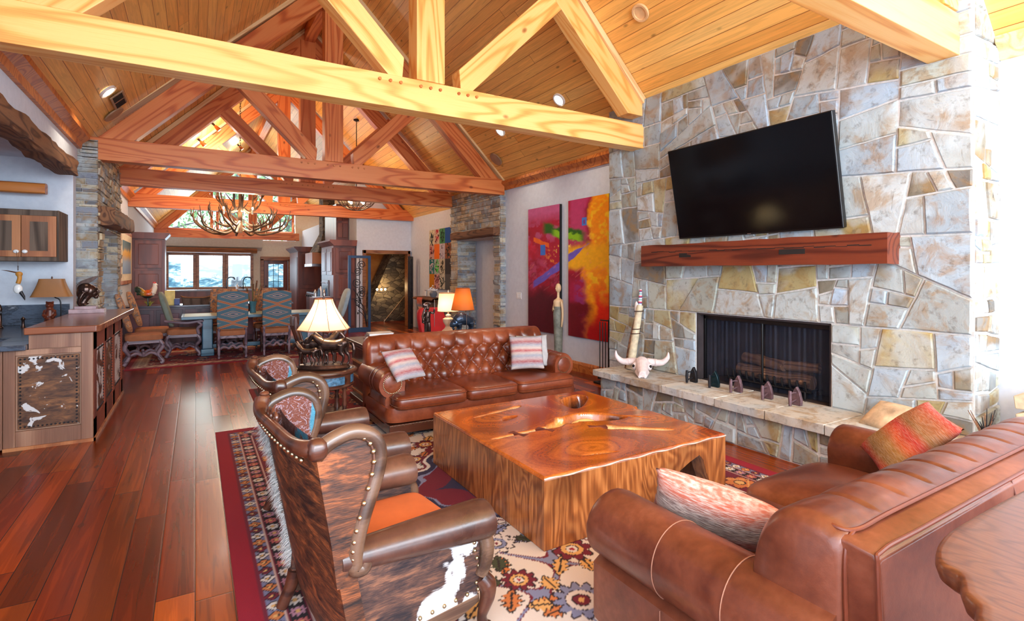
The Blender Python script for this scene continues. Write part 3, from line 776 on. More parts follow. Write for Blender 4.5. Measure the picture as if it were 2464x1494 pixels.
# hearth
HX = 4.27; HY0, HY1 = 1.05, 4.98
hb = MB(); bx(hb, HX+.008, XS+.012, HY0+.02, HY1-.02, 0, HZ-.075); hb.build('hearth_core', MORTAR, fp, smooth=False)
stones('hearth_stone', [[(HY0,.0),(HY1,.0),(HY1,HZ-.075),(HY0,HZ-.075)]], lambda u, v, h: PX(HX+.025-h, u, v), STONE, fp, 31, .018, .07, dark=.9)
stones('hearth_end_stone', [[(HX,.0),(XS,.0),(XS,HZ-.075),(HX,HZ-.075)]], lambda u, v, h: PX(u, HY1-.02+h, v), STONE, fp, 33, .018, .07, dark=.9)
# cap slabs with ragged front edge
R = random.Random(5); mb = MB(); cols = []; y = HY0-.05
while y < HY1+.04:
    wv = R.uniform(.45, .8); y2 = min(y+wv, HY1+.05)
    if HY1+.05-y2 < .2: y2 = HY1+.05
    pts = []
    for k in range(9):
        yy = y+.004+(y2-y-.008)*k/8
        pts.append((4.185+.018*mnoise.noise(Vector((yy*7, 1.5, 0)))+R.uniform(-.004, .004), yy))
    poly = [(p[0]-XS, p[1]-3.46) for p in pts]+[(.012, y2-.004-3.46), (.012, y+.004-3.46)]
    b0 = len(mb.f); zt = HZ+R.uniform(-.006, .006); mb.prism(poly, HZ-.075, zt, 'z')
    c = lin(*R.choice([(198,194,186),(188,182,172),(206,204,198),(180,174,166)])); cols += [c]*(len(mb.f)-b0); y = y2
o = mb.build('hearth_slab', STONE, fp, bevel=.006); facecol(o, cols)
# firebox interior
fb = MB(); bx(fb, 5.2, 5.24, OY0, OY1, HZ, OZ); bx(fb, XS+.01, 5.24, OY0-.0, OY0+.02, HZ, OZ); bx(fb, XS+.01, 5.24, OY1-.02, OY1, HZ, OZ); bx(fb, XS, 5.24, OY0, OY1, HZ-.03, HZ-.005); bx(fb, XS+.02, 5.24, OY0, OY1, OZ-.02, OZ)
fb.build('firebox', plain('sooty firebrick', lin(54,44,46), .9, var=.2, scale=6), fp, smooth=False)
mb = MB(); bx(mb, XS+.10, XS+.13, OY0+.02, OY1-.02, OZ-.07, OZ-.02); bx(mb, XS+.10, XS+.13, OY0+.02, OY0+.045, HZ, OZ); bx(mb, XS+.10, XS+.13, OY1-.045, OY1-.02, HZ, OZ)
mb.build('screen_frame', BLACK, fp, bevel=.003)
m = bpy.data.materials.new('mesh curtain'); m.use_nodes = True; t = m.node_tree; b = t.nodes['Principled BSDF']
b.inputs['Base Color'].default_value = lin(36,44,64); b.inputs['Metallic'].default_value = .2; b.inputs['Roughness'].default_value = .55
tr = t.nodes.new('ShaderNodeBsdfTransparent'); mx = t.nodes.new('ShaderNodeMixShader'); mx.inputs[0].default_value = .45
t.links.new(tr.outputs[0], mx.inputs[1]); t.links.new(b.outputs[0], mx.inputs[2]); t.links.new(mx.outputs[0], t.nodes['Material Output'].inputs[0]); MESHC = m
for (a, b_) in ((OY0+.045, 3.22), (3.26, OY1-.045)):
    MB().grid(lambda u, v: PX(XS+.13+.003*math.sin(u*(b_-a)*130)+.003*math.sin(u*57), a+(b_-a)*u, HZ+.005+v*(OZ-.075-HZ)), 160, 1).build('mesh_curtain', MESHC, fp)
MB().cyl(PX(XS+.11, 3.24, HZ), PX(XS+.11, 3.24, OZ-.06), .012).build('curtain_pull', BLACK, fp)
# grate with logs
g = T('fire_grate', 'black iron log grate inside the firebox behind the mesh curtain', 'grate', (5.0, 3.2, HZ), 0)
mb = MB()
for i in range(12):
    y = -.42+i*.076
    mb.tube([(.1,y,.07),(-.1,y,.07),(-.125,y,.10),(-.14,y,.17)], .011, 6)
mb.tube([(-.1,-.46,.07),(-.1,.46,.07)], .011, 6); mb.tube([(.08,-.46,.07),(.08,.46,.07)], .011, 6)
mb.build('bar', IRON, g)
for y in (-.4, .4):
    for x in (-.1, .08): MB().cyl((x, y, 0), (x, y, .07), .012, n=6).build('leg', IRON, g)
W_LOG = timber('charred log', lin(150,110,82), lin(112,76,56), lin(50,34,28), .9, k=40)
for i, (a, b_, r, lab) in enumerate([((5.0,2.78,.54),(5.0,3.5,.55),.065,'ceramic log lying nearest on the fire grate'), ((5.1,2.85,.56),(5.08,3.62,.54),.07,'brown fire log at the back of the grate'), ((4.98,3.05,.665),(5.08,3.55,.68),.055,'short split log on top of the fire logs'), ((5.06,2.75,.68),(5.0,3.12,.665),.05,'broken log end crossing the fire logs')]):
    a = Vector(a); b_ = Vector(b_); L = (b_-a).length
    mb = MB().grid(lambda u, v: ((u-.5)*L, r*math.cos(2*PI*v)*(1+.25*mnoise.noise(Vector((u*4, math.cos(2*PI*v), i)))), r*math.sin(2*PI*v)*(1+.25*mnoise.noise(Vector((u*4, math.sin(2*PI*v), i+4))))), 14, 12, cv=True)
    mb.f.append(tuple(j*15 for j in range(12))); mb.f.append(tuple(j*15+14 for j in range(12)))
    o = mb.build('log', W_LOG); x = (b_-a).normalized(); yv = Vector((0,0,1)).cross(x).normalized(); z = x.cross(yv)
    M4 = Matrix((x, yv, z)).transposed().to_4x4(); M4.translation = (a+b_)/2; o.matrix_world = M4
    tag(o, lab, 'log', 'logs in the fire')
# mantel
mt = T('mantel_beam', 'dark stained square timber mantel across the flagstone chimney', 'mantel', (4.7, 3.29, 1.66), 0, None, 'thing')
def P(u, v):
    x = (u-.5)*2.62
    q = [(-.12,-.0),(.115,-.0),(.115,.245),(-.12,.245)]
    k = v*4; i = int(k) % 4; t_ = k-int(k); a = q[i]; b = q[(i+1) % 4]
    n = .007*mnoise.noise(Vector((x*4, v*9, 2)))
    return (x, a[0]+(b[0]-a[0])*t_+n, a[1]+(b[1]-a[1])*t_+n)
mb = MB().grid(P, 70, 24, cv=True); mb.f.append(tuple(j*71 for j in range(24))); mb.f.append(tuple(j*71+70 for j in range(24)))
o = mb.build('timber', W_MANTEL, mt, ang=30, rot=(0, 0, PI/2))
# local x of the timber is world +Y, local y is world -X
for (ya, yb) in ((2.62, 2.86), (3.86, 4.02)):
    MB().box(-.1175, -.10, ya-3.29, yb-3.29, .095, .14).build('mortise', DARK, mt, smooth=False)
mb = MB()
for k in range(26):
    y0 = -1.2+k*.09; z = .15+.012*mnoise.noise(Vector((k*.7, 0, 0)))+.0006*k
    mb.box(-.119, -.10, y0, y0+.092, z-.003*(1+.8*math.sin(k*2.1)), z+.003)
mb.build('crack', DARK, mt, smooth=False)
# television, tilted forward
tv = T('television', 'large black flat television tilted forward over the timber mantel', 'television', (4.76, 3.26, 1.975))
tl = math.radians(11.0)
def tvp(mb): return mb.xf(Matrix.Rotation(-tl, 4, 'Y'))
tvp(MB().box(-.03, .03, -.889, .889, 0, .995)).build('casing', BLACK, tv, bevel=.008)
SCREEN = Mat('dark screen', .12, spec=.4); SCREEN.col(lin(10,8,10)); SCREEN = SCREEN.m
tvp(MB().box(-.034, -.029, -.877, .877, .018, .983)).build('screen', SCREEN, tv, smooth=False)
tvp(MB().box(-.036, -.033, -.02, .02, .005, .012)).build('badge', CHROME, tv, smooth=False)
mb = MB(); mb.box(-.12, .035, -.3, .3, .62, .7); mb.box(-.05, .035, -.3, .3, .3, .38); mb.build('wall_bracket', IRON, tv, smooth=False)
# ================================================================== RUGS
def rug(name, x0, x1, y0, y1, res, fn, label, th=.012):
    nx = int((x1-x0)/res); ny = int((y1-y0)/res)
    xs = np.linspace(0, x1-x0, nx+1); ys = np.linspace(0, y1-y0, ny+1)
    gx, gy = np.meshgrid(xs, ys)
    v = np.stack([gx.ravel(), gy.ravel(), np.full(gx.size, th)], 1)
    a = np.arange((nx+1)*(ny+1)).reshape(ny+1, nx+1)
    f = np.stack([a[:-1,:-1].ravel(), a[:-1,1:].ravel(), a[1:,1:].ravel(), a[1:,:-1].ravel()], 1)
    cols = fn(gx, gy, x1-x0, y1-y0)
    # rim skirt down to the floor
    ring = list(a[0,:])+list(a[1:,-1])+list(a[-1,-2::-1])+list(a[-2:0:-1,0])
    b = len(v); low = v[ring].copy(); low[:,2] = 0
    v = np.vstack([v, low]); n = len(ring)
    fs = f.tolist()+[(ring[i], b+i, b+(i+1) % n, ring[(i+1) % n]) for i in range(n)]
    cols = np.vstack([cols.reshape(-1,4), cols.reshape(-1,4)[ring]])
    me = bpy.data.meshes.new(name); me.from_pydata(v.tolist(), [], fs); me.update()
    o = bpy.data.objects.new(name, me); C.objects.link(o); me.materials.append(RUGM); o.location = (x0, y0, 0)
    setcol(o, cols); tag(o, label, 'rug'); return o
L_ = lambda *c: np.array(lin(*c))
def put(img, mask, c): img[mask] = c
def flower(img, gx, gy, cx, cy, r, cols, n=8, ph=0., outline=L_(40,26,36)):
    dx = gx-cx; dy = gy-cy; rr = np.hypot(dx, dy); th = np.arctan2(dy, dx)+ph
    pet = r*(.72+.28*np.cos(n*th)*np.sign(1)) ; pet = r*(.66+.34*np.abs(np.cos(n*th/2)))
    put(img, rr < pet+.012, outline); put(img, rr < pet, cols[0])
    put(img, rr < r*.58, outline); put(img, rr < r*.54, cols[1]); put(img, rr < r*.34, outline); put(img, rr < r*.29, cols[2]); put(img, rr < r*.12, cols[3])
def leafm(img, gx, gy, cx, cy, ang, ln, wd, c, outline=L_(36,28,30)):
    dx = gx-cx; dy = gy-cy; u = dx*math.cos(ang)+dy*math.sin(ang); v = -dx*math.sin(ang)+dy*math.cos(ang)
    t = np.clip(u/ln, -1, 1); w = wd*(1-t*t)*(1+.35*np.cos(t*14))
    put(img, (np.abs(v) < w+.01) & (np.abs(u) < ln+.01), outline); put(img, (np.abs(v) < w) & (np.abs(u) < ln), c)
    put(img, (np.abs(v) < .006) & (np.abs(u) < ln*.8), outline)
def big_rug(gx, gy, W, H):
    cream, red, navy, blue, burg, terra, gold, green, black = [L_(*c) for c in [(206,198,194),(150,18,40),(40,38,70),(120,128,164),(104,22,44),(188,112,62),(206,160,100),(58,66,48),(30,22,28)]]
    img = np.zeros(gx.shape+(4,)); img[:] = cream
    R = random.Random(3)
    # field
    cx, cy = W/2, H/2
    fl = np.sin(gx*9.5+1.3*np.sin(gy*5.1))+np.sin(gy*8.3+1.5*np.sin(gx*4.7))
    put(img, np.abs(fl) < .10, burg); put(img, np.abs(fl) < .055, blue)
    pts = []
    tries = 0
    while len(pts) < 46 and tries < 4000:
        tries += 1
        x = R.uniform(.75, W-.75); y = R.uniform(.75, H-.75)
        if all((x-a)**2+(y-b)**2 > .33**2 for a, b in pts): pts.append((x, y))
    for i, (x, y) in enumerate(pts):
        for k in range(4):
            a = R.uniform(0, 2*PI); q = R.uniform(.15, .2)
            leafm(img, gx, gy, x+q*math.cos(a), y+q*math.sin(a), a+R.uniform(-.5, .5), R.uniform(.06, .1), R.uniform(.03, .045), [terra, green, gold, terra, blue][R.randrange(5)])
        r = R.uniform(.09, .14)
        flower(img, gx, gy, x, y, r, [[cream, blue, cream, burg], [terra, cream, red, cream], [blue, cream, burg, gold], [burg, gold, cream, red]][i % 4], R.choice([8, 10, 12]), R.random())
    # medallion
    md = np.abs(gx-cx)*1.25+np.abs(gy-cy)+.05*np.cos(gx*22)+.05*np.cos(gy*22)
    for lim, c in ((1.14, burg), (1.11, cream), (1.05, navy), (.93, blue), (.90, burg), (.62, navy)):
        put(img, md < lim, c)
    inner = md < .82
    sub = img.copy()
    for k in range(24):
        x = cx+R.uniform(-.8, .8); y = cy+R.uniform(-1., 1.)
        flower(sub, gx, gy, x, y, R.uniform(.06, .12), [[cream, terra, navy, cream], [blue, cream, terra, cream], [gold, green, cream, burg]][k % 3], 8, R.random())
    img[inner] = sub[inner]
    # borders
    d = np.minimum(np.minimum(gx, W-gx), np.minimum(gy, H-gy))
    horiz = np.minimum(gy, H-gy) <= np.minimum(gx, W-gx)
    s = np.where(horiz, gx, gy)
    put(img, d < .58, navy); put(img, d < .555, cream)
    put(img, d < .54, burg)
    def band(d0, d1, per, base, cols, n=6, ph=0):
        mk = (d >= d0) & (d < d1); img[mk] = base
        mid = (d0+d1)/2; h = (d1-d0)/2
        u = (np.mod(s+ph, per)-per/2); v = d-mid; idx = np.floor((s+ph)/per).astype(int)
        rr = np.hypot(u, v); th = np.arctan2(v, u)
        pet = h*(.62+.3*np.abs(np.cos(n*th/2)))
        img[mk & (rr < pet+.008)] = black
        for j, c in enumerate(cols): img[mk & (rr < pet) & (idx % len(cols) == j)] = c
        img[mk & (rr < h*.38)] = black; img[mk & (rr < h*.28)] = gold
    band(.30, .54, .30, burg, [terra, cream, blue, gold], 6)
    vine = np.abs(np.abs(np.mod(s, .3)-.15)/.15*.2-.1-(d-.42)) < .009
    img[(d >= .31) & (d < .53) & vine] = gold
    put(img, (d >= .289) & (d < .297), L_(190,160,150))
    band(.20, .285, .095, black, [L_(170,120,140), cream, L_(176,90,90)], 8)
    put(img, (d >= .190) & (d < .198), L_(190,160,150))
    band(.115, .188, .085, L_(112,112,142), [cream, burg, terra], 4)
    put(img, (d >= .106) & (d < .113), L_(180,150,142))
    put(img, d < .104, L_(138,10,36))
    return img
rug('floral_rug', .17, 3.93, 1.15, 5.95, .0095, big_rug, 'large cream floral rug with red border under the slab table and sofas')
def dining_rug(gx, gy, W, H):
    img = np.zeros(gx.shape+(4,)); img[:] = L_(120,34,44)
    R = random.Random(9)
    for k in range(130):
        x = R.uniform(.3, W-.3); y = R.uniform(.3, H-.3)
        flower(img, gx, gy, x, y, R.uniform(.05, .12), [[L_(60,60,90), L_(200,160,130), L_(120,30,40), L_(220,190,160)], [L_(176,100,80), L_(50,50,80), L_(200,170,140), L_(120,30,40)]][k % 2], 6, R.random())
    d = np.minimum(np.minimum(gx, W-gx), np.minimum(gy, H-gy)); s = gx+gy
    put(img, d < .3, L_(188,160,132)); put(img, (d < .3) & (np.sin(s*38)*np.sin(d*60) > .3), L_(110,50,56)); put(img, d < .12, L_(150,96,84)); put(img, d < .07, L_(126,22,36))
    return img
rug('dining_rug', -.98, 3.1, 10.45, 12.55, .02, dining_rug, 'faded red patterned rug under the dining table')

def desk_rug(gx, gy, W, H):
    img = np.zeros(gx.shape+(4,)); img[:] = L_(136,26,30)
    R = random.Random(19)
    for k in range(170):
        x = R.uniform(.2, W-.2); y = R.uniform(.2, H-.2)
        flower(img, gx, gy, x, y, R.uniform(.04, .10), [[L_(200,120,70), L_(40,36,60), L_(210,160,120), L_(120,20,30)], [L_(50,46,80), L_(200,150,110), L_(150,30,34), L_(210,180,140)]][k % 2], 6, R.random())
    d = np.minimum(np.minimum(gx, W-gx), np.minimum(gy, H-gy))
    put(img, d < .1, L_(50,30,40)); put(img, d < .06, L_(120,20,30))
    return img
rug('red_rug', .62, 4.3, 6.0, 7.9, .02, desk_rug, 'red floral rug under the writing desk')

# ================================================================== SLAB COFFEE TABLE
def slab_table():
    x0, x1, y0, y1, zt = 1.69, 3.28, 2.45, 4.07, .42
    t = T('coffee_table', 'square solid swirl-grained slab coffee table in the middle of the rug', 'coffee table', ((x0+x1)/2, (y0+y1)/2, .012))
    cx, cy = (x0+x1)/2, (y0+y1)/2
    res = .0062
    nx = int((x1-x0)/res); ny = int((y1-y0)/res)
    gx, gy = np.meshgrid(np.linspace(x0, x1, nx+1), np.linspace(y0, y1, ny+1))
    # smooth warp field
    def wob(a, b, c, d): return np.sin(gx*a+b)*np.sin(gy*c+d)
    wx = gx+.06*wob(5.1, .3, 4.2, 1.1)+.03*wob(11, 2, 9, .4)+.012*wob(27, 1, 23, .2); wy = gy+.06*wob(4.4, 1.7, 5.6, .2)+.03*wob(9, .5, 12, 2.2)+.012*wob(21, 2, 29, 1.2)
    cen = [(2.26, 2.70, 1.35, .9), (2.06, 3.62, 1.2, .9), (2.90, 3.85, 1., 1.), (3.05, 3.0, 1., .62)]
    ds = [np.hypot((wx-a)/p, (wy-b)/q) for a, b, p, q in cen]
    dmin = np.min(ds, 0); who = np.argmin(ds, 0)
    ring = .5+.5*np.sin(dmin*62+5*np.sin(dmin*9)); ring2 = .5+.5*np.sin(dmin*170+who)
    light, mid, dark, red, pale = [L_(*c) for c in [(208,116,44),(168,78,30),(100,42,20),(134,36,14),(232,186,120)]]
    def mixc(a, b, k): return a*(1-k[...,None])+b*k[...,None]
    k = np.clip(.15+.55*ring+.2*ring2-.25*np.sin(dmin*14), 0, 1)
    img = mixc(np.broadcast_to(light, gx.shape+(4,)).copy(), np.broadcast_to(dark, gx.shape+(4,)), k*.75)
    img = mixc(img, np.broadcast_to(red, gx.shape+(4,)), np.clip(.55*np.sin(dmin*8+1.)*(dmin > .15), 0, .6))
    img = mixc(img, np.broadcast_to(mid, gx.shape+(4,)), np.full(gx.shape, .25))
    dz = np.zeros(gx.shape)
    def wedge(p, q, w0, w1, depth, c, soft=.012, cmix=1.):
        nonlocal img, dz
        px_, py_ = p; qx, qy = q; L = math.hypot(qx-px_, qy-py_); ux, uy = (qx-px_)/L, (qy-py_)/L
        u = ((gx-px_)*ux+(gy-py_)*uy)/L; v = -(gx-px_)*uy+(gy-py_)*ux
        w = (w0+(w1-w0)*np.clip(u, 0, 1))*np.sqrt(np.clip(1-(2*np.clip(u, 0, 1)-1)**8, 0, 1))*(1+.18*np.sin(u*L*31))
        inside = np.clip((w-np.abs(v))/soft, 0, 1)*((u > 0) & (u < 1))
        img = mixc(img, np.broadcast_to(c, gx.shape+(4,)), inside*cmix); dz -= inside*depth
    def pit(p, a, b, ang, depth, c, cmix=1., soft=.3):
        nonlocal img, dz
        dx = gx-p[0]; dy = gy-p[1]; u = (dx*math.cos(ang)+dy*math.sin(ang))/a; v = (-dx*math.sin(ang)+dy*math.cos(ang))/b
        inside = np.clip((1-np.hypot(u, v)*(1+.12*np.sin(np.arctan2(v, u)*3)))/soft, 0, 1)
        img = mixc(img, np.broadcast_to(c, gx.shape+(4,)), inside*cmix); dz -= inside*depth
    cr = L_(236,200,142)
    wedge((1.76, 3.205), (2.32, 3.235), .012, .03, .03, cr)            # pale slit, left
    wedge((2.62, 3.04), (3.03, 2.70), .055, .018, .025, cr)            # pale slit, right
    wedge((1.90, 3.75), (2.42, 3.87), .01, .03, .03, cr)
    wedge((2.26, 3.22), (2.56, 3.34), .03, .10, .05, L_(226,180,104))    # pale wedge beside the hollow
    pit((2.72, 3.28), .25, .12, -.45, .16, L_(196,130,78))
    pit((2.83, 3.24), .17, .055, -.55, .14, L_(54,36,34))
    pit((2.93, 3.76), .24, .11, .75, .15, L_(120,66,36)); pit((3.02, 3.86), .12, .06, .75, .1, L_(48,30,26))
    wedge((2.86, 3.30), (3.12, 3.02), .016, .012, .03, L_(50,30,24))
    pit((2.23, 2.60), .13, .015, -.25, .02, L_(70,30,18)); pit((2.14, 3.60), .09, .04, .4, .02, L_(120,48,24))
    e = np.minimum(np.minimum(gx-x0, x1-gx), np.minimum(gy-y0, y1-gy))
    dz -= .018*np.clip(1-e/.012, 0, 1)**2
    # notch at the hearth side
    nd = np.hypot(gx-x1, (gy-3.27)*1.2); dz -= .12*np.clip((.075-nd)/.02, 0, 1)
    v = np.stack([gx.ravel()-cx, gy.ravel()-cy, (zt+dz).ravel()], 1)
    a = np.arange((nx+1)*(ny+1)).reshape(ny+1, nx+1)
    f = np.stack([a[:-1,:-1].ravel(), a[:-1,1:].ravel(), a[1:,1:].ravel(), a[1:,:-1].ravel()], 1)
    me = bpy.data.meshes.new('slab_top'); me.from_pydata(v.tolist(), [], f.tolist()); me.update()
    o = bpy.data.objects.new('slab_top', me); C.objects.link(o); o.parent = t
    me.polygons.foreach_set('use_smooth', [True]*len(me.polygons))
    M_ = Mat('polished slab', .16, coat=.5); cc = M_.attr(); g = M_.noise(M_.co((3,3,3), (0,0,.6)), 12, 5, .6, 2.)
    M_.col(M_.mix(1., cc, M_.ramp(g, [(.35, (.78,.74,.7,1)), (.6, (1.08,1.08,1.08,1))]), 'MULTIPLY')).bump(g, .03, .004); me.materials.append(M_.m)
    setcol(o, img)
    # pale bulb of root inside the hollow
    MB().rbox((2.64-cx, 3.29-cy, .36), (.14, .055, .055), .9).xf(Matrix.Identity(4)).build('root_bulb', plain('pale root', lin(226,176,110), .35, scale=6, coat=.2), t)
    # butterfly keys
    for (bx_, by_, an) in ((1.99, 3.215, .4), (2.22, 3.2, .5), (2.60, 3.06, 1.1)):
        p = [(-.07,-.03),(0,-.012),(.07,-.03),(.07,.03),(0,.012),(-.07,.03)]
        q = [(bx_-cx+x*math.cos(an+PI/2)-y*math.sin(an+PI/2), by_-cy+x*math.sin(an+PI/2)+y*math.cos(an+PI/2)) for x, y in p]
        MB().prism(q, zt-.03, zt+.0015, 'z').build('butterfly_key', W_MANTEL, t, smooth=False)
    # waterfall sides: vertical grain that swirls
    M_ = Mat('slab side', .28, coat=.3)
    n1 = M_.noise(M_.co((1.3, 1.3, .42)), 1.7, 2, .5, 1.2); rg = M_.math('SINE', M_.math('MULTIPLY', n1, 92.)); fn_ = M_.noise(M_.co((22, 22, 1.2)), 3, 4)
    big = M_.noise(M_.co(), 2.2, 2)
    c = M_.ramp(M_.math('ADD', M_.math('MULTIPLY', rg, .11), M_.math('MULTIPLY', fn_, .75)), [(.2, lin(192,124,70)), (.42, lin(150,86,44)), (.66, lin(100,52,28))])
    c = M_.mix(M_.ramp(big, [(.5, (0,0,0,1)), (.7, (.7,.7,.7,1))]), c, lin(74,38,22))
    M_.col(c).bump(rg, .05, .004); SIDE = M_.m
    th = .12
    def apron(name, poly, ax, a, b):
        return MB().prism(poly, a, b, ax).build(name, SIDE, t, bevel=.006)
    zb = zt-.018
    # right-hand (camera) face with arch cut out near the hearth corner
    pts = [(x0-cx, 0), (2.62-cx, 0), (2.66-cx, .10), (2.76-cx, .22), (2.9-cx, .28), (3.0-cx, .31), (3.04-cx, .27), (3.07-cx, .18), (3.13-cx, .06), (3.16-cx, 0), (x1-cx, 0), (x1-cx, zb), (x0-cx, zb)]
    apron('waterfall_slab', pts, 'y', y0-cy, y0-cy+th)
    pts = [(y0-cy+th, 0), (y1-cy, 0), (y1-cy, zb), (y0-cy+th, zb)]
    apron('waterfall_slab', pts, 'x', x0-cx, x0-cx+th)
    pts = [(y0-cy+th, 0), (2.75-cy, .05), (3.0-cy, .25), (3.5-cy, .28), (3.8-cy, .05), (3.85-cy, 0), (y1-cy, 0), (y1-cy, zb), (y0-cy+th, zb)]
    apron('waterfall_slab', pts, 'x', x1-cx-th, x1-cx)
    pts = [(x0-cx+th, 0), (2.1-cx, 0), (2.2-cx, .22), (2.9-cx, .25), (3.0-cx, 0), (x1-cx-th, 0), (x1-cx-th, zb), (x0-cx+th, zb)]
    apron('waterfall_slab', pts, 'y', y1-cy-th, y1-cy)
    # pale sapwood arris along the camera edge
    mb = MB(); pts = [(x, y0-cy-.001, zt-.012+.004*math.sin(x*23)) for x in np.linspace(x0-cx, x1-cx, 40)]
    mb.tube(pts, [.004+.0015*math.sin(i*1.7) for i in range(40)], 8)
    mb.build('sapwood_edge', plain('pale sapwood', lin(206,182,170), .4), t)
slab_table()

# ================================================================== CUSHION HELPERS
def pillow(name, w, h, th, mat, label, cat, group, loc, xaxis, zaxis, seed=0, kind=None):
    n = 26; mb = MB()
    for sgn in (1, -1):
        def P(u, v):
            a, b = 2*u-1, 2*v-1
            e = (1-a**4)*(1-b**4)
            k = (max(0, 1-a*a)**.42)*(max(0, 1-b*b)**.42)
            wr = .006*mnoise.noise(Vector((a*3, b*3, seed)))*k
            x = w/2*a*(1-.07*(1-b*b)*0-.06*(1-b*b)*abs(a)**3+.0); z = h/2*b*(1-.06*(1-a*a)*abs(b)**3)
            return (x+.004*mnoise.noise(Vector((b*6, seed, 1))), sgn*(th/2*k)+wr, z)
        mb.grid(P, n, n)
    o = mb.build(name, mat, None, ang=60)
    me = o.data; bm = bmesh.new(); bm.from_mesh(me); bmesh.ops.remove_doubles(bm, verts=bm.verts, dist=.0015); bmesh.ops.recalc_face_normals(bm, faces=bm.faces); bm.to_mesh(me); bm.free()
    x = Vector(xaxis).normalized(); z = Vector(zaxis); z = (z-x*z.dot(x)).normalized(); y = z.cross(x)
    M4 = Matrix((x, y, z)).transposed().to_4x4(); M4.translation = Vector(loc); o.matrix_world = M4
    return tag(o, label, cat, group, kind)

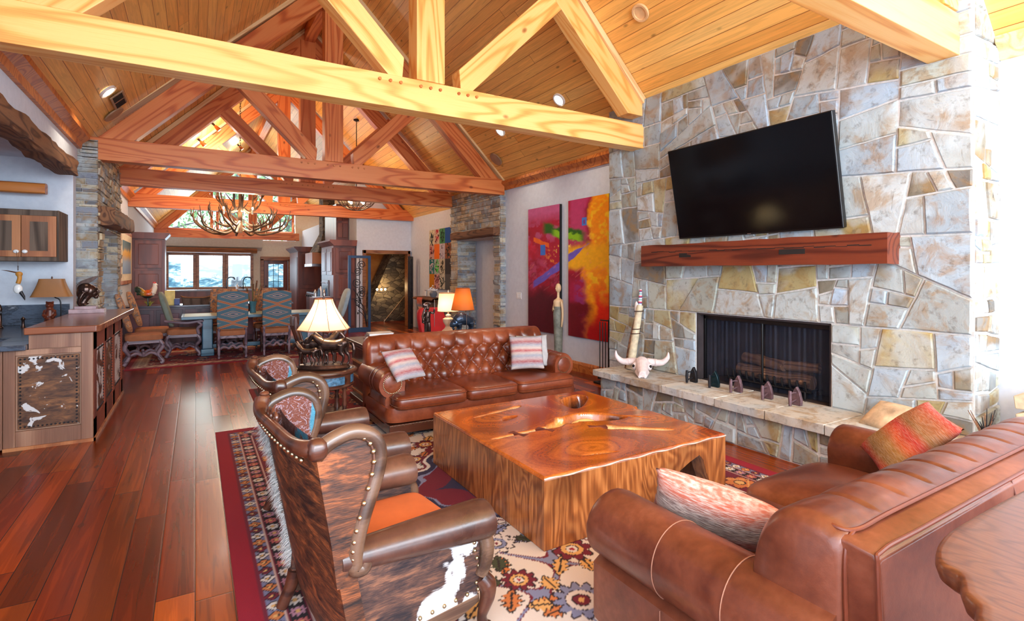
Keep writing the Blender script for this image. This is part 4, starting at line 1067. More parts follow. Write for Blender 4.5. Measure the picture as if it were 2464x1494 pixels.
# ================================================================== TUFTED SOFA
def arm_profile(s, zc, r, xin, xout, zb, zlow):
    """right arm (s=1) section in x,z"""
    p = [(xin, zb), (xin, zc-r*.3)]
    xc = xin+r*.95
    p += [(xc+r*math.cos(a), zc+r*math.sin(a)) for a in [PI-.1-(PI+1.0)*k/16 for k in range(17)]]
    p += [(xout, zc-r*1.05), (xout, zb)]
    return [(s*a, b) for a, b in p], (s*xc, zc)
def tufted_sofa():
    t = T('tufted_sofa', 'long button-tufted brown leather sofa with rolled arms facing the slab table', 'sofa', (2.66, 5.3, 0))
    FR = -.36
    for s in (-1, 1):
        prof, c = arm_profile(s, .51, .135, .90, 1.10, .13, .13)
        mb = MB()
        ys = [FR, FR+.02, FR+.05, 0, .3, .40]; sc = [.965, .995, 1, 1, 1, .98]
        n = len(prof); vs = []
        for y, k in zip(ys, sc): vs += [((p[0]-c[0])*k+c[0], y, (p[1]-.3)*k+.3) for p in prof]
        fs = [(i*n+j, i*n+(j+1) % n, (i+1)*n+(j+1) % n, (i+1)*n+j) for i in range(len(ys)-1) for j in range(n)]
        fs += [tuple(range(n)), tuple((len(ys)-1)*n+j for j in range(n))]
        a = mb.add(vs, fs).build('arm', LEATHER, t, ang=50)
        MB().lathe([(.0, .018), (.06, .016), (.085, .006), (.088, 0)], n=28).xf(Matrix.Translation((c[0], FR, c[1])) @ Matrix.Rotation(PI/2, 4, 'X')).build('scroll_disc', LEATHER, a)
        mb = MB()
        for k in range(34):
            an = 2*PI*k/34; mb.sph((c[0]+.09*math.cos(an), FR-.003, c[1]+.09*math.sin(an)), (.0065, .005, .0065), 6, 4)
        mb.build('nailhead_trim', NAIL, a)
        mb = MB()
        for y in (-.15, -.05):
            pr = [(c[0]+.137*math.cos(q), y, c[1]+.137*math.sin(q)) for q in [(-.9+4.0*k/24) if s > 0 else (PI+.9-4.0*k/24) for k in range(25)]]
            mb.tube(pr, .0022, 5)
        mb.build('stitch_seam', PIPING, a)
    # base rail with a rounded front
    MB().rbox((0, -.08, .235), (1.13, .43, .085), .16, 60, 12).build('seat_rail', LEATHER, t)
    box('plinth', -1.10, 1.10, -.49, .42, .055, .15, W_CHAIR, t, bevel=.012)
    mb = MB()
    for k in range(62): mb.sph((-1.06+k*.0348, -.492, .138), (.006, .004, .006), 6, 4)
    mb.build('nailhead_trim', NAIL, t)
    for x in (-1.0, 1.0):
        for y in (-.42, .34):
            MB().lathe([(.03, 0), (.042, .012), (.045, .035), (.035, .055)], (x, y, 0), 16).build('foot', W_CHAIR, t)
    for i in (-1, 0, 1):
        def dome(p):
            q = list(p); 
            if q[2] > 0: q[2] += .022*(1-(q[0]/.31)**2)*(1-(q[1]/.36)**2)
            if i*q[0] > 0: k = max(0, min(1, (-.12-q[1])/.05)); q[0] += i*.15*k*k*(3-2*k)*min(1, abs(q[0])/.2)
            return q
        cu = MB().rbox((i*.603, -.20, .352), (.303, .365, .07), .22, 72, 18, dome).build('seat_cushion', LEATHER, t)
        mb = MB()
        for z in (.325, .392):
            q = []
            for a in np.linspace(0, 2*PI, 90):
                d = dome([.304*math.copysign(abs(math.cos(a))**.22, math.cos(a)), .366*math.copysign(abs(math.sin(a))**.22, math.sin(a)), 0])
                q.append((i*.603+d[0], -.20+d[1], z))
            mb.tube(q, .0045, 5, caps=False)
        mb.build('piping', PIPING, cu)
    # tufted back
    prof = [(.13,.36),(.15,.45),(.185,.55),(.215,.65),(.235,.73),(.24,.79),(.262,.835),(.30,.858),(.345,.855),(.385,.83),(.40,.78),(.40,.6),(.40,.35),(.40,.14)]
    pp = smooth_pts([(0, a, b) for a, b in prof], 6)
    cum = [0]
    for a, b in zip(pp, pp[1:]): cum.append(cum[-1]+(b-a).length)
    tot = cum[-1]
    def at(s):
        import bisect
        i = min(max(bisect.bisect(cum, s)-1, 0), len(pp)-2); k = (s-cum[i])/max(1e-9, cum[i+1]-cum[i])
        p = pp[i].lerp(pp[i+1], k); tg = (pp[i+1]-pp[i]).normalized()
        return p, Vector((0, -tg.z, tg.y))
    TX, TS, S0 = .178, .235, .10
    def back(u, v):
        x = (u*2-1)*1.115
        s = tot*(v**1.25)
        p, n = at(s)
        U = x/TX; V = (s-S0)/TS
        w = max(0, min(1, (1.03-abs(x))/.10))
        top = .41; a, b = U+V, U-V
        if s < top:
            h = .058*(abs(math.sin(PI*a))*abs(math.sin(PI*b)))**.42
        else:
            h = .058
        Vt = (top-S0)/TS
        if s > .30:
            pl = .058*abs(math.sin(PI*(U+round(2*Vt)/2)))**.4
            k = min(1, (s-.36)/.05) if s > .36 else 0
            f = max(0, 1-(s-.41)/.11)
            h2 = pl*f+.052*(1-f)
            h = h*(1-k)+h2*k if s < .41 else h2
        if s > .62: h = .03*max(0, 1-(s-.62)/.1)
        h = h*w+.045*(1-w)*min(1, s/.1)*(1 if s < .6 else max(0, 1-(s-.6)/.1))
        endk = max(0, (abs(x)-1.06)/.055)
        q = p+n*(h-.028*endk**2)
        return (x*(1-.0), q.y, q.z-.03*endk**2)
    mb = MB().grid(back, 220, 120)
    n0 = 221
    mb.f.append(tuple(j*n0 for j in range(121))); mb.f.append(tuple(j*n0+220 for j in range(120, -1, -1)))
    mb.build('tufted_back', LEATHER, t, ang=70)
    btn = None
    for j in range(-1, 4):
        V = j*.5; s = S0+V*TS
        if s < .06 or s > .40: continue
        for i in range(-7, 8):
            U = i+(.5 if j % 2 else 0); x = U*TX
            if abs(x) > .92: continue
            p, n = at(s); q = p+n*.010
            if btn is None:
                btn = MB().sph((0,0,0), (.011, .006, .011), 8, 5).build('button', PIPING, t); btn.location = (x, q.y, q.z)
            else:
                c = btn.copy(); C.objects.link(c); c.parent = t; c.location = (x, q.y, q.z)
tufted_sofa()
PG = 'throw pillows on the sofas'
pillow('throw_pillow', .38, .36, .13, STR_A, 'striped rose and grey pillow tilted against the left arm of the tufted sofa', 'pillow', PG, (1.764, 4.99, .686), (.93, .38, 0), (-.25, .62, .75), 1)
pillow('throw_pillow', .39, .39, .13, STR_A, 'striped rose and grey pillow upright at the right end of the tufted sofa', 'pillow', PG, (3.26, 5.08, .67), (.90, -.42, .02), (.12, .30, .94), 2)
pillow('throw_pillow', .40, .38, .12, plain('off white linen', lin(176,172,172), .9), 'plain off white pillow tucked behind the striped one on the tufted sofa', 'pillow', PG, (3.42, 5.20, .66), (.95, -.25, .0), (.1, .30, 1), 3)

# ================================================================== LOVESEAT WITH ITS BACK TO THE CAMERA
def loveseat():
    ox, oy = 2.50, 1.2
    t = T('leather_loveseat', 'russet leather loveseat seen from behind with channelled back', 'sofa', (ox, oy, .012))
    LX = lambda x: x-ox
    for s in (-1, 1):
        prof, c = arm_profile(s, .50, .145, .80, 1.04, .11, .11)
        ys = [-.42, -.3, 0, .42, .50, .535, .55]; sc = [1, 1, 1, 1, 1, .985, .95]
        n = len(prof); vs = []
        for y, k in zip(ys, sc): vs += [((p[0]-c[0])*k+c[0], y, (p[1]-.3)*k+.3) for p in prof]
        fs = [(i*n+j, i*n+(j+1) % n, (i+1)*n+(j+1) % n, (i+1)*n+j) for i in range(len(ys)-1) for j in range(n)]
        fs += [tuple(range(n)), tuple((len(ys)-1)*n+j for j in range(n))]
        a = MB().add(vs, fs).build('arm', LEATHER2, t, ang=50)
        for y in (.17, -.12):
            mb = MB(); pr = [(c[0]+.1462*math.cos(q), y, c[1]+.1462*math.sin(q)) for q in [(-.95+4.0*k/30) if s > 0 else (PI+.95-4.0*k/30) for k in range(31)]]
            pr.append((s*1.041, y, .34)); pr.append((s*1.041, y, .12))
            mb.tube(pr, .002, 6); mb.build('stitch_seam', STITCH, a)
        MB().lathe([(.0, .03), (.07, .026), (.11, .012), (.118, 0)], n=28).xf(Matrix.Translation((c[0], .55, c[1])) @ Matrix.Rotation(-PI/2, 4, 'X')).build('scroll_disc', LEATHER2, a)
    MB().rbox((0, .06, .21), (.93, .48, .10), .2, 44, 12).build('seat_rail', LEATHER2, t)
    box('plinth', -1.0, 1.0, -.46, .5, .05, .13, W_CHAIR, t, bevel=.01)
    mb = MB()
    for k in range(50): mb.sph((-.98+k*.04, .503, .12), (.006, .004, .006), 6, 4)
    mb.build('nailhead_trim', NAIL, t)
    for x in (-.92, .92):
        for y in (-.38, .42): MB().lathe([(.03, 0), (.042, .012), (.045, .03), (.035, .05)], (x, y, 0), 16).build('foot', W_CHAIR, t)
    for s in (-1, 1):
        def dome(p):
            q = list(p)
            if q[2] > 0: q[2] += .06*(1-(q[0]/.42)**2)*(1-(q[1]/.46)**2)
            return q
        MB().rbox((s*.405, .20, .36), (.405, .40, .08), .26, 50, 20, dome).build('seat_cushion', LEATHER2, t)
    # back: crown of leather channels, welted ledge, flat rear
    prof = [(-.12,.34),(-.13,.46),(-.145,.58),(-.16,.69),(-.18,.765),(-.212,.825),(-.262,.866),(-.325,.879),(-.385,.872),(-.415,.864),(-.43,.858),(-.44,.80),(-.44,.6),(-.44,.34)]
    pp = smooth_pts([(0, a, b) for a, b in prof], 5); cum = [0]
    for a, b in zip(pp, pp[1:]): cum.append(cum[-1]+(b-a).length)
    tot = cum[-1]; X0, X1 = -.985, 1.05
    seams = [1.565-ox+.193*k for k in range(11)]
    def crown(u, v):
        x = X0+(X1-X0)*u; s = v*tot
        import bisect
        i = min(max(bisect.bisect(cum, s)-1, 0), len(pp)-2); k = (s-cum[i])/max(1e-9, cum[i+1]-cum[i])
        p = pp[i].lerp(pp[i+1], k); tg = (pp[i+1]-pp[i]).normalized(); n = Vector((0, tg.z, -tg.y))
        dmin = min(abs(x-q) for q in seams[1:])
        h = -.009*math.exp(-(dmin/.007)**2)+.005*min(1, dmin/.09)
        if x < seams[0]: h = .005
        if p.y < -.40: h = 0
        e = max(0, 1-min(x-X0, X1-x)/.09)
        inw = .07*e**4
        q = p+n*h
        cy, cz = -.29, .6
        return (x, q.y+(cy-q.y)*inw*2.2, q.z+(cz-q.z)*inw*2.2)
    mb = MB().grid(crown, 230, 60)
    n0 = 231
    mb.f.append(tuple(j*n0 for j in range(61))); mb.f.append(tuple(j*n0+230 for j in range(60, -1, -1)))
    cr = mb.build('back_crown', LEATHER2, t, ang=70)
    mb = MB(); q = [(-.44,.855),(-.505,.845),(-.52,.83),(-.54,.5),(-.545,.13),(-.40,.13),(-.38,.5),(-.40,.855)]
    xs = [X0+.02, X0+.035, X1-.03, X1-.02]; n = len(q)
    for x, k in zip(xs, (.97, 1, 1, .97)): mb.v += [(x, (a+.46)*k-.46, (b-.5)*k+.5) for a, b in q]
    mb.f += [(i*n+j, i*n+(j+1) % n, (i+1)*n+(j+1) % n, (i+1)*n+j) for i in range(3) for j in range(n)]+[tuple(range(n)), tuple(3*n+j for j in range(n))]
    rear = mb.build('outside_back', LEATHER2, t, bevel=.008)
    mb = MB()
    mb.tube(smooth_pts([(X0+.05, -.17, .70), (X0+.04,-.23,.815), (X0+.04, -.36, .862), (X0+.07,-.432,.862), (X0+.3,-.434,.864), (0, -.434, .864), (X1-.04, -.434, .862)], 8), .0065, 8)
    mb.tube(smooth_pts([(X0+.015, -.535, .2), (X0+.015, -.53, .5), (X0+.016, -.517, .80), (X0+.05, -.512, .845), (X0+.3, -.512, .846), (0, -.512, .846), (X1-.03, -.512, .846)], 8), .006, 8)
    mb.tube(smooth_pts([(X0+.03, -.436, .2), (X0+.02, -.44, .5), (X0+.02, -.434, .80), (X0+.07, -.432, .862)], 8), .006, 8)
    mb.build('welt', PIPING, rear)
    mb = MB()
    for x in (.0, .42, .8): mb.tube([(x, -.513, .84), (x, -.527, .78), (x, -.545, .5), (x, -.551, .15)], .0035, 6)
    mb.build('back_seam', PIPING, rear)
loveseat()
pillow('throw_pillow', .47, .29, .16, STR_C, 'striped grey and crimson pillow lying along the near arm of the loveseat', 'pillow', PG, (1.785, 1.40, .635), (.55, -.8, -.2), (-.37, -.4, .84), 5)
pillow('throw_pillow', .41, .43, .13, STR_B, 'rust and olive striped pillow leaning in the far corner of the loveseat', 'pillow', PG, (3.19, 1.285, .725), (.77, .64, .09), (.42, -.61, .67), 6)

# ================================================================== COWHIDE WING CHAIRS
def wing_chair(loc, rz, label, group, fringe=True):
    t = T('wing_chair', label, 'armchair', loc, rz, group)
    # back panel
    def bk(u, v):
        y = (2*u-1)*.385; z = .12+.83*v
        x = .06-.15*v-.03*(1-(y/.385)**2)
        return (x, y, z)
    mb = MB().grid(bk, 16, 12); k0 = len(mb.v)
    mb.build('hide_back', HIDE, t)
    MB().grid(lambda u, v: (lambda p: (p[0]+.07, p[1]*.96, p[2]))(bk(u, v)), 16, 12).build('backrest_lining', TOOLED, t)
    for s in (-1, 1): MB().grid(lambda u, v: (lambda p: (p[0]+.07*u, s*.383, p[2]))(bk(1, v)), 2, 12).build('back_edge', HIDE, t)
    # crest rail
    pts = smooth_pts([(-.10,.345,1.0),(-.115,.315,.968),(-.125,.22,.952),(-.128,0,.955),(-.125,-.22,.952),(-.11,-.34,.958),(-.085,-.39,.965)], 7)
    cr = MB().tube(pts, [.028+.006*math.cos(i/ len(pts)*2*PI) for i in range(len(pts))], 12).build('crest_rail', W_CHAIR, t)
    mb = MB()
    for i in range(3): mb.sph((-.098+.004*i, .342+.006*i, .992+.016*i), (.032-.005*i, .032-.005*i, .012), 12, 6)
    mb.build('carved_end', W_CHAIR, cr)
    MB().rbox((-.082, -.392, .962), (.036, .034, .04), .6, 14, 8).build('corner_block', W_CHAIR, cr)
    sc = MB()
    for yy, r in ((.14, .026), (.09, .02), (.19, .02)): sc.tube([(-.105+0*a, yy+r*math.cos(a), .972+r*math.sin(a)) for a in np.linspace(0, 2*PI, 18)], .008, 6, caps=False)
    sc.build('scroll_carving', W_CHAIR, cr)
    class nails:
        proto = None
        @staticmethod
        def sph(p, r, *a):
            if nails.proto is None: o = nails.proto = MB().sph((0, 0, 0), 1., 8, 5).build('nailhead', NAIL, t)
            else: o = nails.proto.copy(); C.objects.link(o); o.parent = t
            o.location = p; o.scale = (r, r, r)
    for i in range(17):
        y = -.34+.68*i/16; nails.sph((-.125+.02*(y/.36)**2-.012, y, .918), .0095, 8, 5)
    wing = [(-.085,.945),(-.05,.978),(.0,1.0),(.06,1.012),(.12,1.0),(.17,.965),(.195,.91),(.19,.84),(.165,.76),(.135,.68),(.11,.61),(.098,.555),(.10,.515)]
    wing = [(-.085+(a+.085)*(.80+.08*max(0, (b-.7)/.3)), b-.012*max(0, (b-.5)/.5)) for a, b in wing]
    for s in (-1, 1):
        poly = wing+[(.02,.47),(.0,.44),(-.01,.44)]
        poly = poly+[(-.03,.6),(-.06,.78)]
        y0 = s*.395
        w = MB().prism(poly, min(y0, y0-s*.03), max(y0, y0-s*.03), 'y').build('wing', HIDE, t, smooth=False)
        MB().prism([(a*.9+.004, .05+b*.945) for a, b in poly], min(y0-s*.03, y0-s*.04), max(y0-s*.03, y0-s*.04), 'y').build('wing_lining', TOOLED, w, smooth=False)
        rim = smooth_pts([(a, y0-s*.01, b) for a, b in wing]+[(.06, y0-s*.01, .49), (.09, y0-s*.01, .485), (.10, y0-s*.01, .51)], 6)
        MB().tube(rim, [.030]*len(rim), 12, flat=1.0).build('wing_rim', W_OAKRIM, w)
        rr = smooth_pts([(a*.86-.006, y0+s*.006, .03+b*.962) for a, b in wing[1:]], 6)
        for i in range(0, len(rr), 4): nails.sph(rr[i], .0105, 8, 5)
        welt = MB().tube(rr, .005, 6).build('leather_welt', LEATHER_D, w)
        # side panel under the arm
        poly = [(.02,.12),(.62,.15),(.655,.25),(.64,.47),(.05,.48)]
        sp = MB().prism(poly, min(s*.35, s*.325), max(s*.35, s*.325), 'y').build('hide_panel', HIDE_SIDE, t, smooth=False)
        for i in range(11): nails.sph((.06+.057*i, s*.352, .158+.003*i), .0095, 8, 5)
        for i in range(7): nails.sph((.622+.012*math.sin(i), s*.352, .22+.036*i), .0095, 8, 5)
        # rolled arm
        def ar(u, v):
            a = 2*PI*v; x = .01+.65*u
            rx = .088*(1-.42*(1-u)**1.3); e = 1 if u < .97 else .94
            return (x, s*(.345+.02*u)+rx*1.12*e*math.cos(a), (.50+.02*(1-u))+rx*e*math.sin(a)*(1 if math.sin(a) > 0 else .9))
        mb = MB().grid(ar, 24, 22, cv=True); mb.f.append(tuple(j*25 for j in range(22))); mb.f.append(tuple(j*25+24 for j in range(22)))
        mb.build('arm', LEATHER_D, t, ang=50)
        # front post and cabriole leg
        post = smooth_pts([(.655, s*.355, .44), (.672, s*.36, .38), (.665, s*.36, .31), (.645, s*.352, .25)], 6)
        MB().tube(post, interp([.026,.034,.032,.03], 6), 12).build('arm_post', W_OAKRIM, t)
        leg = smooth_pts([(.645, s*.35, .24), (.672, s*.362, .20), (.672, s*.365, .15), (.65, s*.355, .07), (.655, s*.357, .03), (.675, s*.365, .012)], 6)
        MB().tube(leg, interp([.034,.042,.034,.022,.024,.026], 6), 12).build('leg', W_CHAIR, t)
        rl = [(.04,.075),(.15,.06),(.24,.08),(.35,.095),(.46,.08),(.55,.10),(.64,.13),(.64,.165),(.04,.135)]
        MB().prism(rl, min(s*.352, s*.312), max(s*.352, s*.312), 'y').build('scalloped_rail', W_OAKRIM, t, bevel=.006)
        leg = smooth_pts([(.04, s*.33, .17), (.02, s*.33, .10), (-.02, s*.335, .012)], 6)
        MB().tube(leg, interp([.034,.03,.026], 6), 10).build('leg', W_CHAIR, t)
    box('seat_rail', .60, .64, -.33, .33, .15, .29, W_OAKRIM, t, bevel=.01)
    def dome(p):
        q = list(p)
        if q[2] > 0: q[2] += .02*(1-(q[0]/.29)**2)*(1-(q[1]/.27)**2)
        return q
    MB().rbox((.35, 0, .35), (.305, .275, .08), .2, 48, 16, dome).build('seat_cushion', SUEDE, t)
    box('seat_deck', .04, .62, -.31, .31, .2, .30, LEATHER_D, t, bevel=.01)
    # long white hair of the hide left along one back edge
    R = random.Random(4); mb = MB()
    for i in range(3000 if fringe else 0):
        v = R.random(); p = bk(1, v); y = .375+R.uniform(-.02, .012)
        L = R.uniform(.03, .065)*(.6+.5*abs(math.sin(v*9)))
        d = Vector((-R.uniform(.4, 1), R.uniform(.1, .7), -R.uniform(.4, 1.6))).normalized()*L
        a = Vector((p[0]+R.uniform(-.01, .012), y, p[2])); q = d.cross(Vector((0, 0, 1)))*1.0; q = q.normalized()*.004
        m_ = a+d*.55+Vector((0, .0, .006))
        mb.add([a-q, a+q, m_+q*.8, m_-q*.8, a+d], [(0,1,2,3), (3,2,4)])
    if fringe: mb.build('hair_fringe', WHITEHAIR, t, smooth=False)
    return t
wing_chair((.405, 2.345, .008), math.radians(6.5), 'cowhide wing chair nearest the camera with brindle back', 'cowhide wing chairs')
wing_chair((.45, 3.50, .008), math.radians(4), 'cowhide wing chair beyond the first, beside the horse lamp table', 'cowhide wing chairs', False)

# ================================================================== LIVE-EDGE BAR SLAB AT THE CAMERA
t = T('live_edge_table', 'live-edge walnut slab table behind the loveseat', 'table', (1.8, .3, 0))
edge = [(1.88,.592),(1.75,.592),(1.66,.588),(1.586,.576),(1.535,.560),(1.505,.548),(1.485,.530),(1.478,.512),(1.470,.496),(1.445,.482),(1.418,.472),(1.398,.462),(1.385,.450),(1.374,.438),(1.362,.43),(1.34,.424),(1.315,.414),(1.295,.395),(1.275,.36),(1.255,.30),(1.25,.22),(1.27,.1),(1.3,-.15),(2.3,-.15),(2.6,.2),(2.55,.5),(2.3,.575)]
E_ = [(p.x-1.8, p.y-.3) for p in smooth_pts([(a, b, 0) for a, b in edge+edge[:1]], 5)[:-1]]
mb = MB(); n = len(E_); SGN = 1 if area2(E_) > 0 else -1
for z, k in ((.852, .055), (.858, .03), (.875, .008), (.9, .0), (.914, .003), (.9185, .008), (.92, .015), (.92, .03)):
    for i, p in enumerate(E_):
        a_ = E_[i-1]; b_ = E_[(i+1) % n]; dx, dy = b_[0]-a_[0], b_[1]-a_[1]; q = math.hypot(dx, dy)
        kk = k*(1+.35*mnoise.noise(Vector((p[0]*9, p[1]*9, 0)))); mb.v.append((p[0]-dy/q*kk*SGN, p[1]+dx/q*kk*SGN, z))
mb.f += [(i*n+j, i*n+(j+1) % n, (i+1)*n+(j+1) % n, (i+1)*n+j) for i in range(7) for j in range(n)]+[tuple(range(n-1, -1, -1)), tuple(7*n+j for j in range(n))]
mb.build('slab_top', W_SLAB, t, ang=50)
MB().grid(lambda u, v: (-.1+.13*math.cos(2*PI*u)*(1+.15*mnoise.noise(Vector((math.cos(2*PI*u)*2, math.sin(2*PI*u)*2, v*2)))), -.1+.13*math.sin(2*PI*u)*(1+.15*mnoise.noise(Vector((math.cos(2*PI*u)*2+4, math.sin(2*PI*u)*2, v*2)))), v*.86), 28, 14, cu=True).build('pedestal', W_BARN, t)

# ================================================================== HORSE LAMP ON A ROUND TABLE
TX_, TY_ = 1.10, 5.46
t = T('end_table', 'round carved end table between the wing chair and the tufted sofa', 'end table', (TX_, TY_, .012))
MB().lathe([(.0, .585), (.29, .585), (.315, .592), (.32, .605), (.315, .618), (.30, .623), (.265, .622), (.26, .618), (.0, .618)], n=48).build('tabletop', W_CHAIR, t)
MB().lathe([(.285, .455), (.292, .47), (.28, .48), (.28, .575), (.29, .585)], n=48).build('apron', W_CHAIR, t)
CARV = plain('carved blue patina panel', lin(70,110,140), .4, var=.3, scale=30, bump=.6)
for k in range(6):
    a0 = 2*PI*k/6+.35
    MB().grid(lambda u, v: (.2835*math.cos(a0+u*.72), .2835*math.sin(a0+u*.72), .49+.075*v), 14, 2).build('carved_panel', CARV, t)
for k in range(4):
    a = PI/4+PI/2*k; x, y = .23*math.cos(a), .23*math.sin(a)
    MB().lathe([(.02, 0), (.026, .02), (.018, .05), (.028, .09), (.018, .13), (.03, .17), (.03, .2), (.018, .24), (.026, .28), (.016, .32), (.026, .36), (.016, .4), (.03, .44), (.03, .47)], (x, y, 0), 14).build('leg', W_CHAIR, t)
MB().lathe([(.0, .16), (.24, .16), (.25, .17), (.24, .18), (.0, .18)], n=36).build('shelf', W_CHAIR, t)

def blob(name, mb, mat, parent, vox=.005, sm=4, rot=None, loc=None, label=None):
    o = mb.build(name, mat, parent, label=label)
    r = o.modifiers.new('r', 'REMESH'); r.mode = 'VOXEL'; r.voxel_size = vox; r.use_smooth_shade = True
    if sm: s_ = o.modifiers.new('sm', 'SMOOTH'); s_.iterations = sm; s_.factor = .5
    if rot: o.rotation_euler = rot
    if loc: o.location = loc
    return o
def horse_mb(k=1., down=0., foal=False):
    """horse facing +x, feet at z=0, withers at about .25*k"""
    mb = MB(); V = lambda *p: Vector(p)*k
    lg = 1.15 if foal else 1.
    h = .165*lg
    body = smooth_pts([V(-.155,0,h+.035), V(-.12,0,h+.045), V(-.05,0,h+.03), V(.03,0,h+.03), V(.09,0,h+.04), V(.125,0,h+.06)], 4)
    mb.tube(body, [r*k*(.82 if foal else 1) for r in interp([.024,.06,.056,.058,.058,.036], 4)], 14)
    neck = smooth_pts([V(.10,0,h+.055), V(.15,0,h+.10-down*.4), V(.185,0,h+.15-down)], 4)
    mb.tube(neck, [r*k for r in interp([.045,.034,.027], 4)], 12)
    head = smooth_pts([V(.175,0,h+.158-down), V(.205,0,h+.145-down*1.1), V(.25,0,h+.09-down*1.3)], 4)
    mb.tube(head, [r*k for r in interp([.024,.026,.016], 4)], 10)
    for s in (-1, 1):
        mb.tube([V(.178, s*.014, h+.175-down), V(.172, s*.017, h+.205-down)], [.009*k, .003*k], 6)
        for x, kn in ((.10, .004), (.085, -.012)) if s > 0 else ((.09, .014), (.10, 0)):
            pass
        x = .09+s*.02
        mb.tube(smooth_pts([V(x, s*.028, h+.02), V(x+.006, s*.03, h*.62), V(x+.004+s*.012, s*.03, h*.5), V(x+s*.016, s*.03, .02), V(x+.012+s*.016, s*.03, .0)], 3), [r*k for r in interp([.03,.017,.014,.010,.016], 3)], 8)
        x = -.125+s*.018
        mb.tube(smooth_pts([V(x+.02, s*.028, h+.035), V(x+.014, s*.03, h*.75), V(x-.014, s*.03, h*.5), V(x-.006+s*.008, s*.03, .02), V(x+.008+s*.008, s*.03, .0)], 3), [r*k for r in interp([.042,.026,.014,.010,.016], 3)], 8)
    tail = smooth_pts([V(-.165,0,h+.055), V(-.20,0,h+.05), V(-.215,0,h-.02), V(-.205,0,h-.10)], 4)
    mb.tube(tail, [r*k for r in interp([.010,.016,.02,.006], 4)], 8)
    mb.tube(smooth_pts([V(.10,0,h+.10), V(.14,0,h+.145-down*.5), V(.172,0,h+.185-down)], 4), [.012*k]*9, 6)
    return mb
t = T('horse_lamp', 'lit table lamp with bronze horses and bell shade on the round end table', 'lamp', (TX_, TY_, .635))
ry = math.radians(-28)
MB().lathe([(.0, 0), (.255, 0), (.262, .012), (.25, .022), (.245, .032), (.23, .042), (.0, .044)], n=40, sy=.5).xf(Matrix.Rotation(ry, 4, 'Z')).build('lamp_base', BRONZE, t)
def hplace(mb, x, y, rz): return mb.xf(Matrix.Translation(Matrix.Rotation(ry, 3, 'Z') @ Vector((x, y, .042))) @ Matrix.Rotation(ry+rz, 4, 'Z'))
blob('horse_figure', hplace(horse_mb(.98), -.05, .05, 0), BRONZE, t, .0045)
blob('horse_figure', hplace(horse_mb(.98, .03), .09, -.02, PI), BRONZE, t, .0045)
blob('foal_figure', hplace(horse_mb(.62, .0, True), -.13, -.07, PI), BRONZE, t, .0035)
MB().tube([(0, .05, .03), (0, .05, .3), (0, 0, .36), (0, 0, .68)], .006, 8).build('lamp_rod', BRONZE, t)
def bell(u, v, n=8):
    a = 2*PI*u; r = .085+.172*(v**1.35)
    seg = (a % (2*PI/n))-PI/n
    r *= math.cos(PI/n)/math.cos(seg)*(1-.0)
    return (r*math.cos(a), r*math.sin(a), .69-.30*v)
MB().grid(bell, 64, 14, cu=True).build('lamp_shade', SHADE_CREAM, t, ang=60)
mb = MB()
for k in range(8):
    a = 2*PI*k/8+0*PI/8; mb.tube([bell(k/8, v) for v in np.linspace(0, 1, 10)], .0028, 5)
mb.tube([bell(u, 1) for u in np.linspace(0, 1, 65)], .005, 5); mb.tube([bell(u, 0) for u in np.linspace(0, 1, 65)], .004, 5)
mb.build('shade_trim', TANFAB, t)
MB().lathe([(.008, .68), (.012, .70), (.006, .715), (.0, .735)], n=12).build('finial', BRONZE, t)
def lamp_light(parent, loc, power, col=(1., .82, .54), r=.03):
    d = bpy.data.lights.new('bulb_light', 'POINT'); d.energy = power; d.color = col; d.shadow_soft_size = r
    o = bpy.data.objects.new('bulb_light', d); C.objects.link(o); o.parent = parent; o.location = loc
MB().sph((0, 0, .55), .028).build('bulb', BULB, t)
lamp_light(t, (0, 0, .50), 4.5, r=.04)
# ================================================================== CEILING FITTINGS
def ceil_frame(o, x, y):
    """seat o flush on the sloping ceiling with local -z pointing into the room, local y along the room"""
    s = -1 if x < 1.98 else 1
    n = Vector((-s*1, 0, -1)).normalized()      # into the room
    z = -n; yv = Vector((0,1,0)); xv = yv.cross(z)
    M4 = Matrix((xv, yv, z)).transposed().to_4x4()
    M4.translation = Vector((x, y, ceilz(x)))+n*.03
    o.matrix_world = M4
def can_light(x, y, label, lit=True, power=42):
    t = T('ceiling_light', label, 'ceiling light', group='recessed ceiling lights'); ceil_frame(t, x, y)
    MB().lathe([(.075, .02), (.075, -.004), (.098, -.006), (.10, 0), (.10, .02)], n=28).build('trim_ring', WHITEP if lit else plain('cream trim', lin(230,190,140), .5), t)
    if lit: MB().lathe([(0, .0), (.074, .0), (.074, .012), (0, .012)], n=24).build('lens', LIT, t)
    else: MB().lathe([(.0, .10), (.04, .09), (.07, .05), (.075, .01)], n=24).build('reflector', plain('cream reflector', lin(236,196,146), .5), t)
    if lit:
        d = bpy.data.lights.new('downlight', 'SPOT'); d.energy = power; d.color = (1, .86, .66); d.spot_size = 2.0; d.spot_blend = .7; d.shadow_soft_size = .07
        o = bpy.data.objects.new('downlight', d); C.objects.link(o); o.parent = t; o.location = (0, 0, -.03)
        # aim straight down
        o.rotation_euler = (t.matrix_world.to_3x3().inverted() @ Vector((0, 0, -1))).to_track_quat('-Z', 'Y').to_euler()
can_light(-.89, 7.71, 'lit recessed light on the ceiling slope above the bar, beside a vent')
can_light(4.49, 6.11, 'lit recessed light on the ceiling slope above the wall paintings')
can_light(4.53, 7.88, 'lit recessed light half hidden by the tie beam over the paintings')
can_light(4.15, 4.16, 'unlit recessed light with cream reflector on the slope in front of the chimney', False)
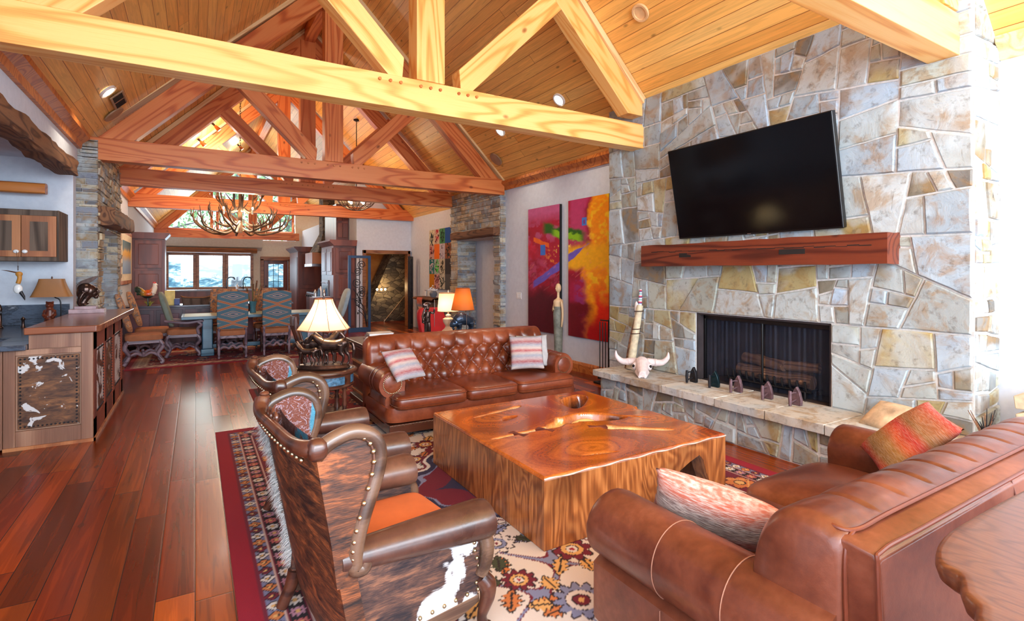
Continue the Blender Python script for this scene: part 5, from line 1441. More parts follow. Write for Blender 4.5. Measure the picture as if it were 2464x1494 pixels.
def vent(x, y, label):
    t = T('ceiling_vent', label, 'vent', group='ceiling vents'); ceil_frame(t, x, y)
    box('vent_frame', -.09, .09, -.24, .24, -.006, .01, GREYP, t, bevel=.003)
    for h in (0, 1):
        mb = MB()
        for k in range(10):
            yy = (-.215 if h == 0 else .03)+.0205*k
            mb.box(-.065, .065, yy-.006, yy+.006, -.009, -.005)
        mb.build('grille', DARK, t, smooth=False)
vent(-.84, 8.20, 'slotted wooden vent beside the lit recessed light above the bar')
vent(-.86, 5.42, 'slotted wooden vent on the ceiling above the nearest tie beam')
def speaker(x, y, label, mat=GREYP):
    t = tag(MB().lathe([(0, -.004), (.12, -.006), (.135, -.003), (.137, .012), (0, .012)], n=32).build('ceiling_speaker', mat), label, 'speaker', 'ceiling speakers'); ceil_frame(t, x, y)
speaker(-.93, 8.62, 'round tan grille speaker on the ceiling beside the vent')
speaker(4.85, 8.6, 'round tan grille speaker on the right slope by the stone portal')
speaker(-.95, 5.05, 'round tan grille speaker on the ceiling by the upper vent')
def track_spot(x, y, label):
    t = T('spot_light', label, 'spotlight', group='ceiling spotlights'); ceil_frame(t, x, y)
    MB().cyl((0, 0, .02), (0, 0, -.05), .03, .02, 12).build('mount', BRONZE, t)
    MB().lathe([(.03, 0), (.05, -.10), (.045, -.13), (.0, -.12)], (0, 0, -.05), 16).build('spot_head', plain('copper', lin(190,110,66), .35, .7), t)
    MB().lathe([(0, -.178), (.04, -.182), (0, -.184)], n=12).build('lens', LIT, t); lamp_light(t, (0, 0, -.30), 24, (1, .94, .84), .06)
track_spot(.32, 13.55, 'small copper spotlight on the left slope near the chandelier chain')
track_spot(.05, 14.1, 'small copper spotlight lower on the left slope')
track_spot(1.2, 19.6, 'small copper spotlight far back on the left slope')

# ================================================================== ANTLER CHANDELIER
W_ANTLER = plain('antler bone', lin(104,78,58), .5, var=.3, scale=7, bump=.3)
t = T('antler_chandelier', 'huge antler chandelier with small bulbs hanging over the dining table', 'chandelier', (.87, 13.26, 2.42))
R = random.Random(11)
def antler(mb, a, r0, z0, rs, zs, side):
    """main beam from hub outwards and up, with tines"""
    pts = []
    for r, z, k in zip(rs, zs, (0, .06, .14, .2, .22)):
        an = a+side*k; pts.append((r*math.cos(an), r*math.sin(an), z))
    sp = smooth_pts(pts, 7); mb.tube(sp, interp([.02,.026,.023,.017,.005], 7), 8)
    for i, L in ((9, .24), (14, .30), (19, .26), (23, .18)):
        if i >= len(sp): continue
        p = sp[i]; out = Vector((p.x, p.y, 0)).normalized(); tg = Vector((-out.y, out.x, 0))*side
        d = (out*R.uniform(-.2, .45)+tg*R.uniform(-.7, .7)+Vector((0, 0, 1.))).normalized()*L
        mb.tube(smooth_pts([p, p+d*.4+out*.05, p+d*.8+out*.04, p+d], 4), interp([.016,.013,.008,.002], 4), 7)
for k in range(9):
    mb = MB(); a = 2*PI*k/9+.2+R.uniform(-.15, .15)
    antler(mb, a, 0, 0, (.12,.40+R.uniform(-.05,.05),.74+R.uniform(-.08,.06),.96+R.uniform(-.06,.06),1.03+R.uniform(-.05,.08)), (.16+R.uniform(-.05,.1),.05+R.uniform(-.04,.05),.08+R.uniform(-.03,.08),.24+R.uniform(-.06,.06),.5+R.uniform(-.12,.16)), 1 if k % 2 else -1)
    mb.build('antler', W_ANTLER, t)
for k in range(6):
    mb = MB(); a = 2*PI*k/6+.3
    antler(mb, a, 0, 0, (.10,.3,.52,.66,.70), (.30,.2,.24,.40,.66+.1*math.sin(k)), 1 if k % 2 else -1)
    mb.build('antler', W_ANTLER, t)
for k in range(7):
    mb = MB(); a = 2*PI*k/7+.5+R.uniform(-.2, .2)
    antler(mb, a, 0, 0, (.06,.2,.36,.44,.40), (.62,.52,.66,.92,1.2), -1 if k % 2 else 1)
    mb.build('antler', W_ANTLER, t)
MB().tube([(0,0,.05),(0,0,.5),(0,0,1.25)], [.05,.04,.03], 10).build('stem', W_ANTLER, t)
for k in range(9):
    a = 2*PI*k/9+.55; r, z = ((.72, .30), (.34, .55), (.86, .25))[k % 3]
    c = MB().cyl((r*math.cos(a), r*math.sin(a), z-.10), (r*math.cos(a), r*math.sin(a), z), .016, n=8).build('candle', CREAM, t)
    MB().sph((r*math.cos(a), r*math.sin(a), z+.03), (.02,.02,.034), 10, 6).build('bulb', BULB, c)
lamp_light(t, (0, 0, .35), 110, (1, .78, .5), .3)
def chain(parent, x, y, z0, z1, mat, step=.055):
    mb = MB(); n = int((z1-z0)/step)
    for i in range(n):
        z = z0+step*(i+.5); a = 0 if i % 2 else PI/2
        q = [(x+.014*math.cos(p)*math.cos(a), y+.014*math.cos(p)*math.sin(a), z+.036*math.sin(p)) for p in np.linspace(0, 2*PI, 11)]
        mb.tube(q, .005, 4, caps=False)
    return mb.build('chain', mat, parent)
chain(t, 0, 0, 1.24, 3.02, IRON)
MB().lathe([(.01, 2.98), (.06, 3.03), (.065, 3.06), (0, 3.07)], n=16).build('canopy', IRON, t)
t = T('wire_chandelier', 'bronze wire basket chandelier hanging to the right of the antler chandelier', 'chandelier', (3.31, 12.7, 3.06))
mb = MB()
for k in range(16):
    a = 2*PI*k/16
    mb.tube([((.47*math.sin(v))*math.cos(a+v*.35), (.47*math.sin(v))*math.sin(a+v*.35), .36*(1-math.cos(v))) for v in np.linspace(.08, 1.7, 14)], .008, 5)
for v in (.7, 1.1, 1.5): mb.tube([(.47*math.sin(v)*math.cos(p), .47*math.sin(v)*math.sin(p), .36*(1-math.cos(v))) for p in np.linspace(0, 2*PI, 33)], .009, 5, caps=False)
mb.build('basket', BRONZE, t)
for k in range(4):
    a = PI/2*k+.4; MB().sph((.2*math.cos(a), .2*math.sin(a), .2), .035, 10, 6).build('bulb', BULB, t)
MB().cyl((0, 0, .1), (0, 0, 2.15), .01, n=8).build('stem', IRON, t)
MB().lathe([(.0, 2.12), (.07, 2.15), (.07, 2.18), (0, 2.19)], n=16).build('canopy', IRON, t)
lamp_light(t, (0, 0, .3), 30, (1, .76, .45), .15)

# ================================================================== BAR
t = T('bar_counter', 'bar counter with raised wood top and nailed cowhide panels', 'bar', (-1.1, 7.4, 0))
B = lambda x, y: (x+1.1, y-7.4)
def bb(name, x0, x1, y0, y1, z0, z1, mat, bevel=.004, par=None): return box(name, x0+1.1, x1+1.1, y0-7.4, y1-7.4, z0, z1, mat, par or t, bevel=bevel)
MB().box(-1.44+1.1, -.845+1.1, 6.33-7.4, 8.57-7.4, .02, .895).box(-1.285+1.1, -.845+1.1, 6.31-7.4, 8.57-7.4, .895, 1.03).build('carcass', W_WALNUT, t, smooth=False)
# camera-facing frame
bb('stile', -1.455, -1.375, 6.295, 6.33, .02, .895, W_WALNUT); bb('stile', -.915, -.825, 6.295, 6.33, .02, 1.03, W_WALNUT)
bb('rail', -1.375, -.915, 6.297, 6.33, .845, .895, W_WALNUT); bb('rail', -1.285, -.915, 6.297, 6.33, .9, 1.03, W_WALNUT); bb('rail', -1.375, -.915, 6.297, 6.33, .02, .165, W_WALNUT)
def hide_panel(x0, x1, z0, z1, mat, face):
    if face == 'y': o = bb('cowhide_panel', x0, x1, 6.308, 6.335, z0, z1, mat)
    else: o = bb('cowhide_panel', -.845, -.832, x0, x1, z0, z1, mat)
    mb = MB(); L = x1-x0; n = int(L/.033); m_ = int((z1-z0)/.033)
    for i in range(n+1):
        for z in (z0+.02, z1-.02):
            p = x0+.018+(L-.036)*i/n; mb.sph((p+1.1, 6.306-7.4, z) if face == 'y' else (-.830+1.1, p-7.4, z), .008, 6, 4)
    for j in range(1, m_):
        for p in (x0+.018, x1-.018):
            z = z0+.02+(z1-z0-.04)*j/m_; mb.sph((p+1.1, 6.306-7.4, z) if face == 'y' else (-.830+1.1, p-7.4, z), .008, 6, 4)
    mb.build('nailhead_trim', IRON, o)
hide_panel(-1.36, -.93, .18, .83, HIDE_BAR, 'y')
mb = MB()
for y0, y1 in ((6.33, 6.47), (7.0, 7.13), (7.66, 7.8), (8.44, 8.57)): mb.box(-.845+1.1, -.82+1.1, y0-7.4, y1-7.4, .02, 1.02)
mb.box(-.845+1.1, -.82+1.1, 6.33-7.4, 8.57-7.4, .86, 1.02); mb.box(-.845+1.1, -.82+1.1, 6.33-7.4, 8.57-7.4, .02, .2)
mb.build('panel_frame', W_BARRED, t, smooth=False)
hide_panel(6.48, 6.99, .21, .85, HIDE_WHITE, 'x'); hide_panel(7.14, 7.65, .21, .85, HIDE_BAR, 'x'); hide_panel(7.81, 8.43, .21, .85, HIDE_WHITE, 'x')
mb = MB(); mb.box(-1.455+1.1, -.805+1.1, 6.28-7.4, 6.295-7.4, 0, .03); mb.box(-.82+1.1, -.805+1.1, 6.28-7.4, 8.57-7.4, 0, .03); mb.build('shoe_moulding', W_OAK, t, smooth=False)
top = [(-1.31,6.25),(-.79,6.25),(-.77,6.29),(-.72,8.88),(-1.31,8.6)]
MB().prism([B(*p) for p in top], 1.03, 1.095, 'z').build('bar_top', W_BARTOP, t, bevel=.012)
t = T('sink_counter', 'low blue granite sink counter behind the raised bar', 'counter', (-2.3, 7.4, 0))
def cc(name, x0, x1, y0, y1, z0, z1, mat, bevel=.004): return box(name, x0+2.3, x1+2.3, y0-7.4, y1-7.4, z0, z1, mat, t, bevel=bevel)
cc('base_cabinet', -3.4, -1.525, 6.31, 8.55, .02, .895, W_WALNUT); cc('cabinet_stile', -1.60, -1.458, 6.29, 6.33, .02, .895, W_WALNUT)
mb = MB(); mb.box(-3.45+2.3, -1.288+2.3, 6.22-7.4, 6.62-7.4, .898, .945); mb.box(-3.45+2.3, -1.288+2.3, 7.02-7.4, 8.56-7.4, .898, .945); mb.box(-3.45+2.3, -2.05+2.3, 6.62-7.4, 7.02-7.4, .9, .945); mb.box(-1.56+2.3, -1.288+2.3, 6.62-7.4, 7.02-7.4, .898, .945)
mb.build('granite_top', GRANITE, t, bevel=.008)
mb = MB(); mb.box(-2.05+2.3, -1.56+2.3, 6.62-7.4, 7.02-7.4, .72, .735); mb.box(-2.05+2.3, -2.04+2.3, 6.62-7.4, 7.02-7.4, .72, .9); mb.box(-1.57+2.3, -1.56+2.3, 6.62-7.4, 7.02-7.4, .72, .9); mb.box(-2.05+2.3, -1.56+2.3, 7.01-7.4, 7.02-7.4, .72, .9); mb.box(-2.05+2.3, -1.56+2.3, 6.62-7.4, 6.63-7.4, .72, .9)
mb.build('sink_basin', BRONZE, t, smooth=False)
cc('backsplash', -3.45, -1.36, 8.575, 8.615, .945, 1.19, GRANITE)
t = T('bar_faucet', 'dark bronze bridge faucet at the bar sink by the left edge', 'faucet', (-1.92, 8.2, .945))
MB().lathe([(.03, 0), (.035, .01), (.02, .03), (.018, .2), (.024, .22), (.01, .27), (.0, .28)], n=14).build('spout_column', BRONZE, t)
MB().tube(smooth_pts([(0,0,.16),(.02,-.08,.19),(.02,-.2,.17),(.02,-.22,.11)], 6), .012, 8).build('spout', BRONZE, t)
MB().lathe([(.024, 0), (.014, .03), (.014, .08), (.026, .1), (.0, .13)], (.2, .0, 0), 12).build('tap_handle', BRONZE, t)

t = T('wall_cabinet', 'rustic barn wood wall cabinet above the bar backsplash', 'cabinet', (-2.1, 8.36, 1.72))
box('carcass', -.78, .72, -.24, .255, 0, .60, W_BARN, t, bevel=.006)
for i, x in enumerate((-.27, .06, .385)):
    w = .32 if i < 2 else .31
    d = box('door', x, x+w, -.265, -.24, .05, .53, W_OAK, t, bevel=.004)
    box('door_panel', x+.075, x+w-.075, -.268, -.25, .12, .46, W_BARN, d, smooth=False)
    mb = MB(); xx = x+w-.035 if i == 1 else x+.035
    mb.sph((xx, -.285, .11), (.026, .014, .022), 12, 8); mb.cyl((xx, -.265, .11), (xx, -.283, .11), .01, n=8); mb.build('knob', WHITEP, d)
box('face_stile', -.78, -.28, -.258, -.24, 0, .6, W_BARN, t, bevel=.003)
box('face_stile', .70, .72, -.258, -.24, 0, .6, W_BARN, t, bevel=.003)
# hanging carved bird
t = T('bird_ornament', 'carved hanging bird ornament dangling from the cabinet knob', 'ornament', (-1.735, 8.06, 1.83))
MB().tube([(-.012, 0, 0), (0, 0, -.16), (.012, 0, 0)], .0025, 4).build('cord', W_RUSTIC, t)
mb = MB()
for i in range(4): mb.sph((0, 0, -.17-.014*i), .008, 6, 4)
mb.build('bead', CHROME, t)
mb = MB(); mb.sph((.01, 0, -.26), (.034, .026, .03), 12, 8); mb.tube(smooth_pts([(.0, 0, -.24), (.015, 0, -.30), (-.0, 0, -.37)], 4), .022, 10)
blob('head', mb, plain('amber wood', lin(196,132,50), .5), t, .005)
MB().tube(smooth_pts([(-.01, 0, -.245), (-.08, 0, -.225), (-.14, 0, -.215)], 4), interp([.010, .006, .001], 4), 7).build('beak', W_RUSTIC, t)
MB().sph((.0, 0, -.43), (.042, .03, .055), 14, 10).build('body', WHITEP, t)
MB().tube([(.02, 0, -.46), (.05, 0, -.52), (.06, 0, -.56)], [.02, .014, .003], 8).build('tail', IRON, t)
# table lamp with bear
t = T('bear_lamp', 'tan shaded lamp with carved bear base at the bar backsplash', 'lamp', (-1.50, 8.30, .945))
mb = MB(); mb.lathe([(.06, .0), (.06, .02), (.045, .05), (.05, .12), (.045, .19), (.03, .22)], n=14); mb.sph((0, -.005, .25), (.042, .04, .042), 12, 8); mb.sph((0, -.045, .245), (.018, .02, .016), 8, 6)
for s in (-1, 1): mb.sph((s*.03, 0, .285), .012, 8, 6); mb.tube([(s*.045, 0, .19), (s*.055, -.03, .13), (s*.03, -.055, .1)], .016, 8); mb.tube([(s*.03, 0, .07), (s*.04, -.02, .03), (s*.035, -.05, .015)], .022, 8)
blob('bear_figure', mb, W_MANTEL, t, .006)
MB().tube(smooth_pts([(.10, .0, .0), (.10, .0, .28), (.05, 0, .34), (.03, 0, .36)], 5), .007, 8).build('lamp_rod', IRON, t)
MB().grid(lambda u, v: ((.115+.075*v**1.3)*math.copysign(abs(math.cos(2*PI*u))**.35, math.cos(2*PI*u))+.02, .72*(.115+.075*v**1.3)*math.copysign(abs(math.sin(2*PI*u))**.35, math.sin(2*PI*u)), .565-.215*v), 40, 8, cu=True).build('lamp_shade', SHADE_TAN, t)
MB().lathe([(.006, .56), (.01, .58), (.0, .6)], (.02, 0, 0), 8).build('finial', BRONZE, t)
# bronze bust
t = T('bronze_bust', 'dark bronze bust with feather on a marble base on the bar top', 'sculpture', (-1.12, 8.15, 1.095))
MARBLE = plain('pink grey marble', lin(176,150,156), .35, var=.15, scale=10)
box('marble_base', -.17, .17, -.09, .09, 0, .05, MARBLE, t, bevel=.005); box('marble_step', -.12, .09, -.07, .07, .05, .085, MARBLE, t, bevel=.005)
mb = MB()
mb.tube(smooth_pts([(-.03, 0, .085), (-.045, 0, .12), (-.02, 0, .17), (.01, 0, .22)], 5), interp([.06, .042, .036, .042], 5), 14)
mb.sph((.015, 0, .27), (.075, .06, .075), 16, 12); mb.sph((.055, 0, .24), (.045, .042, .05), 14, 10)
mb.tube([(.085, 0, .285), (.118, 0, .252), (.10, 0, .243)], [.009, .013, .01], 8); mb.sph((.098, 0, .222), (.014, .018, .007), 8, 6); mb.sph((.096, 0, .207), (.014, .018, .007), 8, 6); mb.sph((.08, 0, .188), (.024, .022, .018), 10, 6); mb.sph((.085, 0, .298), (.018, .04, .009), 10, 6)
mb.sph((-.02, 0, .285), (.085, .072, .08), 16, 12); mb.sph((-.06, 0, .24), (.05, .06, .07), 12, 8)
for s in (-1, 1): mb.tube(smooth_pts([(-.03, s*.06, .25), (-.06, s*.066, .19), (-.075, s*.06, .13), (-.06, s*.05, .085)], 5), interp([.022, .026, .022, .014], 5), 8)
blob('bust', mb, BRONZE, t, .004, 1)
mb = MB(); fp_ = smooth_pts([(-.08, .01, .27), (-.07, .01, .34), (.02, .01, .40), (.10, .01, .45)], 6)
for s in (0,):
    for a, b, w0, w1 in zip(fp_, fp_[1:], [.012,.018,.022,.026,.03,.032,.034,.034,.034,.032,.03,.028,.026,.024,.02,.016,.012,.006], [.018,.022,.026,.03,.032,.034,.034,.034,.032,.03,.028,.026,.024,.02,.016,.012,.006,.001]):
        n = Vector((-(b-a).z, 0, (b-a).x)).normalized()
        c8 = [p+Vector((0, y0, 0)) for y0 in (-.012, .012) for p in (a+n*w0, a-n*w0, b-n*w1, b+n*w1)]; mb.add(c8, [(0,1,2,3),(7,6,5,4),(0,3,7,4),(1,5,6,2)])
mb.tube(fp_, .006, 6)
mb.build('feather', BRONZE, t)

# ================================================================== PAINTINGS
_rs = np.random.RandomState(5)
_tab = _rs.rand(64, 64)
def vn(x, y):
    xi = np.floor(x).astype(int); yi = np.floor(y).astype(int); fx = x-xi; fy = y-yi; fx = fx*fx*(3-2*fx); fy = fy*fy*(3-2*fy)
    g = lambda a, b: _tab[a % 64, b % 64]
    return (g(xi, yi)*(1-fx)+g(xi+1, yi)*fx)*(1-fy)+(g(xi, yi+1)*(1-fx)+g(xi+1, yi+1)*fx)*fy
def fbm(x, y, o=4): return sum(vn(x*2**i+i*7, y*2**i+i*13)*.5**(i+1) for i in range(o))
def canvas(name, xw, ya, yb, z0, z1, fn, label, cat, group=None, th=.05, res=.009, edge=None):
    """painted canvas on the right wall (faces -X); u runs from far (left in the photo) to near"""
    t = T(name, label, cat, (xw, (ya+yb)/2, z0), 0, group)
    w = abs(yb-ya); h = z1-z0; nu, nv = int(w/res), int(h/res)
    U, V = np.meshgrid(np.linspace(0, 1, nu+1), np.linspace(0, 1, nv+1))
    pts = np.stack([np.full(U.size, -th), (w/2-U*w).ravel(), (V*h).ravel()], 1)
    a = np.arange((nu+1)*(nv+1)).reshape(nv+1, nu+1)
    f = np.stack([a[:-1,:-1].ravel(), a[:-1,1:].ravel(), a[1:,1:].ravel(), a[1:,:-1].ravel()], 1)
    me = bpy.data.meshes.new('painted_face'); me.from_pydata(pts.tolist(), [], f.tolist()); me.update()
    o = bpy.data.objects.new('painted_face', me); C.objects.link(o); o.parent = t; me.materials.append(PAINTM); setcol(o, fn(U, V))
    box('canvas_edge', -th+.001, 0, -w/2, w/2, 0, h, edge or BLACK, t, smooth=False)
    return t
def sm(a, b, x): k = np.clip((x-a)/(b-a), 0, 1); return k*k*(3-2*k)
def diptych(u0, u1):
    def fn(U, V):
        u = u0+(u1-u0)*U; v = V
        n1 = fbm(u*5, v*9); n2 = fbm(u*14+3, v*22+5); n3 = fbm(u*40, v*60, 3); st = fbm(u*9+v*5, v*60-u*30, 3)
        def lay(img, m, c): return img*(1-m[..., None])+c*m[..., None]
        img = np.zeros(u.shape+(4,)); img[:] = L_(176,20,52)
        img = lay(img, sm(.40, .62, n1), L_(140,12,44))
        img = lay(img, sm(.62, .86, v+.2*(n1-.5))*sm(.52, .40, u*.0+n2)*.0+sm(.84, .95, v+.12*(n1-.5))*(u < .48), L_(196,92,140))
        img = lay(img, .8*sm(.42, .55, n2)*sm(.60, .76, v+.15*(n1-.5))*sm(.98, .80, v), L_(190,84,130))
        img = lay(img, sm(.50, .72, v)*sm(.36, .48, n1)*(u < .5)*.8*sm(.78, .7, v), L_(214,26,60))
        # lower dark
        img = lay(img, sm(.40, .22, v+.2*(n1-.5))*sm(.75, .55, u), L_(92,10,34))
        # lilac-pink middle of the left canvas
        img = lay(img, .85*sm(.42, .6, n2*.5+n1*.5)*sm(.30, .40, v)*sm(.66, .54, v)*sm(.46, .36, u), L_(196,70,112))
        img = lay(img, .8*sm(.5, .62, st)*sm(.28, .36, v)*sm(.55, .47, v)*(u < .46), L_(120,16,50))
        # right canvas: orange and yellow
        wv = u+.16*(n1-.5)+.06*(n2-.5)
        img = lay(img, sm(.55, .60, u)*sm(.60, .78, v)*sm(.80, .70, wv), L_(190,60,108))
        img = lay(img, sm(.77, .83, wv+.10*sm(.72, .5, v)*.9), L_(250,150,14))
        img = lay(img, sm(.74, .84, wv)*sm(.42, .58, n2), L_(252,196,30))
        img = lay(img, sm(.55, .62, wv+.1)*sm(.46, .52, v+.05*(n2-.5))*sm(.70, .62, v+.05*(n2-.5)), L_(248,182,24))
        img = lay(img, sm(.77, .86, wv)*sm(.44, .22, v+.12*(n2-.5)), L_(226,42,16))
        img = lay(img, sm(.72, .80, wv)*sm(.18, .06, v+.12*(n1-.5)), L_(176,16,24))
        img = lay(img, sm(.54, .58, u)*sm(.80, .70, wv)*sm(.46, .38, v+.1*(n1-.5))*sm(.5, .6, n1+.25), L_(168,24,70))
        img = lay(img, sm(.54, .58, u)*sm(.80, .70, wv)*sm(.28, .20, v+.1*(n1-.5)), L_(112,10,26))
        img = lay(img, .8*sm(.60, .66, u)*sm(.78, .70, u)*sm(.14, .24, v)*sm(.52, .40, v)*sm(.45, .55, n2), L_(150,50,120))
        # orange and yellow splash at the right of the left canvas
        img = lay(img, sm(.20, .40, u+.2*(n2-.5))*sm(.52, .58, v)*sm(.72, .66, v)*sm(.45, .55, n3*.4+n2*.6)*(u < .47), L_(246,150,40))
        img = lay(img, sm(.28, .42, u+.2*(n2-.5))*sm(.55, .6, v)*sm(.7, .66, v)*sm(.54, .60, n3)*(u < .62), L_(250,214,90))
        img = lay(img, ((np.abs(v-(.77-.28*u)) < .02+.02*(n2-.5)) & (u > .08) & (u < .30)).astype(float), L_(240,104,30))
        # green brush stroke
        gk = (v-(.835-.22*(u-.2)))/.042
        img = lay(img, sm(1.2, .5, np.abs(gk)+.9*(n2-.5)*1.6)*sm(.18, .26, u+.05*(n2-.5))*sm(.80, .68, u+.1*(n2-.5)), L_(44,96,22))
        img = lay(img, sm(.8, .3, np.abs(gk+.35)+1.2*(n3-.5))*sm(.32, .40, u)*sm(.74, .66, u), L_(140,196,30))
        # violet diagonal bar
        dk = np.abs((v-.375)-(u-.08)*.42)
        img = lay(img, sm(.034, .026, dk+.02*(n2-.5)+.03*sm(.55, .8, u))*sm(.06, .10, u)*sm(.82, .70, u+.15*(n3-.5)), L_(112,92,196))
        img = lay(img, ((np.abs(u-.215) < .035) & (np.abs(v-.655) < .042)).astype(float)*sm(.3, .4, n2), L_(66,116,206))
        img = lay(img, ((np.abs(u-.738) < .028) & (np.abs(v-.832) < .03)).astype(float), L_(74,124,206))
        img = lay(img, ((np.abs(u-.738) < .012) & (np.abs(v-.832) < .014)).astype(float), L_(120,70,150))
        # fine scratches
        img = lay(img, .35*sm(.62, .68, st)*sm(.25, .45, v)*sm(.75, .6, v), L_(240,120,120))
        k = (.86+.28*n3)[..., None]; img[..., :3] = np.clip(img[..., :3]*k, 0, 1)
        return img
    return fn
canvas('abstract_painting', 5.245, 8.04, 7.08, .545, 2.725, diptych(0, .44), 'tall crimson abstract canvas with green stroke and violet bar, beside the stone portal', 'painting', 'abstract canvases on the wall')
canvas('abstract_painting', 5.245, 6.84, 5.86, .56, 2.745, diptych(.55, 1.), 'tall orange and red abstract canvas nearest the chimney', 'painting', 'abstract canvases on the wall')
def blocks(U, V):
    img = np.zeros(U.shape+(4,)); c_ = np.clip((U*4).astype(int), 0, 3); r_ = np.clip(((1-V)*4).astype(int), 0, 3)
    base = [[(210,200,170),(200,180,160),(70,140,90),(20,84,170)], [(190,150,140),(232,112,24),(190,184,200),(150,90,60)], [(20,110,110),(170,180,170),(196,190,170),(50,54,64)], [(190,120,20),(200,150,150),(200,196,180),(84,86,92)]]
    ink = [[(40,60,60),(176,30,50),(20,60,40),None], [(150,40,50),None,(170,160,180),(30,40,40)], [(200,180,190),(60,200,60),(60,60,50),None], [None,(120,60,70),(50,60,60),None]]
    n = fbm(U*17, V*24, 4); n2 = fbm(U*30+9, V*40+4, 3)
    for r in range(4):
        for c in range(4):
            mk = (c_ == c) & (r_ == r); img[mk] = L_(*base[r][c])
            if ink[r][c]:
                lx = U*4-c-.5; ly = (1-V)*4-r-.5
                m2 = mk & (np.hypot(lx*1.3, ly)+.6*(n-.5) < .40) & (n2 > .42); img[m2] = L_(*ink[r][c])
                m3 = mk & (n > .52) & (n2 > .5); img[m3] = L_(*[int(q*.4) for q in ink[r][c]])
    return img
canvas('block_painting', 5.405, 13.15, 11.78, 1.15, 2.69, blocks, 'canvas of sixteen coloured blocks on the wall beyond the stone portal', 'painting', None)
t = T('framed_picture', 'gilt framed landscape print on the wall beyond the bar portal', 'picture', (-1.285, 13.7, 1.33))
# narrow upright frame seen at a glancing angle
box('frame', 0, .05, -1.1, 1.05, 0, 1.12, W_OAK, t, bevel=.01)
box('mat', .045, .054, -1.0, .95, .08, 1.04, plain('cream mat', lin(226,214,190), .8), t, smooth=False)
m = Mat('painted sky and field', .5); sp_ = m.n('ShaderNodeSeparateXYZ', {0: m.co()}); m.col(m.ramp(m.math('ADD', m.math('MULTIPLY', sp_.outputs[2], 1.0), m.math('MULTIPLY', m.noise(m.co(), 4, 4), .3)), [(.3, lin(116,150,196)), (.62, lin(150,176,206)), (.74, lin(226,170,60)), (.82, lin(230,180,80)), (.9, lin(100,120,130)), (1., lin(80,110,120))]))
box('print', .05, .058, -.8, .72, .22, .90, m.m, t, smooth=False)

# ================================================================== DINING
def dining_chair(loc, rz, label, group, back='rect', arm=False, fab=SOUTHWEST, wood=W_GREYCHAIR, pad=None):
    """faces local +x"""
    t = T('dining_chair', label, 'chair', loc, rz, group)
    if back == 'rect':
        MB().grid(lambda u, v: (-.02-.07*v, (u-.5)*.5, .55+.66*v+.015*math.sin(PI*u)*(v == 1)), 12, 10).build('back_cover', fab, t)
        MB().rbox((-.03, 0, .88), (.05, .255, .345), .18, 32, 14, lambda p: [p[0]-.1*p[2], p[1], p[2]]).build('backrest', fab, t)
    else:
        MB().rbox((-.04, 0, .88), (.058, .24, .33), .5, 32, 16, lambda p: [p[0]-.28*p[2], p[1], p[2]]).build('backrest', fab, t)
    MB().rbox((.24, 0, .46), (.27, .255, .06), .25, 36, 12).build('seat', pad or TANFAB, t)
    box('seat_rail', -.01, .49, -.24, .24, .36, .43, wood, t, bevel=.008)
    mb = MB()
    for i in range(15):
        for s in (-1, 1): mb.sph((.0+.034*i, s*.242, .42), .007, 6, 4)
    mb.build('nailhead_trim', BRONZE, t)
    for s in (-1, 1):
        if back == 'rect':
            MB().lathe([(.018, 0), (.022, .03), (.016, .05), (.024, .09), (.024, .2), (.016, .22), (.026, .25), (.026, .56)], (-.0, s*.22, 0), 12).build('leg', wood, t)
            MB().lathe([(.018, 0), (.022, .03), (.016, .05), (.026, .1), (.026, .36)], (.46, s*.22, 0), 12).build('leg', W_CHAIR, t)
        else:
            MB().tube(smooth_pts([(0, s*.22, .40), (-.03, s*.22, .28), (.03, s*.22, .16), (-.04, s*.22, .012)], 5), interp([.03, .032, .026, .03], 5), 10).build('leg', wood, t)
            MB().tube(smooth_pts([(.46, s*.22, .40), (.50, s*.225, .30), (.43, s*.22, .17), (.50, s*.23, .05), (.47, s*.23, .012)], 5), interp([.03, .034, .026, .03, .03], 5), 10).build('leg', wood, t)
        if arm:
            MB().tube(smooth_pts([(-.06, s*.25, .68), (.1, s*.27, .655), (.3, s*.28, .635), (.5, s*.28, .665), (.55, s*.28, .645)], 5), interp([.022, .026, .026, .03, .022], 5), 10).build('arm', wood, t)
            MB().tube(smooth_pts([(.46, s*.28, .645), (.52, s*.275, .59), (.46, s*.26, .52), (.48, s*.24, .42)], 5), interp([.022, .028, .026, .03], 5), 10).build('arm_post', wood, t)
    for x in (.0, .46) if back == 'rect' else (.23,):
        MB().tube(smooth_pts([(x, -.22, .16), (x, -.14, .21), (x, -.06, .18), (x, 0, .23), (x, .06, .18), (x, .14, .21), (x, .22, .16)], 4), .022, 8).build('stretcher', wood, t)
    if back != 'rect':
        for s in (-1, 1): MB().tube(smooth_pts([(.0, s*.22, .13), (.12, s*.2, .2), (.23, s*.16, .15), (.34, s*.2, .2), (.46, s*.22, .13)], 4), .022, 8).build('stretcher', wood, t)
    return t
t = T('dining_table', 'teal painted trestle dining table with pale plank top', 'table', (1.05, 11.75, .012))
m = plain('weathered pale green top', lin(150,160,146), .35, scale=5, var=.12)
box('tabletop', -1.27, 1.3, -.46, .46, .70, .755, W_TEAL, t, bevel=.008); box('plank_inlay', -1.22, 1.25, -.42, .42, .752, .757, m, t, smooth=False)
for x in (-.85, .85):
    box('trestle', x-.09, x+.09, -.30, -.06, .12, .70, W_TEAL, t, bevel=.02); box('trestle_foot', x-.11, x+.11, -.36, .36, 0, .13, W_TEAL, t, bevel=.015); box('trestle', x-.09, x+.09, .06, .30, .12, .70, W_TEAL, t, bevel=.02)
box('stretcher', -.85, .85, -.05, .05, .1, .18, W_TEAL, t, bevel=.01)
DG = 'chairs around the dining table'
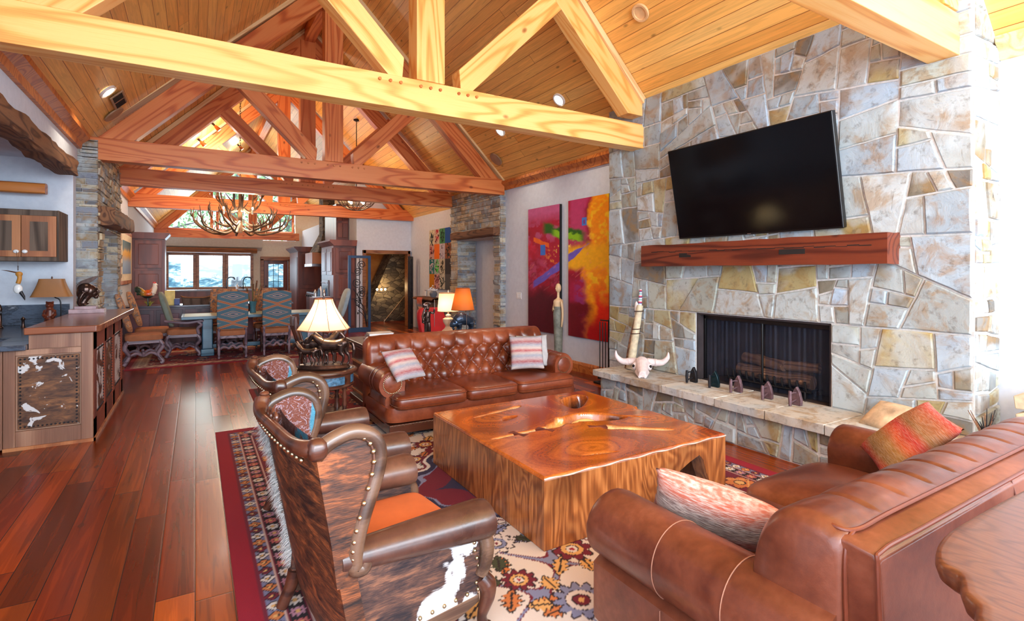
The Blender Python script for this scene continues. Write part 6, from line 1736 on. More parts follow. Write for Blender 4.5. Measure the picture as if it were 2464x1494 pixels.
dining_chair((.59, 10.92, .012), PI/2, 'southwest patterned dining chair with back turned, left of the reed vase', DG)
dining_chair((1.34, 10.95, .012), PI/2, 'southwest patterned dining chair with back turned, right of the reed vase', DG)
dining_chair((.52, 12.42, .012), -PI/2, 'dining chair across the table behind the left patterned chair', DG, fab=TAPESTRY)
dining_chair((1.30, 12.42, .012), -PI/2, 'dining chair across the table partly behind the right patterned chair', DG, fab=TAPESTRY)
dining_chair((-1.0, 11.05, .012), .12, 'tapestry padded chair nearest the bar counter end', DG, 'round', fab=TAPESTRY)
dining_chair((-.94, 12.15, .012), .05, 'tapestry padded chair against the wall below the rooster', DG, 'round', fab=TAPESTRY)
dining_chair((-.42, 11.72, .012), 0., 'carved armchair at the head of the dining table with scrolled arms', DG, 'round', True, fab=plain('blue grey chair back', lin(120,132,120), .7))
dining_chair((2.78, 11.9, .012), PI, 'pale blue backed chair at the far end of the dining table beside the gate', DG, 'round', fab=PALEFAB)
t = T('reed_vase', 'glass vase of cattail reeds on the dining table', 'vase', (1.0, 11.8, .757))
MB().lathe([(.0, 0), (.055, 0), (.06, .02), (.05, .12), (.075, .24), (.07, .24), (.045, .12), (.05, .02), (.0, .015)], n=20).build('glass_vase', plain('blue green glass', lin(70,130,150), .1, coat=.4), t)
R = random.Random(3)
for k in range(9):
    a = R.uniform(0, 6.28); q = R.uniform(.04, .2); L = R.uniform(.5, .68)
    st = MB().tube([(.01*math.cos(a), .01*math.sin(a), .05), (q*.5*math.cos(a), q*.4*math.sin(a), L*.5), (q*math.cos(a), q*.7*math.sin(a), L)], .005, 5).build('reed', plain('reed green', lin(110,110,60), .7), t)
    if k < 6: MB().cyl((q*.82*math.cos(a), q*.57*math.sin(a), L*.80), (q*1.0*math.cos(a), q*.7*math.sin(a), L), .013, n=7).build('cattail', W_RUSTIC, st)
t = T('stone_bottle', 'small dark bottle beside the reed vase on the dining table', 'bottle', (.86, 11.82, .757))
MB().lathe([(.0, 0), (.06, 0), (.07, .06), (.06, .16), (.03, .22), (.035, .26), (.0, .26)], n=16).build('bottle_body', IRON, t)

# ================================================================== KITCHEN
t = T('kitchen_peninsula', 'low run of plum brown panelled cabinets behind the dining chairs', 'cabinet', (.4, 13.35, 0))
box('carcass', -1.66, 1.5, -.25, .28, .08, .85, W_PLUM, t); box('worktop', -1.67, 1.55, -.30, .32, .85, .89, plain('dark stone top', lin(70,66,84), .2, coat=.3), t, bevel=.006); box('toe_kick', -1.6, 1.45, -.2, .25, 0, .09, DARK, t)
for k in range(6):
    x = -1.6+.51*k; d = box('door', x, x+.47, -.272, -.25, .12, .80, W_PLUM, t, bevel=.004); box('door_panel', x+.07, x+.40, -.280, -.262, .2, .72, plain('plum panel', lin(98,62,76), .4), d, bevel=.008)
t = T('pantry_cabinet', 'tall cherry pantry cabinet with crown against the left wall behind the rooster', 'cabinet', (-.955, 15.55, 0))
box('carcass', -.33, .33, -.30, .30, 0, 2.40, W_CHERRY, t)
for z0, z1 in ((.95, 1.62), (1.68, 2.34)):
    d = box('door', -.27, .27, -.325, -.30, z0, z1, W_CHERRY, t, bevel=.004); box('door_panel', -.2, .2, -.335, -.31, z0+.08, z1-.08, W_CHERRY, d, bevel=.012)
MB().prism([(-.33,2.38),(.33,2.38),(.43,2.50),(.43,2.53),(-.33,2.53)], -.40, .30, 'y').build('crown', W_CHERRY, t, smooth=False)
# rooster
t = T('rooster_figurine', 'large painted ceramic rooster standing on the peninsula by the pantry', 'figurine', (-.84, 13.2, .89))
mb = MB()
mb.sph((0, 0, .24), (.12, .075, .09), 18, 12); mb.tube(smooth_pts([(.07, 0, .27), (.115, 0, .36), (.12, 0, .42)], 5), interp([.075, .05, .036], 5), 12); mb.sph((.125, 0, .435), (.04, .032, .036), 12, 8)
mb.tube(smooth_pts([(-.08, 0, .27), (-.15, 0, .34), (-.19, 0, .36), (-.20, 0, .28)], 5), interp([.06, .05, .04, .015], 5), 10)
mb.tube(smooth_pts([(-.08, 0, .24), (-.15, 0, .26), (-.18, 0, .22)], 5), interp([.05, .04, .012], 5), 10)
for s in (-1, 1): mb.tube([(0, s*.03, .18), (.01, s*.035, .0)], .014, 8)
for i in range(3): mb.sph((.115+.018*i-.018, 0, .475+.008*(i == 1)), (.014, .008, .02), 8, 6)
mb.tube([(.155, 0, .435), (.185, 0, .428)], [.012, .003], 8); mb.sph((.15, 0, .40), (.01, .008, .02), 8, 6)
m = Mat('painted rooster glaze', .25, coat=.3); s_ = m.n('ShaderNodeSeparateXYZ', {0: m.co()}); nz = m.noise(m.co(), 30, 3)
kx = m.math('ADD', m.math('MULTIPLY', s_.outputs[0], 2.2), m.math('ADD', m.math('MULTIPLY', nz, .22), .4))
c = m.ramp(kx, [(0, lin(20,36,34)), (.22, lin(30,60,44)), (.36, lin(196,140,40)), (.5, lin(206,74,26)), (.64, lin(216,110,40)), (.72, lin(236,228,214)), (1, lin(240,232,220))])
c = m.mix(m.ramp(m.math('SUBTRACT', .225, s_.outputs[2]), [(.0, (0,0,0,1)), (.03, (1,1,1,1))]), c, lin(24,40,40))
c = m.mix(m.math('GREATER_THAN', s_.outputs[2], .462), c, lin(200,30,20)); m.col(c)
blob('rooster_body', mb, m.m, t, .006, 3)
mb = MB(); R = random.Random(8)
for k in range(40):
    a = R.uniform(0, 6.28); r = R.uniform(.02, .09); mb.tube([(.02+.02*math.cos(a), .02*math.sin(a), 0), (.02+r*.7*math.cos(a), r*.7*math.sin(a), .06), (.02+r*1.2*math.cos(a), r*1.1*math.sin(a), R.uniform(.05, .11))], [.007, .006, .001], 5)
mb.build('grass_base', plain('glazed yellow green grass', lin(150,150,60), .4), t)
# peninsula and counter clutter
def thing_box(name, label, cat, x, y, z, sx, sy, sz, mat, rz=0, group=None, bevel=.006):
    o = MB().box(-sx/2, sx/2, -sy/2, sy/2, 0, sz).build(name, mat, None, bevel=bevel); o.location = (x, y, z); o.rotation_euler = (0, 0, rz); return tag(o, label, cat, group)
t = T('wicker_basket', 'brown wicker basket on the peninsula under the left kitchen window', 'basket', (.02, 13.35, .89))
MB().grid(lambda u, v: ((.25+.03*v)*math.copysign(abs(math.cos(2*PI*u))**.5, math.cos(2*PI*u)), (.11+.02*v)*math.copysign(abs(math.sin(2*PI*u))**.5, math.sin(2*PI*u)), .16*v+.02*v*math.cos(4*PI*u)), 48, 8, cu=True).build('basket_body', W_BARN, t)
MB().tube([((.28)*math.copysign(abs(math.cos(a))**.5, math.cos(a)), .13*math.copysign(abs(math.sin(a))**.5, math.sin(a)), .16+.02*math.cos(2*a)) for a in np.linspace(0, 2*PI, 49)], .012, 6, caps=False).build('basket_rim', W_RUSTIC, t)
thing_box('recipe_book', 'blue book standing beside the wicker basket', 'book', -.33, 13.32, .89, .10, .2, .13, plain('blue book cover', lin(70,90,150), .5))
thing_box('napkin_box', 'yellow and white box on the peninsula beside the pantry', 'box', -.46, 13.35, .89, .18, .16, .3, plain('pale yellow box', lin(236,214,130), .6))
thing_box('paper_stack', 'stack of white papers in the sun on the peninsula', 'papers', .42, 13.32, .89, .3, .2, .05, PAPER, .2)
for i, x in enumerate((-.45, .55, 1.5)):
    t = T('pelmet_light', ['small lit downlight under the window pelmet, leftmost of three', 'small lit downlight under the middle of the window pelmet', 'small lit downlight under the pelmet nearest the garden door'][i], 'downlight', (x, 23.16, 2.42), group='pelmet downlights')
    MB().lathe([(.03, 0), (.045, -.01), (.05, .0), (.05, .02), (0, .02)], n=16).build('trim_ring', NAIL, t); MB().lathe([(0, -.004), (.03, -.006), (0, .004)], n=12).build('lens', LIT, t); lamp_light(t, (0, -.12, .32), 6, (1, .8, .5), .05)
t = T('window_counter', 'kitchen counter with dark top below the three windows', 'counter', (.5, 23.1, 0))
box('base_cabinet', -1.4, 1.75, -.25, .36, 0, .86, W_CHERRY, t); box('worktop', -1.42, 1.78, -.30, .38, .86, .91, plain('grey stone worktop', lin(120,116,120), .25), t)
for i, x in enumerate((1.05, 1.62)):
    t = T('kitchen_faucet', ['black gooseneck faucet at the middle kitchen window', 'black gooseneck faucet at the right kitchen window'][i], 'faucet', (x, 23.1, .91), 0, 'kitchen faucets')
    MB().tube(smooth_pts([(0, 0, 0), (0, 0, .34), (.1, 0, .46), (.24, 0, .45), (.28, 0, .36)], 6), .02, 8).build('spout', IRON, t)
    MB().tube([(-.03, 0, .06), (-.13, 0, .1)], .014, 6).build('lever', IRON, t)
t = T('soap_bottle', 'white soap pump bottle between the kitchen faucets', 'bottle', (1.40, 23.0, .91))
MB().lathe([(0, 0), (.045, 0), (.05, .14), (.02, .18), (.0, .18)], n=14).build('bottle_body', WHITEP, t); MB().tube([(0, 0, .18), (0, 0, .24), (.05, 0, .24)], .012, 6).build('pump', WHITEP, t)
# tall oven cabinet
t = T('oven_cabinet', 'tall cherry kitchen cabinet with crown left of the iron gates', 'cabinet', (3.52, 15.5, 0))
box('carcass', -.30, .30, -.75, .80, 0, 2.32, W_CHERRY, t)
for z0, z1 in ((.1, .80), (.86, 1.5), (1.56, 2.24)):
    d = box('door', -.24, .26, -.775, -.75, z0, z1, W_CHERRY, t, bevel=.004); box('door_panel', -.15, .17, -.787, -.76, z0+.09, z1-.09, W_CHERRY, d, bevel=.012)
for k in range(2):
    y = -.68+.72*k; d = box('door', -.325, -.30, y, y+.66, 1.5, 2.24, W_CHERRY, t, bevel=.004); box('door_panel', -.335, -.31, y+.1, y+.56, 1.6, 2.14, W_CHERRY, d, bevel=.01)
box('oven_front', -.33, -.30, -.2, .6, .85, 1.35, plain('brushed steel', lin(150,150,156), .45, .9), t, bevel=.01); box('oven_glass', -.336, -.32, -.12, .52, .92, 1.2, BLACK, t); MB().tube([(-.36, -.15, 1.28), (-.36, .55, 1.28)], .014, 8).build('oven_handle', CHROME, t)
MB().prism([(-.30,2.30),(.30,2.30),(.315,2.46),(-.42,2.46),(-.42,2.42)], -.87, .80, 'y').build('crown', W_CHERRY, t, smooth=False)
t = T('panelled_cabinet', 'upper cherry cabinet with six raised panels under the tie beam', 'cabinet', (3.72, 16.2, 2.5))
box('carcass', -.24, .11, -.62, .9, 0, 1.05, W_CHERRY, t)
for i in range(2):
    for j in range(2): box('door_panel', -.20+.15*i, -.07+.15*i, -.645, -.62, .08+.48*j, .5+.48*j, W_CHERRY, t, bevel=.01)
t = T('fridge_cabinet', 'cherry cabinet tower with crown beside the garden door', 'cabinet', (3.42, 20.1, 0))
box('carcass', -.36, .40, -.6, 1.2, 0, 2.3, W_CHERRY, t); box('end_panel', -.375, -.36, -.5, 1.1, .2, 2.1, W_CHERRY, t, bevel=.01)
MB().prism([(-.36,2.28),(.40,2.28),(.40,2.46),(-.5,2.46),(-.5,2.42)], -.74, 1.2, 'y').build('crown', W_CHERRY, t, smooth=False)
d = box('door', -.28, .3, -.625, -.6, 1.0, 2.2, W_CHERRY, t, bevel=.004); box('door_panel', -.18, .2, -.635, -.61, 1.12, 2.08, W_CHERRY, d, bevel=.01)
t = T('range_hood', 'wooden range hood with steel lip under the stone flue', 'range hood', (3.45, 17.7, 1.75))
box('hood_box', -.35, .38, -.6, .6, .08, .44, W_OAK, t, bevel=.01); box('steel_lip', -.37, .38, -.62, .62, 0, .09, CHROME, t, bevel=.006)
t = T('cook_range', 'steel cooking range below the wooden hood', 'range', (3.48, 17.7, 0))
box('range_body', -.35, .35, -.6, .6, 0, .92, CHROME, t, bevel=.01); box('cooktop', -.34, .35, -.58, .58, .92, .95, BLACK, t)
for k in range(4): MB().cyl((-.35, -.45+.3*k, .82), (-.39, -.45+.3*k, .82), .03, n=12).build('knob', IRON, t)
t = T('stone_flue', 'dark stone flue tapering up from the range hood', 'flue', (3.6, 17.7, 2.2), kind='thing')
stn = MB().add([(-.35,-.75,0),(.24,-.75,0),(.24,.75,0),(-.35,.75,0),(-.12,-.3,.62),(.24,-.3,.62),(.24,.3,.62),(-.12,.3,.62),(-.12,-.3,2.1),(.24,-.3,2.1),(.24,.3,2.1),(-.12,.3,2.1)], [(0,1,5,4),(1,2,6,5),(2,3,7,6),(3,0,4,7),(4,5,9,8),(5,6,10,9),(6,7,11,10),(7,4,8,11),(3,2,1,0),(8,9,10,11)])
m = Mat('dark fieldstone', .9); vo = m.n('ShaderNodeTexVoronoi', {'Vector': m.co((1,1,1.7)), 'Scale': 5.}, feature='DISTANCE_TO_EDGE').outputs['Distance']; vc = m.n('ShaderNodeTexVoronoi', {'Vector': m.co((1,1,1.7)), 'Scale': 5.})
cc_ = m.ramp(m.n('ShaderNodeSeparateXYZ', {0: vc.outputs['Color']}).outputs[0], [(0, lin(70,62,56)), (.5, lin(112,98,82)), (1, lin(146,132,108))])
m.col(m.mix(m.ramp(vo, [(.02, (1,1,1,1)), (.05, (0,0,0,1))]), cc_, lin(58,50,44))).bump(vo, .6, .03); DARKSTONE = m.m
stn.build('flue_stone', DARKSTONE, t, smooth=False)
t = T('utensil_rack', 'steel bottles and utensils on a stand beside the oven', 'utensils', (2.95, 15.0, .9))
# stood on a small side counter
box('tray', -.2, .2, -.2, .2, 0, .02, CHROME, t, bevel=.004)
for k in range(5): MB().lathe([(0, .02), (.04, .02), (.04, .12+.04*(k % 3)), (.015, .2+.04*(k % 3)), (0, .22+.04*(k % 3))], (-.14+.07*k, .06*(-1)**k, 0), 12).build('bottle', [CHROME, plain('blue bottle', lin(70,110,150), .2), WHITEP][k % 3], t)
thing_box('narrow_counter', 'narrow cherry side counter beside the oven cabinet', 'counter', 2.95, 15.0, 0, .5, .6, .9, W_CHERRY)

# ================================================================== IRON GATES AND STAIR HALL
def gate(name, x0, x1, y, label, mat, z1=2.02, rz=0):
    t = T(name, label, 'gate', ((x0+x1)/2, y, 0), rz, 'pair of iron gates'); w = (x1-x0)/2
    mb = MB(); mb.box(-w, -w+.07, -.025, .025, 0, z1); mb.box(w-.07, w, -.025, .025, 0, z1); mb.box(-w+.07, w-.07, -.025, .025, z1-.07, z1); mb.box(-w+.07, w-.07, -.025, .025, .0, .12)
    mb.build('gate_frame', mat, t, bevel=.004)
    S = MB(); iw = w-.09
    def flat(pts): S.tube([(a, 0, b) for a, b in pts], .010, 6)
    for zc, s in ((1.78, 1), (1.30, -1), (1.0, 1)):
        flat(spiral((s*iw*.3, zc), .02, iw*.6, 0, 3.6*PI, 40))
        flat(spiral((-s*iw*.25, zc-.18), .02, iw*.5, PI, -2.6*PI, 40))
    for q in (.15, .45, .75):
        flat([(p.x, p.z) for p in smooth_pts([(iw*.9, 0, .14), (iw*.6, 0, .35+q*.4), (-iw*q, 0, .5+q*.5)], 8)])
    flat([(p.x, p.z) for p in smooth_pts([(iw*.9, 0, .14), (iw*.5, 0, .6), (-iw*.2, 0, .95), (-iw*.8, 0, 1.15)], 8)])
    flat([(0, .12), (0, z1-.08)])
    S.build('scrollwork', IRON, t)
    mb = MB(); 
    for k in range(4): mb.sph((-iw*.2+.1*k*iw, 0, .5+.18*k), (.02, .008, .035), 8, 6)
    mb.build('iron_leaf', IRON, t)
    return t
gate('iron_gate', 3.42, 4.01, 13.95, 'blue black iron scroll gate standing open left of the hall doorway', BLUEIRON)
gate('iron_gate', 5.02, 5.34, 14.1, 'dark iron scroll gate standing open right of the hall doorway', IRON, rz=.9)
t = T('stair_stone', 'dark fieldstone stair mass seen through the hall doorway', 'stonework', (5.5, 16.6, 0), kind='thing')
MB().prism([(-1.0,0),(-.05,2.15),(1.75,2.6),(1.75,0)], -.05, .8, 'y').build('stone_mass', DARKSTONE, t, smooth=False)
t = T('stair_rail', 'glowing brass stair rail against the dark stone', 'rail', (5.5, 16.4, 0))
MB().tube([(-.35, 0, .02), (.46, 0, .95)], .022, 8).build('handrail', NAIL, t); MB().cyl((-.35, 0, 0), (-.35, 0, .1), .02, n=8).build('post', NAIL, t)
t = T('wall_sconce', 'lit three bulb sconce in the stair hall against the dark stone', 'sconce', (5.04, 16.44, .97))
MB().tube([(-.14, -.06, 0), (0, -.02, -.05), (.14, -.06, 0)], .012, 6).build('sconce_arm', IRON, t)
for k in (-1, 0, 1): MB().sph((k*.13, -.08, .06), .035, 10, 6).build('bulb', BULB, t)
lamp_light(t, (0, -.25, .15), 9, (1, .66, .3), .08)

# ================================================================== DESK GROUP BEHIND THE SOFA
t = T('writing_desk', 'dark wood desk directly behind the tufted sofa', 'desk', (2.8, 6.38, .012))
box('desktop', -1.17, 1.2, -.43, .40, .715, .755, W_CHAIR, t, bevel=.012); box('moulding', -1.13, 1.16, -.40, .36, .66, .715, W_CHAIR, t, bevel=.015)
for x in (-.82, .85):
    p_ = box('pedestal', x-.28, x+.28, -.37, .33, .06, .66, W_CHAIR, t, bevel=.006)
    for k in range(3): box('drawer', x-.24, x+.24, .325, .345, .1+.185*k, .265+.185*k, W_CHAIR, t, bevel=.006)
    box('plinth', x-.31, x+.31, -.40, .36, 0, .07, W_CHAIR, t, bevel=.01)
mb = MB()
for z in (.12, .3, .48): mb.box(-1.115, -1.10, -.36, .32, z, z+.02)
mb.build('moulding', W_OAK, t, smooth=False)
DZ = .768
def book(x, y, z, sx, sy, sz, rz, cover, label, group=None):
    t = T('book', label, 'book', (x, y, z), rz, group)
    box('page_block', -sx/2+.004, sx/2-.006, -sy/2+.005, sy/2-.005, .003, sz-.003, PAPER, t, smooth=False)
    mb = MB(); mb.box(-sx/2, sx/2, -sy/2, sy/2, 0, .003); mb.box(-sx/2, sx/2, -sy/2, sy/2, sz-.003, sz); mb.box(-sx/2, -sx/2+.004, -sy/2, sy/2, 0, sz); mb.build('cover', cover, t, smooth=False)
zz = DZ
for i, (sx, sy, sz, lab) in enumerate([(.34, .25, .022, 'bottom book of the stack on the left end of the desk'), (.32, .24, .02, 'second book up in the stack on the desk'), (.30, .23, .024, 'pinkish book on top of the stack on the desk')]):
    book(1.98, 6.48, zz, sx, sy, sz, .1-.1*i, BOOK[i*2 % 5], lab, 'stacked books on the desk'); zz += sz+.001
zz = DZ
for i, (sz, lab) in enumerate([(.02, 'white magazine lying at the front of the desk'), (.016, 'blue edged notebook on the white magazine')]):
    book(2.22, 6.14, zz, .42, .26, sz, -.05+.08*i, BOOK[1+i], lab); zz += sz+.001
book(2.62, 6.42, DZ, .40, .28, .014, .1, BOOK[4], 'open white sketchbook in the middle of the desk')
book(3.62, 6.42, DZ, .34, .24, .024, -.1, BOOK[3], 'pale book lying on the right end of the desk')
t = T('bronze_figurine', 'slender bronze warrior figurine standing on the desk', 'figurine', (2.50, 6.20, DZ+.016))
mb = MB()
MB().lathe([(0, 0), (.06, 0), (.062, .012), (.05, .02), (0, .02)], n=18).build('figure_base', BRONZE, t)
mb.tube(smooth_pts([(-.02, 0, .02), (-.022, 0, .10), (-.015, 0, .19)], 4), interp([.018, .02, .028], 4), 10); mb.tube(smooth_pts([(.025, 0, .02), (.022, -.01, .10), (.012, 0, .19)], 4), interp([.018, .02, .028], 4), 10)
mb.tube(smooth_pts([(0, 0, .18), (0, 0, .24), (0, 0, .31)], 4), interp([.035, .038, .04], 4), 12); mb.sph((0, 0, .355), (.024, .026, .032), 12, 8); mb.tube([(0, 0, .30), (0, 0, .34)], .015, 8)
mb.tube(smooth_pts([(-.035, 0, .305), (-.07, -.01, .26), (-.06, -.03, .2)], 4), .014, 8); mb.tube(smooth_pts([(.035, 0, .305), (.075, -.01, .29), (.085, -.02, .34)], 4), .014, 8); mb.sph((-.01, 0, .39), (.04, .02, .03), 10, 6)
mb.grid(lambda u, v: ((.03+.035*v)*math.cos(PI*u+PI*.5)+.012*math.sin(u*23+v*5)*v, (.035+.03*v)*math.sin(PI*u+PI*.5), .31-.2*v), 24, 8)
for k in range(9):
    a = -.9+1.8*k/8; mb.tube([(-.005, 0, .37), (-.02+.03*math.sin(a), 0, .385), (.075*math.sin(a), 0, .37+.065*math.cos(a))], [.012, .011, .006], 6)
mb.tube(smooth_pts([(-.03, 0, .36), (-.055, 0, .28), (-.06, 0, .17)], 4), .016, 7)
blob('figure', mb, BRONZE, t, .0045, 1)
MB().tube([(.085, -.02, .12), (.085, -.02, .46)], .004, 5).build('spear', BRONZE, t)
# bison lamp
t = T('bison_lamp', 'table lamp with bronze bison and orange tapered shade on the desk', 'lamp', (3.0, 6.22, DZ+.03))
box('plinth', -.17, .17, -.1, .1, -.03, 0, W_CHAIR, t, bevel=.006)
MB().lathe([(0, 0), (.15, 0), (.155, .012), (.14, .022), (0, .026)], n=28, sy=.6).build('lamp_base', IRON, t)
mb = MB()
mb.tube(smooth_pts([(.12, 0, .13), (.05, 0, .145), (-.03, 0, .165), (-.09, 0, .135)], 5), interp([.045, .06, .078, .055], 5), 14); mb.sph((-.045, 0, .185), (.06, .045, .05), 14, 10)
mb.tube(smooth_pts([(-.08, 0, .13), (-.125, 0, .105), (-.14, 0, .07)], 4), interp([.055, .042, .022], 4), 12); mb.tube([(-.12, 0, .06), (-.118, 0, .035)], [.02, .006], 8)
for s in (-1, 1):
    mb.tube(smooth_pts([(-.115, s*.03, .13), (-.125, s*.055, .14), (-.13, s*.05, .165)], 4), interp([.01, .008, .002], 4), 6)
    for x in (.10, -.055): mb.tube(smooth_pts([(x, s*.03, .11), (x+.008, s*.032, .06), (x, s*.032, .02)], 4), interp([.034, .016, .014], 4), 8)
mb.tube([(.15, 0, .15), (.165, 0, .11), (.16, 0, .08)], [.008, .006, .01], 6)
mb.xf(Matrix.Translation((0, 0, -.0)) @ Matrix.Scale(1.12, 4))
blob('bison_figure', mb, plain('blue bronze', lin(60,72,90), .35, .7, var=.2, scale=20), t, .0045, 2)
MB().tube([(.02, -.07, .02), (.02, -.07, .28), (0, 0, .32), (0, 0, .60)], .006, 8).build('lamp_rod', BRONZE, t)
MB().grid(lambda u, v: ((.09+.062*v)*math.cos(2*PI*u), (.09+.062*v)*math.sin(2*PI*u), .585-.285*v), 40, 6, cu=True).build('lamp_shade', SHADE_ORANGE, t)
mb = MB(); mb.tube([(.152*math.cos(a), .152*math.sin(a), .30) for a in np.linspace(0, 2*PI, 41)], .004, 5, caps=False); mb.tube([(.09*math.cos(a), .09*math.sin(a), .585) for a in np.linspace(0, 2*PI, 41)], .004, 5, caps=False); mb.build('shade_trim', W_MANTEL, t)
MB().sph((0, 0, .44), .025).build('bulb', BULB, t); lamp_light(t, (0, 0, .42), 1.7, r=.03)
t = T('cream_lamp', 'lit cream drum shade lamp with turned pale base on the desk', 'lamp', (2.98, 6.64, DZ))
MB().lathe([(0, 0), (.085, 0), (.085, .02), (.05, .05), (.035, .08), (.07, .14), (.075, .18), (.03, .21), (.04, .23), (.012, .25), (.012, .30)], n=28).build('lamp_base', plain('pale wood', lin(206,176,150), .5, scale=14), t)
MB().grid(lambda u, v: ((.125+.022*v)*math.cos(2*PI*u), (.125+.022*v)*math.sin(2*PI*u), .535-.25*v), 40, 5, cu=True).build('lamp_shade', SHADE_CREAM, t)
mb = MB(); mb.tube([(.147*math.cos(a), .147*math.sin(a), .285) for a in np.linspace(0, 2*PI, 41)], .004, 5, caps=False); mb.tube([(.125*math.cos(a), .125*math.sin(a), .535) for a in np.linspace(0, 2*PI, 41)], .004, 5, caps=False); mb.build('shade_trim', TANFAB, t)
MB().tube([(0, 0, .28), (0, 0, .56)], .005, 6).build('lamp_rod', NAIL, t); MB().lathe([(.006, .53), (.01, .56), (0, .585)], n=8).build('finial', NAIL, t)
MB().sph((0, 0, .41), .028).build('bulb', BULB, t); lamp_light(t, (0, 0, .37), 2, r=.03)
t = T('desk_chair', 'red upholstered desk chair behind the desk', 'chair', (3.12, 7.25, 0), -PI/2+.2)
MB().rbox((-.18, 0, .76), (.06, .24, .29), .35, 32, 16, lambda p: [p[0]-.35*p[2], p[1], p[2]]).build('backrest', RED, t); MB().rbox((.08, 0, .46), (.26, .26, .06), .3, 36, 12).build('seat', RED, t)
for sx in (-.12, .28):
    for s in (-1, 1): MB().cyl((sx, s*.2, .42), (sx*1.1, s*.22, 0), .02, .016, 10).build('leg', W_CHAIR, t)
# captain's chair left of the desk
t = T('spindle_armchair', 'dark wooden spindle back armchair between the lamp table and desk', 'armchair', (1.28, 6.72, 0), math.radians(-12))
MB().rbox((.05, 0, .445), (.26, .26, .025), .5, 36, 10).build('seat', W_CHAIR, t)
crest = MB().grid(lambda u, v: (-.30+.07*(2*u-1)**2+.012*math.cos(2*PI*v)-.0*u, (u-.5)*.5, 1.0+.075*math.sin(2*PI*v)), 16, 14, cv=True); n0 = 17
crest.f.append(tuple(j*n0 for j in range(14))); crest.f.append(tuple(j*n0+16 for j in range(14))); crest.build('crest_rail', W_CHAIR, t)
for k in range(6):
    y = -.2+.08*k; q = (y/.25)**2*.07
    MB().tube(smooth_pts([(-.17+q*.6, y*.82, .455), (-.19+q*.7, y*.9, .62), (-.25+q*.9, y, .82), (-.30+q, y, .97)], 4), .013, 7, flat=1.5).build('spindle', W_CHAIR, t)
for s in (-1, 1):
    MB().tube(smooth_pts([(-.24, s*.24, .70), (-.05, s*.29, .68), (.2, s*.29, .67), (.27, s*.28, .65)], 5), .022, 9).build('arm', W_CHAIR, t)
    MB().lathe([(.018, .46), (.014, .52), (.022, .58), (.014, .64), (.016, .67)], (.2, s*.255, 0), 10).build('arm_post', W_CHAIR, t)
    for x in (-.13, .22): MB().lathe([(.016, 0), (.02, .05), (.014, .1), (.024, .2), (.016, .3), (.024, .42)], (x, s*.2, 0), 12).build('leg', W_CHAIR, t)
    MB().cyl((-.13, s*.2, .18), (.22, s*.2, .18), .012, n=8).build('stretcher', W_CHAIR, t)
# rustic log console
t = T('log_console', 'dark rustic log console against the wall below the block painting', 'console', (4.95, 12.1, 0))
MB().grid(lambda u, v: ((u-.5)*.0+.22*math.copysign(abs(math.cos(2*PI*v))**.6, math.cos(2*PI*v)), (u-.5)*1.3, .93+.04*math.sin(2*PI*v)+.012*mnoise.noise(Vector((u*6, v*4, 1)))), 24, 18, cv=True).build('log_top', W_RUSTIC, t)
for y in (-.45, .4): MB().tube(smooth_pts([(0, y, 0), (.03, y*.95, .4), (0, y, .92)], 5), interp([.11, .085, .1], 5), 12).build('trunk_leg', W_RUSTIC, t)
box('back_board', -.12, .18, -.5, .5, .12, .86, W_BARN, t, bevel=.01)
t = T('silver_frame', 'small silver photo frame on the log console', 'picture frame', (4.9, 12.25, .975)); MB().box(-.01, .01, -.07, .07, 0, .16).build('frame', CHROME, t, bevel=.004); MB().box(-.014, -.009, -.05, .05, .02, .14).build('photo', PAPER, t, smooth=False)
t = T('grey_pot', 'rounded grey pot with white flowers on the log console', 'vase', (4.93, 11.85, .975)); MB().lathe([(0, 0), (.05, 0), (.09, .05), (.095, .1), (.06, .15), (.055, .15), (0, .12)], n=20).build('pot', plain('grey ceramic', lin(110,116,124), .4), t)
mb = MB(); R = random.Random(2)
for k in range(24): mb.sph((R.gauss(0, .035), R.gauss(0, .035), .17+abs(R.gauss(0, .03))), .018, 6, 4)
mb.build('flowers', WHITEP, t)
m = stripes('orange blanket weave', [(0, lin(200,70,40)), (.3, lin(226,130,70)), (.5, lin(60,90,110)), (.7, lin(206,90,50)), (1, lin(200,70,40))])
o = MB().grid(lambda u, v: (-.236-.012*math.sin(v*9), -.34+.34*u+.05*math.sin(v*3), .965-.42*v*(1-.5*u)), 12, 12).build('draped_blanket', m, None); o.location = (4.95, 12.35, 0); tag(o, 'orange striped blanket hanging over the log console', 'blanket')
so = o.modifiers.new('s', 'SOLIDIFY'); so.thickness = .008

# ================================================================== BY THE CHIMNEY AND WALL
t = T('tall_statue', 'tall slender carved woman sculpture standing between the two abstract canvases', 'sculpture', (4.98, 6.82, 0))
VERD = plain('grey green carved wood', lin(122,124,112), .6, var=.2, scale=14, bump=.3); PALEW = plain('pale carved wood', lin(222,190,146), .5)
MB().lathe([(.10, 0), (.10, .03), (.085, .04), (.07, .08), (.068, .3), (.075, .6), (.085, .85), (.09, .93), (.07, 1.0), (.075, 1.04)], n=24, sy=.8).build('gown', VERD, t)
mb = MB(); mb.lathe([(.07, 1.02), (.078, 1.06), (.088, 1.11), (.08, 1.14), (.04, 1.165), (.024, 1.18), (.022, 1.26), (.03, 1.28)], n=20, sy=.75); mb.sph((0, 0, 1.335), (.045, .05, .075), 16, 12)
for s in (-1, 1): mb.tube(smooth_pts([(0, s*.08, 1.125), (-.0, s*.115, 1.05), (-.03, s*.10, .97), (-.07, s*.03, 1.0)] if s > 0 else [(0, s*.08, 1.125), (0, s*.11, 1.0), (0, s*.11, .85), (-.01, s*.10, .72)], 5), interp([.022, .02, .018, .014], 5), 9)
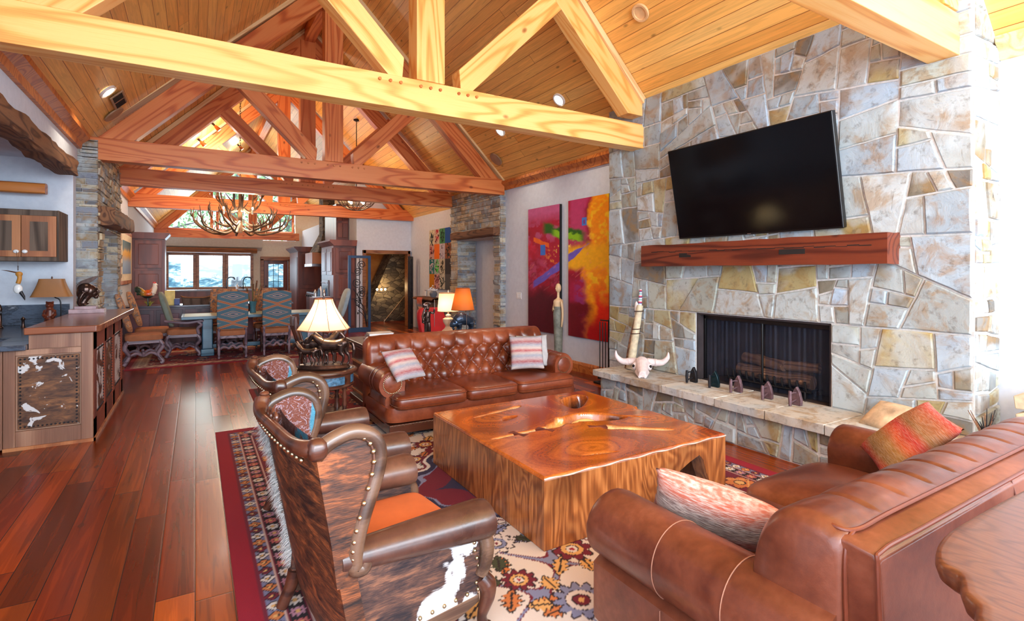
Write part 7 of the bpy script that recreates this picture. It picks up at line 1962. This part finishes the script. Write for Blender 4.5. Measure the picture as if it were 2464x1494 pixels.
mb.tube([(-.035, 0, 1.34), (-.056, 0, 1.32), (-.045, 0, 1.315)], [.006, .009, .006], 6); mb.sph((-.044, 0, 1.295), (.006, .014, .005), 6, 4)
blob('torso', mb, PALEW, t, .006, 3)
# fireplace tools
t = T('fireplace_tools', 'black iron fireplace tool stand against the wall left of the chimney', 'fireplace tools', (5.0, 5.72, 0))
box('tool_base', -.11, .11, -.13, .13, 0, .03, IRON, t, bevel=.006); box('tool_post', -.012, .012, -.11, -.07, .03, .92, IRON, t, bevel=.003)
MB().tube([(0, -.09, .9), (0, .1, .9)], .01, 8).build('hook_bar', IRON, t)
for k, nm in enumerate(('poker', 'shovel', 'brush')):
    y = -.03+.06*k; p_ = MB().tube([(-.02, y, .14), (-.02, y, .88)], .007, 7).build(nm, IRON, t)
    if nm == 'shovel': MB().box(-.03, -.01, y-.045, y+.045, .05, .2).build('shovel_pan', IRON, p_, bevel=.006)
    if nm == 'brush': MB().lathe([(.0, .06), (.035, .06), (.03, .16), (.01, .2), (0, .2)], (-.02, y, 0), 10).build('brush_head', BLACK, p_)
    if nm == 'poker': MB().tube([(-.02, y, .2), (-.02, y+.03, .16), (-.02, y+.04, .2)], .006, 6).build('poker_hook', IRON, p_)
# birch pole / rattle
t = T('birch_pole', 'pale birch pole wrapped with beads and feathers leaning on the chimney', 'pole', (4.62, 4.78, HZ))
pA, pB = Vector((-.04, 0, 0)), Vector((.105, -.02, .78)); BIRCH = plain('birch bark', lin(206,190,160), .7, var=.15, scale=16, bump=.4)
MB().tube([pA.lerp(pB, k/14) for k in range(15)], [.052-.012*k/14+.002*math.sin(k*2) for k in range(15)], 14).build('birch_stick', BIRCH, t)
MB().tube(smooth_pts([pA+Vector((0, .07, 0)), pA.lerp(pB, .5)+Vector((-.03, .04, 0)), pB+Vector((-.02, .0, -.02))], 6), interp([.022, .017, .012], 6), 9).build('dark_stick', W_RUSTIC, t)
MB().tube([pB, pB+Vector((.008, 0, .10)), pB+Vector((.012, 0, .2))], [.024, .022, .014], 12).build('beaded_handle', stripes('bead bands', [(0, lin(220,60,60)), (.2, lin(240,240,240)), (.4, lin(60,150,160)), (.6, lin(240,240,240)), (.8, lin(60,70,140)), (1, lin(220,60,60))], 2, 14., 0.), t)
mb = MB(); 
for k in range(4):
    p = pB+Vector((-.03, .03, -.02-.03*k)); mb.rbox(p, (.012, .03, .07), .9, 10, 6)
mb.build('feather', WHITEHAIR, t)
mb = MB()
for zk in (.55, .62, .9): p = pA.lerp(pB, zk); mb.tube([p+Vector((.06*math.cos(a), .05*math.sin(a), .01*a/6)) for a in np.linspace(0, 2*PI, 14)], .006, 5)
mb.build('leather_wrap', LEATHER_D, t)
# skull
t = T('cattle_skull', 'bleached horned cattle skull lying on the left end of the hearth', 'skull', (4.42, 4.42, HZ), math.radians(226))
mb = MB()
mb.tube(smooth_pts([(-.14, 0, .13), (-.06, 0, .12), (.06, 0, .085), (.20, 0, .045)], 5), interp([.07, .088, .068, .038], 5), 16)
for s in (-1, 1):
    mb.sph((-.02, s*.085, .10), (.05, .03, .045), 12, 8); mb.tube([(.05, s*.055, .05), (.2, s*.03, .02)], [.03, .018], 8)
    mb.tube(smooth_pts([(-.12, s*.06, .14), (-.14, s*.14, .13), (-.13, s*.17, .13)], 4), [.045]*9, 10)
blob('skull_bone', mb, BONE, t, .005, 3)
for s in (-1, 1):
    MB().tube(smooth_pts([(-.13, s*.15, .13), (-.135, s*.23, .135), (-.125, s*.29, .19), (-.11, s*.30, .26)], 6), interp([.042, .036, .026, .004], 6), 12).build('horn', BONE, t)
    MB().sph((-.0, s*.088, .105), (.03, .024, .026), 10, 8).build('eye_socket', DARK, t)
# five flat irons
def flat_iron(x, y, rz, mat, label):
    t = T('flat_iron', label, 'iron', (x, y, HZ+.008), rz, 'antique flat irons on the hearth')
    # standing on its heel, sole plate upright facing the screen
    sole = [(-.045, 0), (.045, 0), (.048, .05), (.03, .12), (0, .165), (-.03, .12), (-.048, .05)]
    MB().prism([(a, b) for a, b in sole], .0, .032, 'x').build('sole_plate', mat, t, bevel=.005)
    MB().tube(smooth_pts([(.0, 0, .05), (-.04, 0, .04), (-.075, 0, .035)], 4), .007, 7).build('post', mat, t); MB().tube(smooth_pts([(.0, 0, .11), (-.04, 0, .115), (-.075, 0, .11)], 4), .007, 7).build('post', mat, t)
    MB().tube([(-.08, 0, .005), (-.082, 0, .07), (-.08, 0, .135)], [.013, .016, .013], 10).build('handle', mat if mat is RUST else IRON, t)
for i, (y, mt_, lab) in enumerate([(3.837, IRON, 'black flat iron on the hearth, first of five from the skull'), (3.561, plain('teal black iron', lin(30,52,58), .3, .6), 'glossy teal black flat iron, second of five from the skull'), (3.295, RUST, 'rusty flat iron in the middle of the five on the hearth'), (2.978, RUST, 'rusty flat iron, fourth of five from the skull'), (2.703, RUST, 'rusty flat iron farthest from the skull on the hearth')]):
    flat_iron(4.585, y, [-.1, .05, -.15, .1, -.05][i], mt_, lab)
# fur on the hearth, log basket and twigs
o = pillow('fur_pillow', .40, .30, .14, FUR, 'fluffy cream and tan fur pillow lying on the right end of the hearth', 'pillow', None, (4.57, 1.93, .475), (.25, 1, 0), (.75, -.15, .5), 12)
R = random.Random(6); mb = MB(); src = o.data
for i in range(1500):
    v = src.vertices[R.randrange(len(src.vertices))]; d = (v.normal+Vector((R.uniform(-.7, .7), R.uniform(-.5, .5), R.uniform(-.7, .7)))).normalized()*R.uniform(.015, .04)
    a = v.co; q = d.cross(Vector((.3, .5, .8))).normalized()*.0022; mb.add([a-q, a+q, a+d], [(0, 1, 2)])
mb.build('fur_tufts', FUR, o, smooth=False)
t = T('log_carrier', 'split firewood carrier on the hearth end beyond the loveseat', 'log holder', (4.95, 1.22, 0))
box('carrier_base', -.22, .2, -.16, .16, 0, .42, W_RUSTIC, t, bevel=.01)
for i, (y, z, lab) in enumerate([(-.09, .49, 'split firewood log at the front of the carrier'), (.06, .49, 'split firewood log at the back of the carrier'), (-.01, .61, 'pale split firewood log on top of the carrier'), (.0, .73, 'topmost bark edged firewood log in the carrier')]):
    o = MB().prism([(-.06,-.05),(.06,-.055),(.07,.03),(.0,.06),(-.065,.03)], -.2, .2, 'x').build('firewood', [W_LOG, BIRCH][i > 1], None, bevel=.006); o.location = (4.93, 1.22+y, z); tag(o, lab, 'firewood', 'firewood in the carrier')
t = T('twig_bundle', 'dry twig bundle poking up between loveseat and chimney', 'twigs', (4.62, 1.40, HZ)); R = random.Random(5)
for k in range(16):
    a = R.uniform(0, 6.28); r = R.uniform(.02, .1); MB().tube([(0, 0, 0), (r*.4*math.cos(a), r*.4*math.sin(a), .12), (r*math.cos(a), r*math.sin(a), R.uniform(.16, .26))], [.006, .005, .002], 5).build('twig', IRON if k % 3 else W_RUSTIC, t)
# wall plates
t = T('light_switch', 'white triple rocker switch plate beside the crimson canvas', 'switch', (5.25, 8.44, 1.14)); box('plate', -.008, 0, -.085, .085, -.06, .06, WHITEP, t, bevel=.003)
for k in (-1, 0, 1): box('rocker', -.013, -.008, k*.046-.016, k*.046+.016, -.035, .035, WHITEP, t, bevel=.002)
t = T('thermostat', 'small dark thermostat on the wall beside the stone portal', 'thermostat', (5.42, 11.67, 1.55)); box('cover', -.03, 0, -.06, .06, -.05, .05, BLACK, t, bevel=.006); box('back_plate', -.006, 0, -.08, .08, -.075, .075, WHITEP, t, bevel=.003)
t = T('wall_outlet', 'white power outlet low on the wall left of the chimney', 'outlet', (5.25, 5.60, .37)); box('plate', -.006, 0, -.036, .036, -.058, .058, WHITEP, t, bevel=.002)
for z in (-.024, .024): box('socket', -.009, -.006, -.014, .014, z-.014, z+.014, PLASTER, t, bevel=.002)

# ================================================================== GARDEN OUTSIDE
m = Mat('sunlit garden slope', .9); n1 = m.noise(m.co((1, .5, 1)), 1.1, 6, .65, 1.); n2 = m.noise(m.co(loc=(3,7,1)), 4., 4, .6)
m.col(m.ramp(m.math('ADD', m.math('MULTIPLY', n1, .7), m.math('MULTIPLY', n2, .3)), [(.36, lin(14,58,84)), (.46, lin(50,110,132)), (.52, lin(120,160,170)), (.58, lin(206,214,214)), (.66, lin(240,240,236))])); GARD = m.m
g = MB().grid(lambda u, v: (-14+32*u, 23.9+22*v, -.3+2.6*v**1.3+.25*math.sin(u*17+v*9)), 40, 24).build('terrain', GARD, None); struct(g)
def tree(x, y, h, label, seed):
    t = T('garden_tree', label, 'tree', (x, y, 0.2), 0, 'garden trees'); R = random.Random(seed)
    tr = MB().tube(smooth_pts([(0, 0, -.6), (.1, 0, h*.3), (-.05, .1, h*.6), (.1, .1, h*.9)], 5), interp([.3, .24, .17, .06], 5), 10); 
    for k in range(5):
        z = h*(.4+.1*k); a = R.uniform(0, 6.28); tr.tube(smooth_pts([(0, .05, z), (.8*math.cos(a), .8*math.sin(a), z+.6), (1.7*math.cos(a), 1.7*math.sin(a), z+.9)], 4), interp([.1, .06, .02], 4), 7)
    tr.build('trunk', plain('pale bark', lin(120,128,138), .9, scale=5), t)
    mb = MB()
    for k in range(2200):
        a = R.uniform(0, 6.28); q = R.random()**.6*2.4; c = Vector((q*math.cos(a), q*math.sin(a), h*.42+R.random()*h*.62)); s = R.uniform(.05, .13)
        d1 = Vector((R.gauss(0, 1), R.gauss(0, 1), R.gauss(0, 1))).normalized()*s; d2 = d1.cross(Vector((R.gauss(0, 1), R.gauss(0, 1), R.gauss(0, 1)))).normalized()*s*.6
        mb.add([c-d1, c+d2, c+d1, c-d2], [(0, 1, 2, 3)])
    mb.build('foliage', LEAF, t, smooth=False)
tree(-1.6, 27.2, 6.6, 'leafy garden tree outside the left kitchen window', 2)
tree(4.0, 27.6, 7.0, 'leafy garden tree beyond the garden door', 3)
tree(1.9, 32.5, 8.0, 'garden tree whose trunk shows in the right kitchen window', 1)
